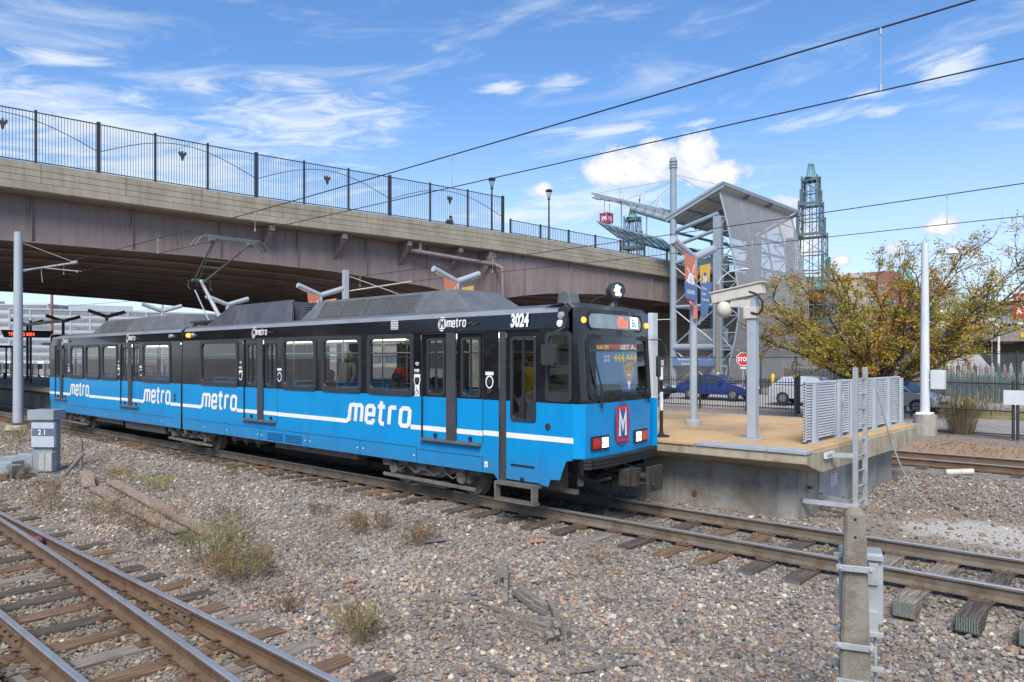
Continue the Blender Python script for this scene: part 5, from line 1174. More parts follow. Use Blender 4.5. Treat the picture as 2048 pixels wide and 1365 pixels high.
# ditch light on the roof
mb = MB(); mb.cyl((-7.52, 11.0, 3.80), (-7.38, 10.92, 3.79), .145, .145, 18); mb.cyl((-7.64, 11.05, 3.80), (-7.52, 11.0, 3.80), .09, .145, 18); mb.cyl((-7.55, 11.0, 3.5), (-7.5, 11.0, 3.62), .10, .04, 8); sp_ = mb.build('spot_lamp', 'frame', train, smooth=True)
mb = MB()
for k in range(7): a = k*math.pi/3; r = .078 if k < 6 else 0; mb.cyl((-7.375, 10.915+r*math.cos(a), 3.79+r*math.sin(a)), (-7.36, 10.907+r*math.cos(a), 3.79+r*math.sin(a)), .030, .030, 8)
mb.build('spot_lens', 'headlamp', sp_)
mb = MB(); mb.tube([(-7.6, 10.9, 3.72), (-7.7, 10.7, 3.65), (-7.75, 10.6, 3.56), (-7.7, 10.5, 3.54)], .012, 5); mb.build('spot_cable', 'rubber', sp_)
mb = MB(); mb.prism([(-.16, 0), (.16, 0), (.12, .20), (.06, .24), (-.06, .24), (-.12, .20)], (-7.95, 10.1, 3.52), (1,0,0), (0,0,1), (0,.28,0)); mb.build('horn_cover', 'podgrey', train, bevel=.02)

def side_ring(x0, z0, x1, z1, r, w, y, t, m, name, par):
    """raised rounded frame; also hides the square corners of the opening behind it"""
    P = rrect(x0, z0, x1, z1, r); Q = rrect(x0-w, z0-w, x1+w, z1+w, r*.5+w*.6); n = len(P); mb = MB()
    mb.add([(a, y-t, b) for a, b in P]+[(a, y-t, b) for a, b in Q]+[(a, y+.03, b) for a, b in P]+[(a, y+.004, b) for a, b in Q], [(i, (i+1)%n, n+(i+1)%n, n+i) for i in range(n)]+[(i, (i+1)%n, 2*n+(i+1)%n, 2*n+i) for i in range(n)]+[(n+i, n+(i+1)%n, 3*n+(i+1)%n, 3*n+i) for i in range(n)])
    return mb.build(name, m, par)
def pane(x0, z0, x1, z1, y, par, m='glass', nm='glass_pane'):
    mb = MB(); mb.quad((x0, y, z0), (x1, y, z0), (x1, y, z1), (x0, y, z1)); return mb.build(nm, m, par)
for (a, b) in WINS:
    f = side_ring(a+.10, 1.95, b-.10, 2.99, .12, .095, SY, .022, 'frame', 'window_frame', train); pane(a, 1.865, b, 3.06, SY+.012, f)
    mb = MB(); mb.box(a+.10, SY+.002, 2.62, b-.10, SY+.010, 2.635); mb.build('transom', 'frame', f)
    side_ring(a+.06, 1.93, b-.06, 3.02, .1, .05, FY+.01, -.03, 'frame', 'window_frame', train); pane(a, 1.865, b, 3.06, FY-.012, train, 'clearglass')
f = side_ring(-7.79, 1.95, -7.36, 2.98, .10, .06, SY, .022, 'frame', 'cab_window_frame', train); pane(-7.85, 1.90, -7.30, 3.03, SY+.012, f); mb = MB(); mb.box(-7.79, SY-.008, 2.44, -7.36, SY+.01, 2.47); mb.build('transom', 'frame', f)
mb = MB(); mb.box(-7.79, SY-.004, 1.93, -7.36, SY+.008, 2.05); mb.build('vent_panel', 'frame', f)
pane(-8.7, 1.9, -7.3, 3.03, FY-.01, train, 'clearglass')
def door(x0, x1, label=None):
    pz0, pz1 = 1.07, 3.079; xm = (x0+x1)/2; pil = .125; w = (x1-x0)
    for (a, b) in ((x0+.02, xm-pil), (xm+pil, x1-.02)):
        mb = MB(); y = SY+.035; wa, wb = a+(b-a)*.18+.03, b-(b-a)*.12-.03
        for (p, q, r, s, m) in ((a, pz0, b, ZB, 'blue'), (a, ZB, wa, pz1, 'black'), (wb, ZB, b, pz1, 'black'), (wa, ZB, wb, 1.925, 'black'), (wa, 2.945, wb, pz1, 'black')): mb.use(m); mb.box(p, y, q, r, y+.03, s)
        d = mb.build('door_leaf', None, train); g = side_ring(wa+.005, 1.93, wb-.005, 2.94, .08, .042, y, .014, 'frame', 'window_frame', d); pane(wa, 1.90, wb, 2.97, y+.012, g)
        mb = MB(); mb.box((wa+wb)/2-.022, y-.006, 1.92, (wa+wb)/2+.022, y+.01, 2.95); mb.build('centre_seal', 'rubber', g)
        mb = MB(); mb.box((wa+wb)/2-.03, y-.04, 1.10, (wa+wb)/2+.03, y, 1.15); mb.cyl(((wa+wb)/2, y-.05, 1.15), ((wa+wb)/2, y, 1.15), .025); mb.build('door_guide', 'rubber', d)
        mb = MB().use('white'); mb.box(a, y-.004, 1.205, b, y, 1.295); mb.build('white_stripe', None, d)
    mb = MB(); mb.box(xm-pil, SY-.012, 1.06, xm+pil, SY+.02, 3.08); mb.build('door_pillar', 'pillar', train)
    mb = MB(); mb.box(x0+.04, SY-.09, 1.03, x1-.04, SY+.06, 1.065); mb.build('door_sill', 'steelworn', train)
    mb = MB(); mb.box(x0, SY+.07, 1.06, x0+.02, SY+.001, 3.08); mb.box(x1-.02, SY+.07, 1.06, x1, SY+.001, 3.08); mb.box(x0, SY+.07, 3.06, x1, SY+.001, 3.08); mb.build('door_frame', 'rubber', train)
for (a, b, _, _) in DOORS[:4]: door(a, b)
# low-step driver's door
mb = MB().use('pillar'); mb.box(-8.918, SY+.012, .44, -8.771, SY+.03, 3.079); mb.build('door_pillar', None, train)
mb = MB(); y = SY+.03
for (p, q, r, s, m) in ((-8.77, .50, -7.985, 1.52, 'blue'), (-8.77, 1.52, -8.66, ZB, 'blue'), (-8.09, 1.52, -7.985, ZB, 'blue'), (-8.77, ZB, -8.66, 3.079, 'black'), (-8.09, ZB, -7.972, 3.079, 'black'), (-8.66, 2.97, -8.09, 3.079, 'black')): mb.use(m); mb.box(p, y, q, r, y+.03, s)
d = mb.build('front_door', None, train); g = side_ring(-8.62, 1.56, -8.13, 2.93, .08, .045, y, .016, 'frame', 'window_frame', d); pane(-8.66, 1.52, -8.09, 2.97, y+.012, g)
mb = MB(); mb.box(-8.40, y-.006, 1.55, -8.35, y+.01, 2.94); mb.build('centre_seal', 'rubber', g)
mb = MB().use('white'); mb.box(-8.765, y-.004, 1.22, -7.99, y, 1.31); mb.build('white_stripe', None, d)
mb = MB(); mb.box(-8.66, y-.008, .74, -8.12, y, .775); mb.box(-8.42, y-.03, .50, -8.36, y, .56); mb.build('step_slot', 'rubber', d)
mb = MB(); 
for i in range(3):
    for j in range(6): mb.cyl((-8.3+.045*j, y-.004, .62+.06*(i if i < 2 else 4.3)), (-8.3+.045*j, y, .62+.06*(i if i < 2 else 4.3)), .005, .005, 5)
mb.build('rivet', 'blue', d)
mb = MB(); mb.box(-8.90, SY-.14, .42, -8.0, SY+.1, .47); mb.box(-8.90, SY-.14, .17, -8.86, SY-.02, .42); mb.box(-8.06, SY-.14, .17, -8.0, SY-.02, .42); mb.box(-8.90, SY-.15, .14, -8.0, SY+.02, .18); mb.build('boarding_step', 'steelworn', train)

# lettering and stripe on the blue side
def glyph(mb, ch, x, z, s, y, w=.155):
    k = s; G = {'m': ([[(.0, 0), (.0, .93), (.12, 1), (.40, 1), (.50, .90), (.50, 0)], [(.50, .90), (.60, 1), (.88, 1), (1.0, .88), (1.0, 0)]], 1.0),
         'e': ([[(.58, .24), (.58, .12), (.48, 0), (.14, 0), (0, .14), (0, .86), (.14, 1), (.46, 1), (.58, .86), (.58, .50), (.02, .50)]], .58),
         't': ([[(.16, 1.32), (.16, .14), (.28, 0), (.48, 0)], [(-.08, 1), (.48, 1)]], .48), 'r': ([[(0, 0), (0, .93), (.10, 1), (.46, 1)]], .46), 'o': ([[(.14, 0), (0, .14), (0, .86), (.14, 1), (.50, 1), (.64, .86), (.64, .14), (.50, 0)]], .64)}[ch]
    sh = .11
    for qi, P in enumerate(G[0]): mb.stroke([((a+b*sh)*k, b*k) for a, b in P], w*1.62*k, (x, y-.0045*qi*min(1, k*3), z), (1,0,0), (0,0,1), (0,0,0), ch == 'o')
    return G[1]*k
def metro(x0, x1, zb, first):
    mb = MB().use('white'); y = SY-.006; H = .345; sx = .0; mb0 = len(mb.v); x = x0+.12; z = zb+.06
    for ch in 'metro': x += glyph(mb, ch, x, z, H, y)+.125
    # fit the word to its measured length
    xr = max(v[0] for v in mb.v); sc = (x1-.02-(x0+.12))/(xr-(x0+.12)); mb.v = [(x0+.12+(v[0]-x0-.12)*sc, v[1], v[2]) for v in mb.v]
    mb.stroke([(x0-.10, zb+.045), (x0+.01, zb+.045), (x0+.09, zb+.08), (x0+.125, zb+.16), (x0+.14, zb+.30)], .095, (0, y-.006, 0), (1,0,0), (0,0,1), (0,0,0))
    return mb.build('metro_lettering', None, train)
MW = [(-13.45, -11.24), (-20.30, -18.20), (-24.24, -22.20), (-30.98, -28.93)]
for a, b in MW: metro(a, b, 1.20, False)
mb = MB().use('white'); segs = []; cur = -33.30
for a, b in sorted(MW): segs.append((cur, a-.08)); cur = b-.06
segs.append((cur, -7.12))
for a, b in segs:
    cuts = [(a, b)]
    for (p, q) in [(d[0], d[1]) for d in DOORS]+[(GAP-.08, GAP+.08)]:
        cuts = [c for (u, v) in cuts for c in ([(u, min(v, p)), (max(u, q), v)] if p < v and q > u else [(u, v)]) if c[1]-c[0] > .01]
    for u, v in cuts: 
        zz = 1.205 if u < -9.3 else 1.225
        mb = MB().use('white')
        if v > -7.3: mb.quad((-7.3, SY-.004, zz), (-7.3, SY-.004, zz+.09), (u, SY-.004, zz+.09), (u, SY-.004, zz)); mb.quad((-7.3, SY-.004, zz), (-7.16, 9.596, zz), (-7.16, 9.596, zz+.09), (-7.3, SY-.004, zz+.09))
        else: mb.quad((u, SY-.004, zz), (v, SY-.004, zz), (v, SY-.004, zz+.09), (u, SY-.004, zz+.09))
        mb.build('white_stripe', None, train)
def badge(x, z=3.14, k=1.0):
    y = SY-.012; yo = .012; mb = MB().use('white'); o = (x, y, z); up = (0, .10, .99)
    mb.prism([(.115+.115*math.cos(i*.5236), .105+.14*math.sin(i*.5236)) for i in range(12)], o, (1,0,0), up, (0,.004,0)); mb.use('black'); mb.stroke([(.035, .0), (.195, .0), (.195, .21), (.035, .21)], .016, o, (1,0,0), up, (0,-.002,0), True)
    mb.stroke([(.075, .035), (.075, .175), (.115, .10), (.155, .175), (.155, .035)], .036, o, (1,0,0), up, (0,-.004,0)); mb.use('white')
    xx = .26
    for ch in 'metro':
        G = glyph(MB().use('white'), ch, 0, 0, .10, 0); b0 = len(mb.v); glyph(mb, ch, x+xx, z+.045, .11, y, .155); xx += G+.042
    mb.use('pillar'); mb.stroke([(xx+.02, .09), (xx+.10, .11), (xx+.18, .08), (xx+.27, .10)], .035, o, (1,0,0), up, (0,0,0)); mb.box(x+xx, y-.002, z+.09, x+xx+.3, y, z+.10)
    return mb.build('roof_badge', None, train)
for x in (-10.5, -17.5, -25.6, -31.9): badge(x)
mb = MB().use('white'); text(mb, '3024', (-8.63, SY-.004, 3.145), (1,0,0), (0,.10,.99), .31, .66, .014, lift=.014); mb.build('fleet_number', None, train)
mb = MB().use('white')
for k, c in enumerate('3024'): text(mb, c, nose_pt(11.955, 2.93-.17*k, .014), dd, (0,0,1), .15, .8, .006, nrm=nn, lift=.01)
mb.build('fleet_number', None, train)
def sticker(x, z, kind):
    y = SY-.006; mb = MB().use('white')
    if kind == 'wifi':
        for r in (.03, .055, .08): mb.stroke([(r*math.cos(a), r*math.sin(a)) for a in [R(45+18*i) for i in range(6)]], .014, (x, y, z+.02), (1,0,0), (0,0,1), (0,0,0))
        text(mb, 'WiFi', (x-.085, y, z-.09), (1,0,0), (0,0,1), .085, .9, .004, lift=.001); mb.box(x-.09, y-.001, z-.19, x+.09, y, z-.13)
    if kind == 'ring': mb.stroke([(.085*math.cos(i*.449), .105*math.sin(i*.449)) for i in range(14)], .026, (x, y, z), (1,0,0), (0,0,1), (0,0,0), True); mb.use('frame'); mb.cyl((x, y-.03, z), (x, y, z), .05, .05, 12)
    if kind == 'bar': mb.box(x-.10, y-.001, z-.03, x+.10, y, z+.03)
    if kind == 'wheelchair': mb.box(x-.07, y-.001, z-.11, x+.07, y, z+.11); mb.use('frame'); mb.stroke([(-.02, .07), (-.02, .0), (.03, 0), (.04, -.06)], .014, (x, y-.002, z), (1,0,0), (0,0,1), (0,0,0)); mb.stroke([(-.01+.04*math.cos(i*.8), -.04+.04*math.sin(i*.8)) for i in range(8)], .01, (x, y-.002, z), (1,0,0), (0,0,1), (0,0,0), True)
    return mb.build('side_sticker', None, train)
for (x, z, k) in ((-11.10, 2.42, 'wifi'), (-11.10, 2.17, 'ring'), (-11.10, 1.97, 'wheelchair'), (-18.05, 2.42, 'wifi'), (-18.05, 2.15, 'ring'), (-16.16, 2.33, 'bar'), (-16.16, 2.15, 'ring'), (-9.14, 2.33, 'bar'), (-9.14, 2.18, 'ring'), (-26.22, 2.42, 'wifi'), (-26.22, 2.15, 'ring'), (-24.40, 2.33, 'bar'), (-24.40, 2.15, 'ring'), (-31.08, 2.3, 'wifi')): sticker(x, z, k)
mb = MB().use('white'); mb.box(-11.92, SY-.002, 3.18, -11.70, SY+.008, 3.36); mb.use('rubber')
for k in range(5): mb.box(-11.92, SY-.006, 3.20+.034*k, -11.70, SY-.002, 3.212+.034*k)
mb.build('side_vent', None, train)
for (x, z) in ((-7.52, 3.30), (-7.54, 3.17)): mb = MB(); mb.cyl((x, SY-.03, z), (x, SY+.03, z), .06, .065, 14); mb.cyl((x, SY-.036, z), (x, SY-.03, z), .03, .04, 12); mb.build('side_lamp', 'white' if z < 3.2 else 'galv', train)
for (x, m) in ((-21.05, 'amber'), (-20.80, 'galv'), (-22.2, 'galv')): mb = MB(); mb.cyl((x, SY-.06, 3.25), (x, SY+.03, 3.25), .05, .07, 10); mb.build('marker_lamp', m, train)
for (x, z, r) in ((-7.80, 1.47, .055), (-9.14, 2.02, .05), (-21.95, 1.52, .05), (-21.95, 1.40, .05)): mb = MB(); mb.cyl((x, SY-.02, z), (x, SY, z), r, r, 12); mb.cyl((x, SY-.025, z), (x, SY-.02, z), r*.4, r*.4, 8); mb.build('side_button', 'frame', train)
mb = MB().use('white'); mb.box(-9.27, SY-.002, .66, -9.19, SY, .76); mb.use('rubber'); mb.prism([(-.02, 0), (.02, 0), (0, .04)], (-9.23, SY-.003, .69), (1,0,0), (0,0,1), (0,.001,0)); mb.build('side_sticker', None, train)
mb = MB()    # skirt seams and louvres
for (a, b, z) in ((-21.4, -11.12, .865), (-33.1, -22.0, .85), (-11.05, -9.35, .83)): mb.box(a, SY-.004, z-.005, b, SY, z+.005)
for x in (-18.9, -17.1, -14.95, -12.95, -11.12, -9.32, -24.9): mb.box(x-.005, SY-.004, .575, x+.005, SY, .86)
mb.build('skirt_seam', 'frame', train)
mb = MB()
for x0 in (-16.72, -15.90):
    for k in range(5): mb.beam((x0, SY-.012, .64+.038*k), (x0+.70, SY-.012, .64+.038*k), .03, .014)
mb.build('skirt_louvre', 'blue', train)
mb = MB()
for x in (-18.8, -17.2, -17.0, -15.05, -14.85, -13.05, -12.85, -11.2, -20.1, -22.9, -27.3): mb.cyl((x, SY-.006, .70), (x, SY, .70), .016, .016, 8)
mb.build('skirt_latch', 'white', train)
# articulation bellows
mb = MB()
for k in range(5): x = GAP-.055+.0275*k; r = .05 if k % 2 else .02; mb.box(x-.012, SY+r, .7, x+.012, FY-r, 3.42)
mb.build('bellows', 'rubber', train)
# interior: floor, bulkheads, ceiling with strip lights, seats, poles
mb = MB(); mb.box(RE+.4, SY+.09, .93, -7.35, FY-.06, .98); mb.build('floor', 'under', train)
mb = MB(); mb.box(RE+.4, SY+.1, 3.08, GAP-.07, FY-.1, 3.10); mb.build('ceiling', 'interior', train)
mb = MB(); mb.box(GAP+.07, SY+.1, 3.08, -7.6, FY-.1, 3.10); cl = mb.build('ceiling', 'interior', train)
mb = MB(); mb.box(-32.5, 10.15, 3.03, -9.2, 10.25, 3.075); mb.box(-32.5, 11.35, 3.03, -9.2, 11.45, 3.075); mb.build('strip_light', 'interlight', cl)
for x in (-8.95, -32.9): mb = MB(); mb.box(x-.03, 10.55, .98, x+.03, FY-.1, 3.07); mb.build('cab_bulkhead', 'interior', train)
for i, x in enumerate([-12.0, -12.9, -13.8, -14.7, -15.5, -18.7, -19.6, -20.4, -22.6, -23.5, -26.9, -27.8, -28.7, -29.7, -30.6]):
    for y0 in (SY+.16, FY-1.06):
        if i % 3 == 2 and y0 > 10: continue
        mb = MB(); mb.box(x-.22, y0, 1.38, x+.24, y0+.9, 1.45); mb.prism([(-.24, 1.45), (-.17, 1.45), (-.26, 1.95), (-.32, 1.95)], (x, y0, 0), (1,0,0), (0,0,1), (0,.9,0)); mb.box(x-.1, y0+.35, .98, x+.1, y0+.55, 1.38)
        s_ = mb.build('seat', 'seatblue', train, bevel=.02); mb = MB(); mb.tube([(x-.29, y0+.05, 1.9), (x-.31, y0+.05, 2.05), (x-.31, y0+.85, 2.05), (x-.29, y0+.85, 1.9)], .018); mb.build('grab_rail', 'seatblue', s_)
mb = MB()
for x in (-10.15, -11.6, -13.4, -15.9, -17.1, -19.2, -23.2, -25.3, -28.2, -31.0): mb.cyl((x, 10.45, .98), (x, 10.45, 3.07), .018, .018, 6); mb.cyl((x, 11.15, .98), (x, 11.15, 3.07), .018, .018, 6)
mb.cyl((-32, 10.45, 2.72), (-9.5, 10.45, 2.72), .016, .016, 6); mb.cyl((-32, 11.15, 2.72), (-9.5, 11.15, 2.72), .016, .016, 6); mb.build('grab_pole', 'galv', train)
mb = MB(); mb.box(-7.75, 9.75, .99, -7.42, 11.85, 1.86); mb.prism([(-.0, 1.86), (.34, 1.86), (.25, 2.12), (.10, 2.14)], (-7.85, 10.1, 0), (1,0,0), (0,0,1), (0,1.25,0)); mb.box(-8.0, 10.2, 1.86, -7.75, 11.3, 1.98); cd_ = mb.build('cab_console', 'frame', train, bevel=.02)
mb = MB(); mb.box(-8.7, 10.75, 1.5, -8.4, 11.3, 1.6); mb.box(-8.78, 10.75, 1.6, -8.68, 11.3, 2.3); mb.box(-8.6, 10.95, .98, -8.5, 11.1, 1.5); mb.build('driver_seat', 'cloth_dark', train, bevel=.03)
mb = MB(); mb.box(-8.0, 9.9, 2.72, -7.5, 11.85, 2.76); mb.build('sun_blind', 'podgrey', train)
mb = MB().use('rubber'); mb.box(-19.9, 10.4, 2.66, -19.0, 10.5, 2.95); mb.use('ledred'); text(mb, '3024', (-19.78, 10.395, 2.72), (1,0,0), (0,0,1), .20, .8, .01); mb.build('inside_display', None, train)
# roof equipment
def unit(x0, x1, z1, m, front_in=.9, rear_in=.5, ya=9.86, yb=11.74, grille=True, nm='roof_unit'):
    mb = MB(); z0 = 3.50; c = .30
    b0 = [(x0, ya), (x1, ya), (x1, yb), (x0, yb)]; t0 = [(x0+rear_in, ya+c), (x1-front_in, ya+c), (x1-front_in, yb-c), (x0+rear_in, yb-c)]
    mb.add([(a, b, z0) for a, b in b0]+[(a, b, z1) for a, b in t0], [(0,1,2,3),(4,5,6,7),(0,1,5,4),(1,2,6,5),(2,3,7,6),(3,0,4,7)])
    u = mb.build(nm, m, train, bevel=.05)
    if grille:
        for (a, b) in grille:
            q0, q1 = .14, .86; P = lambda x, v: (x, ya+c*v-.006, z0+(z1-z0)*v)
            mb = MB(); n = int((b-a)/.085)
            for k in range(n):
                x = a+(b-a)*k/n; mb.beam(P(x, q0), P(min(b, x+.16), q1), .008, .012); mb.beam(P(min(b, x+.16), q0), P(x, q1), .008, .012)
            for w in (q0, q1): mb.beam(P(a, w), P(b, w), .03, .03)
            for x in (a, b, (a+b)/2): mb.beam(P(x, q0), P(x, q1), .03, .03)
            g = mb.build('vent_grille', 'podgrey', u); mb = MB(); mb.quad((a, ya+c*q0-.001, z0+(z1-z0)*q0-.001), (b, ya+c*q0-.001, z0+(z1-z0)*q0-.001), (b, ya+c*q1-.001, z0+(z1-z0)*q1-.001), (a, ya+c*q1-.001, z0+(z1-z0)*q1-.001)); mb.build('grille_recess', 'mesh', g)
    return u
unit(-15.9, -10.0, 3.98, 'podgrey', .75, .35, 9.86, 11.74, [(-15.15, -13.55), (-13.45, -11.65)])
unit(-30.0, -22.4, 3.98, 'podgrey', .6, .55, 9.9, 11.7, [(-29.2, -28.0), (-27.9, -26.8)])
mb = MB(); mb.add([(-20.6, 9.80, 3.50), (-16.1, 9.80, 3.50), (-16.35, 9.98, 4.05), (-19.55, 9.98, 4.05)], [(0,1,2,3)]); mb.add([(-20.6, 9.84, 3.50), (-16.1, 9.84, 3.50), (-16.35, 10.02, 4.05), (-19.55, 10.02, 4.05)], [(0,1,2,3)]); mb.box(-16.4, 10.0, 3.5, -16.3, 11.5, 4.0); mb.build('roof_shield', 'poddark', train)
mb = MB(); mb.box(-19.3, 10.3, 3.55, -16.6, 11.6, 3.92)
for k in range(9): mb.box(-16.05, 10.0+.0, 3.52+.04*k, -15.6, 11.4, 3.535+.04*k)
mb.build('resistor_box', 'podgrey', train)
mb = MB(); mb.box(-21.2, 10.1, 3.5, -20.9, 11.5, 3.62); 
for (x, y) in ((-21.0, 10.2), (-21.0, 11.4), (-19.7, 10.2), (-20.3, 10.3), (-22.2, 10.2), (-22.2, 11.2), (-22.8, 10.4)): mb.lathe((x, y, 3.52), [(.05, 0), (.07, .03), (.05, .06), (.07, .09), (.05, .12), (.04, .16)], 8)
for y in (10.2, 11.4): mb.box(-22.4, y-.04, 3.66, -20.6, y+.04, 3.72)
mb.box(-22.2, 10.2, 3.60, -21.5, 11.4, 3.68); mb.build('pantograph_base', 'frame', train)
pg = MB(); pg.cyl((-21.7, 10.8, 3.74), (-23.08, 10.8, 5.05), .065, .05, 10); pg.cyl((-22.1, 10.62, 3.70), (-23.18, 10.66, 4.75), .022, .022, 6); pg.build('pantograph_arm', 'galv', train)
mb = MB(); Kn = Vector((-23.15, 10.8, 5.06)); hd = [(-21.10, 10.25, 6.02), (-21.10, 11.35, 6.02)]
mb.cyl((Kn.x, 10.55, Kn.z), (Kn.x, 11.05, Kn.z), .05, .05, 8)
for (y, e) in ((10.62, hd[0]), (10.98, hd[1])): mb.cyl((Kn.x, y, Kn.z), e, .03, .022, 8)
mb.cyl((Kn.x, 10.7, Kn.z-.15), (-21.15, 10.3, 5.98), .012, .012, 5); mb.cyl((-22.45, 10.5, 5.42), (-22.45, 11.08, 5.42), .018, .018, 6); mb.cyl((-22.1, 10.46, 5.58), (-22.1, 11.14, 5.58), .012, .012, 5)
for y in (10.45, 11.15): mb.tube([(Kn.x, y, Kn.z), (Kn.x-.05, y, Kn.z-.2), (Kn.x+.1, y, Kn.z-.3)], .012, 5)
mb.build('pantograph_upper_arm', mat('pantograph_green_grey', (.10, .135, .12), .5), train)
mb = MB()
for dx in (-.16, .16):
    mb.beam((-21.10+dx, 10.0, 6.16), (-21.10+dx, 11.6, 6.16), .045, .05)
    for s in (-1, 1): mb.tube([(-21.10+dx, 10.8+s*.80, 6.17), (-21.10+dx, 10.8+s*.98, 6.10), (-21.10+dx, 10.8+s*1.12, 5.92), (-21.10+dx, 10.8+s*1.16, 5.84)], .017, 6)
for y in (10.2, 11.4): mb.beam((-21.28, y, 6.08), (-20.92, y, 6.08), .07, .09); mb.cyl((-21.10, y-.1, 6.02), (-21.10, y+.1, 6.02), .045, .045, 8)
mb.build('pantograph_head', mat('pantograph_head_metal', (.13, .16, .15), .5), train)
# bogies
def bogie(xa, xb, label=None):
    c = (xa+xb)/2; mb = MB()
    for s, y in ((-1, 9.80), (1, 11.80)):
        mb.prism([(xa-c-.45, .42), (xa-c+.25, .42), (-.35, .28), (.35, .28), (xb-c-.25, .42), (xb-c+.45, .42), (xb-c+.45, .58), (xb-c-.1, .62), (.4, .55), (-.4, .55), (xa-c+.1, .62), (xa-c-.45, .58)], (c, y-.06, 0), (1,0,0), (0,0,1), (0,.12,0))
        for x in (xa, xb): mb.cyl((x, y-.14*(1 if s < 0 else -1), .36), (x, y, .36), .12, .14, 12); mb.box(x-.17, y-.08, .26, x+.17, y+.08, .5)
        for dx in (-.28, .28): mb.cyl((c+dx, y, .3), (c+dx, y, .75), .10, .10, 10)
        mb.beam((xa-.35, y-.1*(-s), .20), (xb+.35, y-.1*(-s), .17), .05, .07) if s < 0 else None
        mb.box(c-.5, y-.05, .08, c+.5, y+.1, .2)
    mb.box(xa-.2, 10.1, .3, xb+.2, 11.5, .6); f = mb.build('bogie', 'under', train, bevel=.01)
    for x in (xa, xb):
        mb = MB()
        for y in (10.05, 11.55): s = 1 if y < 11 else -1; mb.cyl((x, y-.065*s, .33), (x, y+.065*s, .33), .33, .33, 24); mb.cyl((x, y+.065*s, .33), (x, y+.09*s, .33), .36, .36, 24); mb.cyl((x, y-.075*s, .33), (x, y-.065*s, .33), .14, .2, 16)
        mb.cyl((x, 10.1, .33), (x, 11.5, .33), .08); mb.build('wheelset', 'under', f, smooth=True)
    mb = MB()
    for k in range(4): x = xa+.2+k*(xb-xa-.4)/3; mb.tube([(x-.25, SY+.12, .62), (x-.22, SY+.16, .42), (x-.02, SY+.16, .32), (x+.16, SY+.16, .40), (x+.2, SY+.2, .6)], .014, 6)
    for k in range(5): x = xa-.3+k*.55; mb.box(x, SY+.14, .40+.05*(k%2), x+.22, SY+.3, .62)
    mb.build('hose', 'under', f)
bogie(-12.05, -10.05); bogie(-22.45, -20.4); bogie(-32.2, -30.1)
mb = MB(); mb.box(-16.8, 9.75, .38, -13.4, 11.8, .90); mb.build('underfloor_box', 'under', train)
for (a, b, z) in ((-25.98, -22.9, .30), (-28.6, -26.2, .38)): mb = MB(); mb.box(a, 9.62, z, b, 10.6, .9); mb.build('underfloor_box', 'pillar', train, bevel=.01)
for k in range(3): mb = MB(); x = -19.0+.62*k; mb.cyl((x, 9.8, .52), (x, 11.4, .52), .16, .16, 12); mb.cyl((x, 9.85, .30), (x, 9.85, .4), .02); mb.build('air_tank', 'under', train)
mb = MB(); mb.box(RE+.5, 9.85, .62, -7.9, 11.8, .92); mb.build('underframe', 'underdark', train)
# coupler
mb = MB(); mb.cyl((-8.6, 10.8, .60), (-7.1, 10.72, .56), .07); mb.box(-7.12, 10.55, .44, -6.90, 10.92, .72); mb.box(-6.88, 10.55, .45, -6.78, 10.70, .70); mb.cyl((-6.88, 10.9, .58), (-6.62, 10.9, .58), .07, .05, 10); mb.box(-6.62, 10.6, .38, -6.56, 11.05, .80); mb.cyl((-6.9, 10.7, .50), (-6.5, 10.7, .50), .02); cp_ = mb.build('coupler', 'coupler', train, bevel=.008)
mb = MB()
for (dy, dz) in ((-.12, .02), (.16, .05), (.05, -.12)): mb.tube([(-8.1, 10.8+dy, .85+dz*.3), (-7.95, 10.8+dy, .60+dz), (-7.6, 10.75+dy, .52+dz), (-7.3, 10.74+dy, .66+dz), (-7.0, 10.76+dy*.5, .70)], .035, 8)
mb.build('hose', 'underdark', cp_)
mb = MB(); mb.tube([(-7.6, 9.9, .9), (-7.5, 9.95, .62), (-7.3, 10.1, .55), (-7.1, 10.3, .6)], .03, 8); mb.build('hose', 'underdark', cp_)
mb = MB(); mb.box(-8.2, 9.9, .35, -7.85, 10.1, .9); mb.cyl((-7.55, 10.05, .45), (-7.55, 10.05, .95), .06); mb.box(-8.5, 10.0, .30, -7.6, 10.08, .38); mb.build('front_bracket', 'under', train)

# passengers
pg_ = 'people seen through the train windows'
person(-16.0, 11.35, .98, R(-80), 'bearded man in a pale grey hooded jacket standing behind the third window', 'cloth_grey', 'cloth_dark', 'skin', 'stand', 1.80, hood='cloth_grey', beard=True, group=pg_)
person(-13.95, 11.3, .98, R(100), 'person in a red jacket and dark cap leaning over by the fourth window', 'cloth_red', 'denim', 'skindark', 'lean', 1.72, hat='cloth_dark', group=pg_)
person(-12.35, 10.0, .98, R(0), 'seated person in dark jacket and black cap in front of the red jacket', 'cloth_dark', 'denim', 'skindark', 'sit', 1.72, hat='cloth_dark', group=pg_)
person(-14.85, 10.05, .98, R(0), 'seated person in a dark coat at the left of the third window', 'cloth_brown', 'cloth_dark', 'skindark', 'sit', 1.8, group=pg_)
person(-12.15, 10.9, .98, R(-20), 'passenger whose face shows low in the left double door window', 'cloth_dark', 'denim', 'skindark', 'sit', 1.6, group=pg_)
person(-9.27, 10.30, .98, R(10), 'man in a brown brimmed hat and dark jacket inside the front door', 'cloth_brown', 'denim', 'skin', 'stand', 1.70, hat='cloth_brown', group=pg_)
person(-9.75, 11.35, .98, R(160), 'person in a yellow jacket and jeans at the right of the front door window', 'cloth_yellow', 'denim', 'skin', 'walk', 1.72, group=pg_)
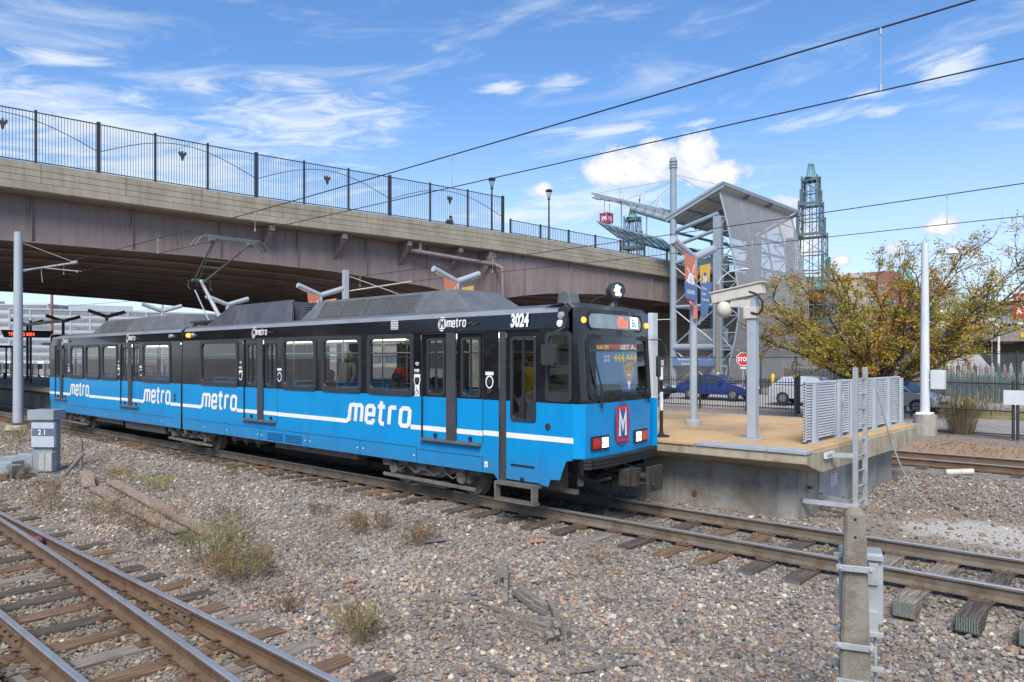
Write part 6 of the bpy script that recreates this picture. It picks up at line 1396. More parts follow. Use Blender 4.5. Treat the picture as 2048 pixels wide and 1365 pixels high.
person(BX(31.9, 1.0), 31.9, PT(31.9)-.92, R(80), 'pedestrian in a blue-grey coat with a backpack walking on the bridge behind the tall railing', 'denim', 'cloth_dark', 'skin', 'walk', 1.7, backpack='cloth_dark')

# ---------------------------------------------------------------- overhead line
def wire(name, pts, r, m, label, cat='wire'):
    mb = MB(); mb.tube(pts, r, 5); o = mb.build(name, m); tag(o, label, cat); return o
def catenary(y, zs, hang, zc, lab, zm):
    t = thing('overhead_line', (-20, y, 6.2), lab, 'overhead wire')
    xs = list(np.linspace(-140, 10, 61))
    mb = MB(); mb.tube([(x, y, zc) for x in (-140, 10)], .011, 5); mb.build('contact_wire', 'fenceblack', t)
    mb = MB(); mb.tube([(x, y, zm(x)) for x in xs], .014, 5); mb.build('messenger_wire', 'fenceblack', t)
    for x in hang:
        mb = MB(); mb.cyl((x, y, zc+.05), (x, y, zm(x)-.05), .006, .006, 5); mb.cyl((x, y, zc), (x, y, zc+.09), .018, .018, 6); mb.cyl((x, y, zm(x)-.09), (x, y, zm(x)), .018, .018, 6); mb.build('dropper', 'galv', t)
catenary(10.8, 0, [-3.05, -11.5, -19.7, -26.3, -36, -44], 6.22, 'contact wire and messenger wire above the train, crossing the upper right sky', lambda x: 6.72+.00042*(x+33.5)**2*.9)
catenary(22.0, 0, [-4.6, -12.5, -21, -30, -45, -55, -66], 6.10, 'second pair of overhead wires, lower, crossing in front of the stair tower', lambda x: 6.62+.00035*(x+31.5)**2)
def mast_pole():
    x, y = -34.6, 8.75; t = thing('catenary_mast', (x, y, 0), 'pale grey round catenary mast with bracket arm at the left edge', 'pole')
    mb = MB(); mb.lathe((x, y, -.25), [(.5, 0), (.42, .2)], 14); mb.build('foundation', 'slab', t)
    mb = MB(); mb.box(x-.26, y-.26, 0, x+.26, y+.26, .03); mb.build('base_plate', 'plate', t)
    mb = MB(); mb.cyl((x, y, .02), (x, y, 7.65), .19, .145, 18); mb.build('mast', 'bluegrey', t, smooth=True)
    mb = MB(); mb.cyl((x, y+.15, 6.12), (x, 10.8, 6.62), .042, .042, 8); mb.cyl((x, y+.12, 6.12), (x, y+.3, 6.15), .06, .06, 8); mb.cyl((x, 10.7, 6.6), (x, 10.88, 6.66), .07, .07, 8); mb.build('cantilever_tube', 'galv', t)
    mb = MB(); mb.cyl((x, y+.1, 7.25), (x, 10.7, 6.66), .012); mb.cyl((x, 9.5, 6.30), (x+.1, 11.0, 6.26), .018); mb.cyl((x, 9.55, 6.28), (x, 9.6, 5.7), .008); mb.cyl((x+.1, 10.85, 6.3), (x+.1, 10.85, 6.2), .02); mb.build('registration_arm', 'cream', t)
mast_pole()
def mid_pole(x, y, z, label):
    t = thing('catenary_mast', (x, y, PZ), label, 'pole'); mb = MB(); mb.box(x-.10, y-.10, PZ, x+.10, y+.10, z); mb.build('mast', 'bluegrey', t)
    mb = MB(); mb.cyl((x, y, z-.9), (x, 22.0, z-.2), .03); mb.cyl((x, y, z-.2), (x, 22.0, z-1.0), .02); mb.build('bracket_arm', 'cream', t)
mid_pole(-26.1, 18.4, 6.3, 'square catenary mast rising behind the train roof below the bridge')
def rpole():
    x, y = -6.63, 28.5; t = thing('tall_white_pole', (x, y, 0), 'tall white tapered lamp pole on a round concrete foundation in front of the tree', 'lamp pole')
    mb = MB(); mb.cyl((x, y, -.1), (x, y, .66), .37, .37, 22); mb.build('concrete_foundation', 'conc', t)
    mb = MB(); mb.box(x-.24, y-.24, .66, x+.24, y+.24, .74); mb.build('base_plate', 'white', t, bevel=.02)
    mb = MB(); mb.cyl((x, y, .72), (x, y, 6.55), .155, .11, 14); mb.build('pole', 'palegrey', t, smooth=True)
    mb = MB(); mb.box(x+.2, y-.14, 1.55, x+.62, y+.14, 2.2); mb.box(x+.1, y-.04, 1.8, x+.2, y+.04, 1.9); mb.build('control_box', 'palegrey', t, bevel=.01)
    mb = MB(); mb.tube([(x+.1, y, 6.05), (x+.45, y, 6.35), (x+.75, y, 6.35)], .03); mb.lathe((x+.8, y, 6.12), [(.22, 0), (.20, .08), (.08, .2)], 14); mb.build('lamp_head', 'palegrey', t)
rpole()

# chain-link fence and gate at the right
def chain_fence(a, b, h, label, posts, box=None, name='chain_link_fence', mid=True, pitch=.075, r=.0035):
    A, B = Vector(a), Vector(b); Ln = (B-A).length; d = (B-A).normalized(); t = thing(name, a, label, 'fence')
    for u in posts: p = A+d*u; mb = MB(); mb.cyl(p, p+Vector((0,0,h+.08)), .045, .045, 8); mb.cyl(p+Vector((0,0,h+.08)), p+Vector((0,0,h+.12)), .05, .02, 8); mb.build('post', 'fenceblack', t)
    mb = MB(); Z = Vector((0,0,1)); mb.cyl(A+Z*h, B+Z*h, .025, .025, 6); mb.cyl(A+Z*.08, B+Z*.08, .012, .012, 5)
    if mid: mb.cyl(A+Z*h*.5, B+Z*h*.5, .022, .022, 6)
    mb.build('rail', 'fenceblack', t)
    mb = MB(); n = int((Ln+h)/pitch); side = d.cross(Z)*r
    for k in range(n):
        u = k*pitch
        for s in (1, -1):
            u0, u1 = (u, u-h) if s > 0 else (u-h, u); z0, z1 = (0, h)
            # clip to 0..Ln
            def pt(uu): return uu, z0+(uu-u0)/(u1-u0)*h
            lo, hi = max(0, min(u0, u1)), min(Ln, max(u0, u1))
            if hi-lo < .02: continue
            (p0, q0), (p1, q1) = pt(lo), pt(hi); a_ = A+d*p0+Z*(q0+.03); b_ = A+d*p1+Z*(q1+.03); w = (b_-a_).normalized().cross(side).normalized()*r
            mb.add([a_-w, a_+w, b_+w, b_-w], [(0,1,2,3)])
    mb.build('wire_mesh', 'galv' if not mid else 'fenceblack', t); return t
cf = chain_fence((-7.6, 29.2, 0), (-4.05, 28.3, 0), 1.78, 'black chain-link gate with white box between the white pole and the right edge', [0, 3.66])
chain_fence((-3.95, 28.28, 0), (-.5, 27.4, 0), 1.78, 'black chain-link fence panel cut by the right edge of the photo', [.02, 3.0])
mb = MB(); mb.box(-4.30, 28.18, 1.12, -3.70, 28.26, 1.58); o = mb.build('white_notice_board', 'palegrey'); tag(o, 'pale blank notice board fixed on the chain-link gate post at the right edge', 'board')
chain_fence((-13.0, 46.0, .25), (8, 41.0, .25), 2.6, 'far chain-link fence in front of the gas cylinders', [3.5*k for k in range(7)], mid=False, pitch=.16, r=.005)
chain_fence((-30.0, 47.6, .25), (-13.0, 46.0, .25), 2.4, 'chain-link fence with angled tops behind the parked cars', [2.4*k for k in range(8)], mid=False, pitch=.16, r=.005)
def picket_fence():
    for i, (a, b, lab) in enumerate((((-34, 35.6), (-13.5, 34.9), 'black steel picket fence between the platform and the parked cars'), ((-13.4, 34.7), (-12.2, 31.3), 'short return of the black picket fence beside the white windscreen'))):
        A, B = Vector((*a, .08)), Vector((*b, .08)); L_ = (B-A).length; d = (B-A).normalized(); t = thing('picket_fence', (*a, 0), lab, 'fence'); H = 1.55
        n = max(1, round(L_/2.45))
        for k in range(n+1): p = A+d*(L_*k/n); w = .10 if k == n and i == 0 else .04; mb = MB(); mb.box(p.x-w, p.y-w, -.05, p.x+w, p.y+w, H+.22); mb.build('post', 'fenceblack', t)
        for k in range(n):
            mb = MB(); p, q = A+d*(L_*k/n), A+d*(L_*(k+1)/n)
            for z in (.12, H-.18): mb.beam(p+Vector((0,0,z)), q+Vector((0,0,z)), .03, .04)
            for j in range(1, 18): r = p+(q-p)*(j/18); mb.box(r.x-.011, r.y-.011, .10, r.x+.011, r.y+.011, H+.1)
            mb.build('picket_panel', 'fenceblack', t)
picket_fence()

# ---------------------------------------------------------------- street, cars, yard beyond
def sheet(name, pts, z, m, kind='structure'):
    mb = MB(); mb.add([(x, y, z if not callable(z) else z(x, y)) for x, y in pts], [tuple(range(len(pts)))]); o = mb.build(name, m); struct(o, kind); return o
def kerbline(name, y0, y1, z0, z1, m, x0=-40, x1=30):
    mb = MB(); mb.box(x0, y0, z0, x1, y1, z1); o = mb.build(name, m); struct(o); return o
kerbline('kerb', 35.9, 36.3, -.3, .16, 'kerb', -60, -9.0)
def road_sheet(name, x0, x1, y0, y1, up, m):
    ys = np.linspace(y0, y1, 14); mb = MB(); n = len(ys); mb.add([(x, y, hgt_base(-20, y)+up) for y in ys for x in (x0, x1)], [(2*i, 2*i+1, 2*i+3, 2*i+2) for i in range(n-1)]); o = mb.build(name, m, smooth=True); struct(o); return o
road_sheet('street', -60, 30, 36.3, 45.6, .03, 'road')
road_sheet('path', -9.0, 6.0, 30.2, 36.28, .035, 'road')
def grass_verge():
    mb = MB(); r = random.Random(3); n = 5200
    for _ in range(n):
        x, y = r.uniform(-9.5, 12), r.uniform(36.8, 41.5); z = hgt_base(x, y)+.06; h = r.uniform(.04, .13); a = r.uniform(0, 6.28); w = .02; lx, ly = r.uniform(-.06, .06), r.uniform(-.06, .06)
        mb.add([(x-w*math.cos(a), y-w*math.sin(a), z), (x+w*math.cos(a), y+w*math.sin(a), z), (x+lx, y+ly, z+h)], [(0,1,2)])
    o = mb.build('grass', 'grassy'); struct(o, 'stuff'); tag(o, 'strip of dry yellow-green grass beyond the chain-link gate', 'grass')
    mb = MB(); mb.box(-9.5, 36.6, -.2, 12, 41.6, .14); o = mb.build('verge', 'grassy'); struct(o)
grass_verge()
def leaves_litter():
    mb = MB(); r = random.Random(5); ms = [mat('fallen_leaf_orange', (.28, .125, .05), .8), mat('fallen_leaf_tan', (.28, .185, .10), .8), mat('fallen_leaf_brown', (.16, .085, .045), .8)]
    for _ in range(2600):
        q = r.random()
        if q < .45: x, y = r.gauss(-4.6, 1.7), r.gauss(25.4, 1.3)
        elif q < .6: x, y = r.gauss(-3.2, 1.3), r.gauss(17.5, 1.6)
        elif q < .7: x, y = r.gauss(-10, 2.5), r.gauss(31.5, 1.0)
        elif q < .9: x, y = r.uniform(-9, 6), r.gauss(36.2, .35)
        else: x, y = r.gauss(-3.2, .5), r.gauss(31.2, .25)
        if x < -4.95 and y < 19.4: continue
        z = hgt_base(x, y)+(.05 if y < 30 else .09); a = r.uniform(0, 6.28); s = r.uniform(.022, .045); c, d = math.cos(a)*s, math.sin(a)*s; t = r.uniform(-.02, .03)
        mb.use(r.choice(ms)); mb.add([(x-c, y-d, z), (x-d*.6, y+c*.6, z+t), (x+c, y+d, z+.01), (x+d*.6, y-c*.6, z-t*.3)], [(0,1,2,3)])
    o = mb.build('fallen_leaves'); struct(o, 'stuff'); tag(o, 'scattered orange and brown fallen leaves on the gravel at the right', 'leaves')
leaves_litter()

def car(x, y, z, rz, paint, label, kind='sedan', sc=1.0):
    t = thing('parked_car' if y < 60 else 'car', (x, y, z), label, 'car', 'cars on the street beyond the fence'); t.rotation_euler = (0, 0, rz)
    if kind == 'sedan': low = [(-2.25,.32),(2.2,.30),(2.27,.55),(2.15,.72),(1.25,.92),(.75,.97),(-1.45,.98),(-2.15,.95),(-2.3,.78),(-2.3,.45)]; cab = [(1.0,.94),(.35,1.38),(-.25,1.46),(-.95,1.42),(-1.75,.97)]
    else: low = [(-1.95,.32),(2.05,.30),(2.12,.55),(2.0,.72),(1.3,.92),(.85,.98),(-1.8,1.02),(-2.02,.90),(-2.05,.45)]; cab = [(1.15,.95),(.45,1.42),(-.3,1.50),(-1.35,1.45),(-1.9,1.0)]
    W = .88; o = Vector((0,0,0))
    def ch(mb, nm, m, par=t, smooth=False, bevel=0): q = mb.build(nm, m, smooth=smooth, bevel=bevel); q.parent = par; return q
    def shell(P, w0, w1, nm, m, par=t):      # outline with inward tapered flanks
        n = len(P); mb = MB(); zs = [p[1] for p in P]; z0, z1 = min(zs), max(zs)
        f = lambda zz: w0+(w1-w0)*(zz-z0)/(z1-z0); vs = [(a, -f(b), b) for a, b in P]+[(a, f(b), b) for a, b in P]
        mb.add(vs, [tuple(range(n)), tuple(range(n, 2*n))[::-1]]+[(i, (i+1)%n, n+(i+1)%n, n+i) for i in range(n)]); return ch(mb, nm, m, par, bevel=.05)
    b = shell(low, W, W-.04, 'body', paint); c = shell(cab, W-.06, W-.26, 'cabin', paint)
    mb = MB(); g = [(p[0]*.90-.03, .96+(p[1]-.96)*.86) for p in cab]; n = len(g)
    for s in (-1, 1): mb = MB(); mb.add([(a, s*(W-.052-.20*(zz-.94)/.5), zz) for a, zz in g], [tuple(range(n))]); ch(mb, 'side_window', 'carglass', c)
    mb = MB(); (a0, b0), (a1, b1) = cab[0], cab[1]; mb.add([(a0+.015, -.74, b0+.03), (a0+.015, .74, b0+.03), (a1+.03, .60, b1-.02), (a1+.03, -.60, b1-.02)], [(0,1,2,3)]); ch(mb, 'windscreen', 'carglass', c)
    mb = MB(); (a0, b0), (a1, b1) = cab[-1], cab[-2]; mb.add([(a0-.015, -.72, b0+.03), (a0-.015, .72, b0+.03), (a1-.03, .60, b1-.02), (a1-.03, -.60, b1-.02)], [(0,1,2,3)]); ch(mb, 'rear_window', 'carglass', c)
    mb = MB()
    for xx in (-.35, ): 
        for s in (-1, 1): mb.box(xx-.04, s*.70-.02+s*.03, .96, xx+.04, s*.70+.02+s*.03, 1.42)
    ch(mb, 'door_pillar', paint, c)
    for wx in ((-1.38, 1.42) if kind == 'sedan' else (-1.25, 1.35)):
        for s in (-1, 1):
            mb = MB(); mb.cyl((wx, s*(W-.16), .33), (wx, s*(W+.015), .33), .33, .33, 20); w = ch(mb, 'wheel', 'tyre')
            mb = MB(); mb.cyl((wx, s*(W+.0), .33), (wx, s*(W+.03), .33), .21, .19, 14); 
            r_ = ch(mb, 'rim', 'rim', w); mb = MB()
            for k in range(5): a = k*1.257; mb.beam((wx, s*(W+.035), .33), (wx+.2*math.cos(a), s*(W+.035), .33+.2*math.sin(a)), .05, .01, up=(0,1,0)) if False else mb.box(wx+.13*math.cos(a+.6)-.03, s*(W+.031), .33+.13*math.sin(a+.6)-.03, wx+.13*math.cos(a+.6)+.03, s*(W+.036), .33+.13*math.sin(a+.6)+.03)
            ch(mb, 'spoke_gap', 'tyre', r_)
    xb = min(p[0] for p in low); xf = max(p[0] for p in low)
    for s in (-1, 1):
        mb = MB(); mb.box(xb-.01, s*.58-.16, .72, xb+.22, s*.72+.155*1, .92); ch(mb, 'tail_lamp', 'redlens', b, bevel=.03)
        mb = MB(); mb.box(xf-.42, s*.60-.16, .62, xf-.06, s*.60+.20*1, .76); ch(mb, 'headlight', 'white', b, bevel=.03)
        mb = MB(); mb.box(.62, s*(W+.0)-.02, .98, .80, s*(W+.14), 1.10); ch(mb, 'side_mirror', paint, b, bevel=.02)
    mb = MB(); mb.box(xf-.02, -.45, .42, xf+.012, .45, .56); mb.box(xb-.012, -.5, .40, xb+.02, .5, .52); ch(mb, 'bumper_grille', 'rubber', b)
    return t
car(-20.9+.5, 40.6, .19, R(-3), 'carblue', 'dark blue sedan parked facing right behind the nearest lamp post', 'sedan')
car(-25.2, 39.6, .17, R(-3), 'cardark', 'dark car parked just right of the train nose, only its front showing', 'sedan')
car(-14.45, 39.4, .17, R(2), 'carsilver', 'silver hatchback with red rear lamps parked at the end of the picket fence', 'hatch')
car(-9.9, 37.2, .14, R(-10), 'carsilver', 'silver car mostly hidden behind the right end of the white windscreen', 'hatch')
car(-22.8, 106, 6.3, R(6), 'carwhite', 'white car on the far raised ramp right of the white pole', 'sedan'); car(-19.6, 107, 6.2, R(6), 'carred', 'red car on the far raised ramp left of the red hoarding', 'sedan')

def bollard(x, y, h, label): 
    t = thing('yellow_bollard', (x, y, .3), label, 'bollard', 'yellow bollards at the foot of the stair tower'); mb = MB(); mb.cyl((x, y, .1), (x, y, .3+h), .11, .11, 12); mb.ball((x, y, .3+h), .11, n=12, m=6); mb.build('post', 'yellow', t, smooth=True); mb = MB(); mb.lathe((x, y, .2), [(.2, 0), (.2, .12)], 12); mb.build('footing', 'conc', t)
for x, y, l in ((-27.6, 45.3, 'yellow bollard at the left of the nearest lamp post'), (-22.9, 45.6, 'yellow bollard behind the roof of the blue sedan'), (-18.6, 44.2, 'yellow bollard behind the bonnet of the blue sedan'), (-31.2, 46.2, 'yellow bollard nearest the train nose')): bollard(x, y, 1.25, l)
def stop_sign():
    x, y = -20.4, 44.0; t = thing('stop_sign', (x, y, .3), 'red octagonal STOP sign on a thin post left of the camera post', 'road sign')
    mb = MB(); mb.box(x-.03, y-.03, .1, x+.03, y+.03, 2.9); mb.build('post', 'galv', t)
    n = (.48, -.877, 0); u = (.877, .48, 0); c = Vector((x+.03, y-.06, 2.55))
    mb = MB().use('white'); oc = lambda r: [(r*math.cos(R(22.5+45*i)), r*math.sin(R(22.5+45*i))) for i in range(8)]
    mb.prism(oc(.44), c, u, (0,0,1), (.01, -.02, 0)); mb.use('red'); mb.prism(oc(.405), c+Vector(n)*.024, u, (0,0,1), (.001, -.002, 0))
    mb.use('white'); text(mb, 'STOP', c+Vector(n)*.028+Vector((0,0,-.13)), u, (0,0,1), .36, .72, .012, nrm=n, center=True); mb.build('plate', None, t)
    mb = MB().use('white'); mb.prism([(-.17, 0), (.17, 0), (.17, -.12), (-.17, -.12)], c+Vector((0, 0, -.50)), u, (0,0,1), (.01, -.02, 0)); mb.use('red'); text(mb, 'ALL WAY', c+Vector((0,0,-.60))+Vector(n)*.024, u, (0,0,1), .09, .75, .002, nrm=n, center=True); mb.build('lower_plate', None, t)
stop_sign()
def ped_sign():
    x, y = -13.0, 41.5; t = thing('pedestrian_sign', (x, y, .2), 'yellow pedestrian warning sign just above the white windscreen', 'road sign')
    mb = MB(); mb.box(x-.03, y-.03, 0, x+.03, y+.03, 2.3); mb.build('post', 'galv', t)
    u = (.95, .31, 0); c = Vector((x, y-.05, 1.95)); mb = MB().use('yellow'); mb.prism([(-.46, -.46), (.46, -.46), (.46, .02), (0, .50), (-.46, .02)], c, u, (0,0,1), (0, -.02, 0)); mb.use('rubber')
    for dx, h in ((-.12, .3), (.12, .2)): mb.prism([(-.05+dx, -.30), (.05+dx, -.30), (.07+dx, h-.22), (-.07+dx, h-.22)], c+Vector((.006, -.024, 0)), u, (0,0,1), (0,-.002,0)); mb.prism([(dx+.06*math.cos(i*.785), h-.14+.06*math.sin(i*.785)) for i in range(8)], c+Vector((.006, -.024, 0)), u, (0,0,1), (0,-.002,0))
    mb.build('plate', None, t)
ped_sign()
def street_lamp(x, y, z, dx, dy, label, m='galv', r=.12, cobra=True):
    t = thing('street_lamp', (x, y, 0), label, 'street lamp'); mb = MB(); mb.cyl((x, y, 0), (x, y, z-.9), r, r*.7, 10); mb.build('pole', m, t, smooth=True)
    mb = MB(); mb.tube([(x, y, z-1.0), (x+dx*.15, y+dy*.15, z-.5), (x+dx*.5, y+dy*.5, z-.12), (x+dx, y+dy, z)], .045, 8); mb.ball((x+dx*1.15, y+dy*1.15, z-.02), .32, .2, .10, 12, 6); mb.build('lamp_head', 'palegrey', t, smooth=True)
street_lamp(-23.6, 46.9, 8.55, 1.6, .2, 'wooden-grey street lamp pole with curved arm in front of the stair tower column', 'drift', .16)
mb = MB(); mb.lathe((-30.4, 45.6, 5.05), [(.72, 0), (.66, .1), (.42, .25), (.1, .32)], 16); mb.cyl((-30.4, 45.6, 5.3), (-28.3, 48.8, 5.5), .03); o = mb.build('dish_lamp', 'palegrey', None, True); tag(o, 'pale dish-shaped lamp hanging under the bridge beside the tower mast', 'lamp')

# gas cylinder yard: every cylinder a thing with body and cap
def cylinders():
    r = random.Random(11)
    protos = {}
    def proto(kind, m, capm):
        t = thing('gas_cylinder', (0,0,0), '', 'gas cylinder'); mb = MB(); mb.cyl((0,0,0), (0,0,1.25), .115, .115, 9); mb.lathe((0,0,1.25), [(.115, 0), (.085, .10), (.045, .14)], 9); a = mb.build('body', m); a.parent = t
        mb = MB(); mb.cyl((0,0,1.38), (0,0,1.52), .05, .04, 7); b = mb.build('cap', capm); b.parent = t; return t
    specs = [('green', 'cyl_green', 'cyl_teal'), ('brown', 'cyl_brown', 'cyl_grey'), ('black', 'cyl_black', 'cyl_grey'), ('pale', 'cyl_grey', 'galv')]
    for s in specs: protos[s[0]] = proto(*s)
    used = set()
    def put(kind, x, y, z, lab, grp):
        if kind in used: c = clone(protos[kind], (x, y, z), lab)
        else: c = protos[kind]; used.add(kind); c.location = (x, y, z); c['label'] = lab
        c['group'] = grp
    for k in range(64): x = -10.8+.27*k; put('green', x, 48.2-.22*(x+11)+r.uniform(-.03, .03), .32, 'dark green gas cylinder standing in the long row behind the right-hand fence', 'green cylinders in the long row')
    for k in range(60): x = -10.6+.31*k; put('pale', x, 52.2-.2*(x+11)+r.uniform(-.05, .05), .80+r.choice((0, 0, .12)), 'pale gas cylinder in the raised back row at the right', 'cylinders in the raised back row') if k % 5 in (0, 2) else put(('brown', 'black', 'green')[(k*7) % 3], -10.6+.31*k, 52.2-.2*(-10.6+.31*k+11)+r.uniform(-.05, .05), .80+r.choice((0, -.06)), ('brown', 'black', 'green')[(k*7) % 3]+' gas cylinder among the pale ones in the raised back row', 'cylinders in the raised back row')
    for k in range(26): x = -20.2+.26*k; put('black', x, 50.2+r.uniform(-.05, .05), .55, 'black gas cylinder behind the fence left of the tree trunk', 'black cylinders left of the tree')
    for k in range(20): x = -13.9+.26*k; put('brown', x, 49.3+r.uniform(-.05, .05), .45, 'brown gas cylinder behind the tree trunk', 'brown cylinders behind the tree trunk')
    t = thing('storage_rack', (-16, 51.5, .3), 'dark steel racks standing above the black cylinders left of the tree', 'rack')
    for k in range(6):
        mb = MB(); x = -18.5+1.15*k
        for z in (1.0, 1.9, 2.6): mb.box(x, 51.2, z, x+1.0, 51.26, z+.06); mb.box(x, 52.2, z, x+1.0, 52.26, z+.06); mb.box(x, 51.2, z, x+.05, 52.26, z+.05)
        for dx in (0, .95): mb.box(x+dx, 51.2, .3, x+dx+.05, 51.26, 2.7); mb.box(x+dx, 52.2, .3, x+dx+.05, 52.26, 2.7)
        for q in range(3): mb.stroke([(.16*math.cos(i*.785), .12*math.sin(i*.785)) for i in range(8)], .04, (x+.2+.3*q, 51.3, 2.75), (1,0,0), (0,0,1), (0,0,0), True)
        mb.build('rack_frame', 'fenceblack', t)
    mb = MB(); mb.box(-10.9, 51.4, .3, 9, 53.2-.2*0, .79); o = mb.build('loading_dock', 'conc'); tag(o, 'low concrete loading dock carrying the pale cylinders', 'dock')
cylinders()

# far overpass, embankment, hoarding, signs at the right edge
def overpass():
    t = thing('highway_overpass', (-22, 125, 0), 'long grey highway overpass crossing behind the right side of the tree', 'overpass')
    mb = MB(); mb.box(-60, 118, 9.1, 20, 132, 10.3); mb.build('deck', 'parapet', t); mb = MB(); mb.box(-60, 118.8, 7.4, 20, 119.1, 9.08); mb.build('girder', 'bluegrey', t)
    for x in (-33, -24.5, -18.5, -10): mb = MB(); mb.box(x, 121, 0, x+1.2, 129, 7.4); mb.build('pier', 'conc', t)
    mb = MB(); mb.box(-60, 131, 0, 20, 131.5, 7.2); mb.build('back_wall', 'underdark', t)
    mb = MB()
    for x in np.arange(-58, 18, 2.5): mb.box(x, 118.1, 10.3, x+.12, 118.2, 11.1)
    mb.box(-60, 118.1, 11.0, 20, 118.2, 11.1); mb.build('railing', 'galv', t)
    t = thing('ramp_bridge', (-16, 104, 0), 'low concrete ramp bridge with dark opening at the right edge', 'overpass')
    mb = MB(); mb.prism([(-30, 6.4), (-30, 5.7), (-19.5, 4.9), (-17, 4.6), (8, 4.4), (8, 6.1)], (0, 103, 0), (1,0,0), (0,0,1), (0, 10, 0)); mb.build('deck', 'parapet', t)
    mb = MB(); mb.box(-19.5, 110, -.2, 8, 111, 4.5); mb.build('back_wall', 'stone', t)
    mb = MB(); mb.cyl((-13.0, 105, 0), (-13.0, 105, 4.5), .7, .7, 14); mb.build('pier', 'conc', t)
    mb = MB()
    for x in np.arange(-29, 6, 2): mb.box(x, 103.1, 6.2, x+.1, 103.2, 6.9)
    mb.box(-30, 103.1, 6.85, 8, 103.2, 6.95); mb.build('railing', 'galv', t)
    mb = MB(); mb.add([(-32, 92, .3), (-14.2, 92, .3), (-19.6, 103.2, 5.0), (-30, 104.6, 5.9), (-34, 104.6, 5.9)], [(0,1,2,3,4)]); o = mb.build('embankment', 'road'); struct(o)
    mb = MB()
    for (a, b) in (((-19.0, 92.0, .36), (-22.5, 103.2, 5.25)), ((-16.4, 92, .36), (-20.6, 103, 5.0)), ((-22.0, 92, .36), (-25.0, 103.2, 5.4))): mb.beam(a, b, .16, .03)
    o = mb.build('weeds', 'grassy'); struct(o, 'stuff'); tag(o, 'thin lines of grass in the joints of the sloping concrete embankment', 'weeds')
overpass()
def hoarding():
    t = thing('red_hoarding', (-10, 88, 5), 'red advertising hoarding with white letters cut by the right edge', 'billboard')
    mb = MB().use('red'); mb.box(-12.6, 88, 6.5, -4.5, 88.4, 9.0); mb.use('white')
    for k, s in enumerate(('DISCOVER', 'YOUR', 'A STORY')): text(mb, s, (-12.35, 88, 8.25-.62*k), (1,0,0), (0,0,1), .72, .95, .03, lift=.02)
    mb.build('panel', None, t)
    for x in (-10.5, -7): mb = MB(); mb.box(x, 88.1, 0, x+.5, 88.4, 6.5); mb.build('post', 'brick', t)
hoarding()
def gsign(x, y, z, w, h, m, s, label, ts, name='road_sign', pole=True):
    t = thing(name, (x, y, 0), label, 'road sign'); mb = MB().use(m); mb.box(x, y, z, x+w, y+.08, z+h); mb.use('white' if m not in ('white', 'yellow') else 'rubber'); text(mb, s, (x+w*.1, y, z+h*.25), (1,0,0), (0,0,1), ts, .85, .01, lift=.01); mb.build('panel', None, t)
    if pole: mb = MB(); mb.box(x+w*.45, y+.09, 0, x+w*.55, y+.2, z+h*.9); mb.build('post', 'galv', t)
gsign(-23.4, 117, 8.4, 2.4, 1.0, 'green', '40 B \u2191', 'green highway sign with white letters on the overpass', .8, pole=False)
gsign(-21.6, 100, 7.9, 1.4, .45, 'white', '<ONE WAY', 'small white one way sign beside the white pole', .24)
gsign(-19.2, 101, 7.0, 1.4, .45, 'white', '<ONE WAY', 'small white one way sign under the green highway sign', .24)
gsign(-16.9, 101, 6.9, .7, 1.1, 'white', '', 'white sign left of the red hoarding', .2)
gsign(-14.0, 102.9, 5.0, 2.0, .55, 'yellow', '14-2', 'yellow height sign on the ramp bridge at the right edge', .5, pole=False)
street_lamp(-13.2, 84, 6.6, 0.01, 0.01, 'thin pale pole standing before the sloping concrete embankment', 'palegrey', .13)
# blue and red banner pylons by the tree
def pylon():
    x, y = -9.6, 37.4; t = thing('blue_pylon', (x, y, 0), 'grey-blue post with a blue tube beside it, right of the tree trunk', 'post'); mb = MB(); mb.box(x-.12, y-.12, 0, x+.12, y+.12, 3.9); mb.build('post', 'bluegrey', t); mb = MB(); mb.cyl((x+.3, y, 1.6), (x+.3, y, 4.3), .08); mb.build('blue_tube', 'ltblue', t); mb = MB(); mb.box(x+.38, y-.05, 3.6, x+.62, y+.0, 4.3); mb.build('red_flag', 'red', t)
pylon()

# ---------------------------------------------------------------- far buildings under and beyond the bridge
def office(x, y, w, d, h, rows, cols, label, rz, m='whitebld', roof=True):
    t = thing('office_building', (x, y, 0), label, 'building', 'pale buildings far beyond the bridge'); t.rotation_euler = (0, 0, rz)
    def ch(mb, nm, m, p=None): q = mb.build(nm, m); q.parent = p or t; return q
    mb = MB(); mb.box(-w/2, 0, 0, w/2, d, h); b = ch(mb, 'wall', m)
    cw = w/cols; rh = h/rows; mb = MB()
    for s in range(cols+1): mb.box(-w/2+cw*s-.35, -.35, 0, -w/2+cw*s+.35, 0, h-.5)
    mb.box(-w/2, -.4, h-.5, w/2, d, h+.4)
    for r_ in range(rows): mb.box(-w/2, -.25, rh*r_-.3, w/2, 0, rh*r_+.5)
    ch(mb, 'facade_frame', m, b)
    for r_ in range(rows):
        for c in range(cols):
            mb = MB(); x0 = -w/2+cw*c+.5; z0 = rh*r_+rh*.30; z1 = rh*(r_+1)-.9; mb.box(x0, -.06, z0, x0+cw-1.0, -.02, z1); ch(mb, 'window', 'winbld')
    # end face windows
    for r_ in range(rows):
        mb = MB()
        for k in range(5): mb.box(w/2+.0, 2+d/5*k, rh*r_+rh*.3, w/2+.05, 2+d/5*k+d/5-2.2, rh*(r_+1)-.9)
        ch(mb, 'end_window', 'winbld')
    if roof: mb = MB(); mb.box(-w*.3, d*.3, h+.4, -w*.05, d*.6, h+4.5); ch(mb, 'roof_plant', 'galv')
    return t
office(-575, 120, 100, 60, 37, 7, 6, 'pale office block at the left edge under the bridge, its end wall turned', R(40))
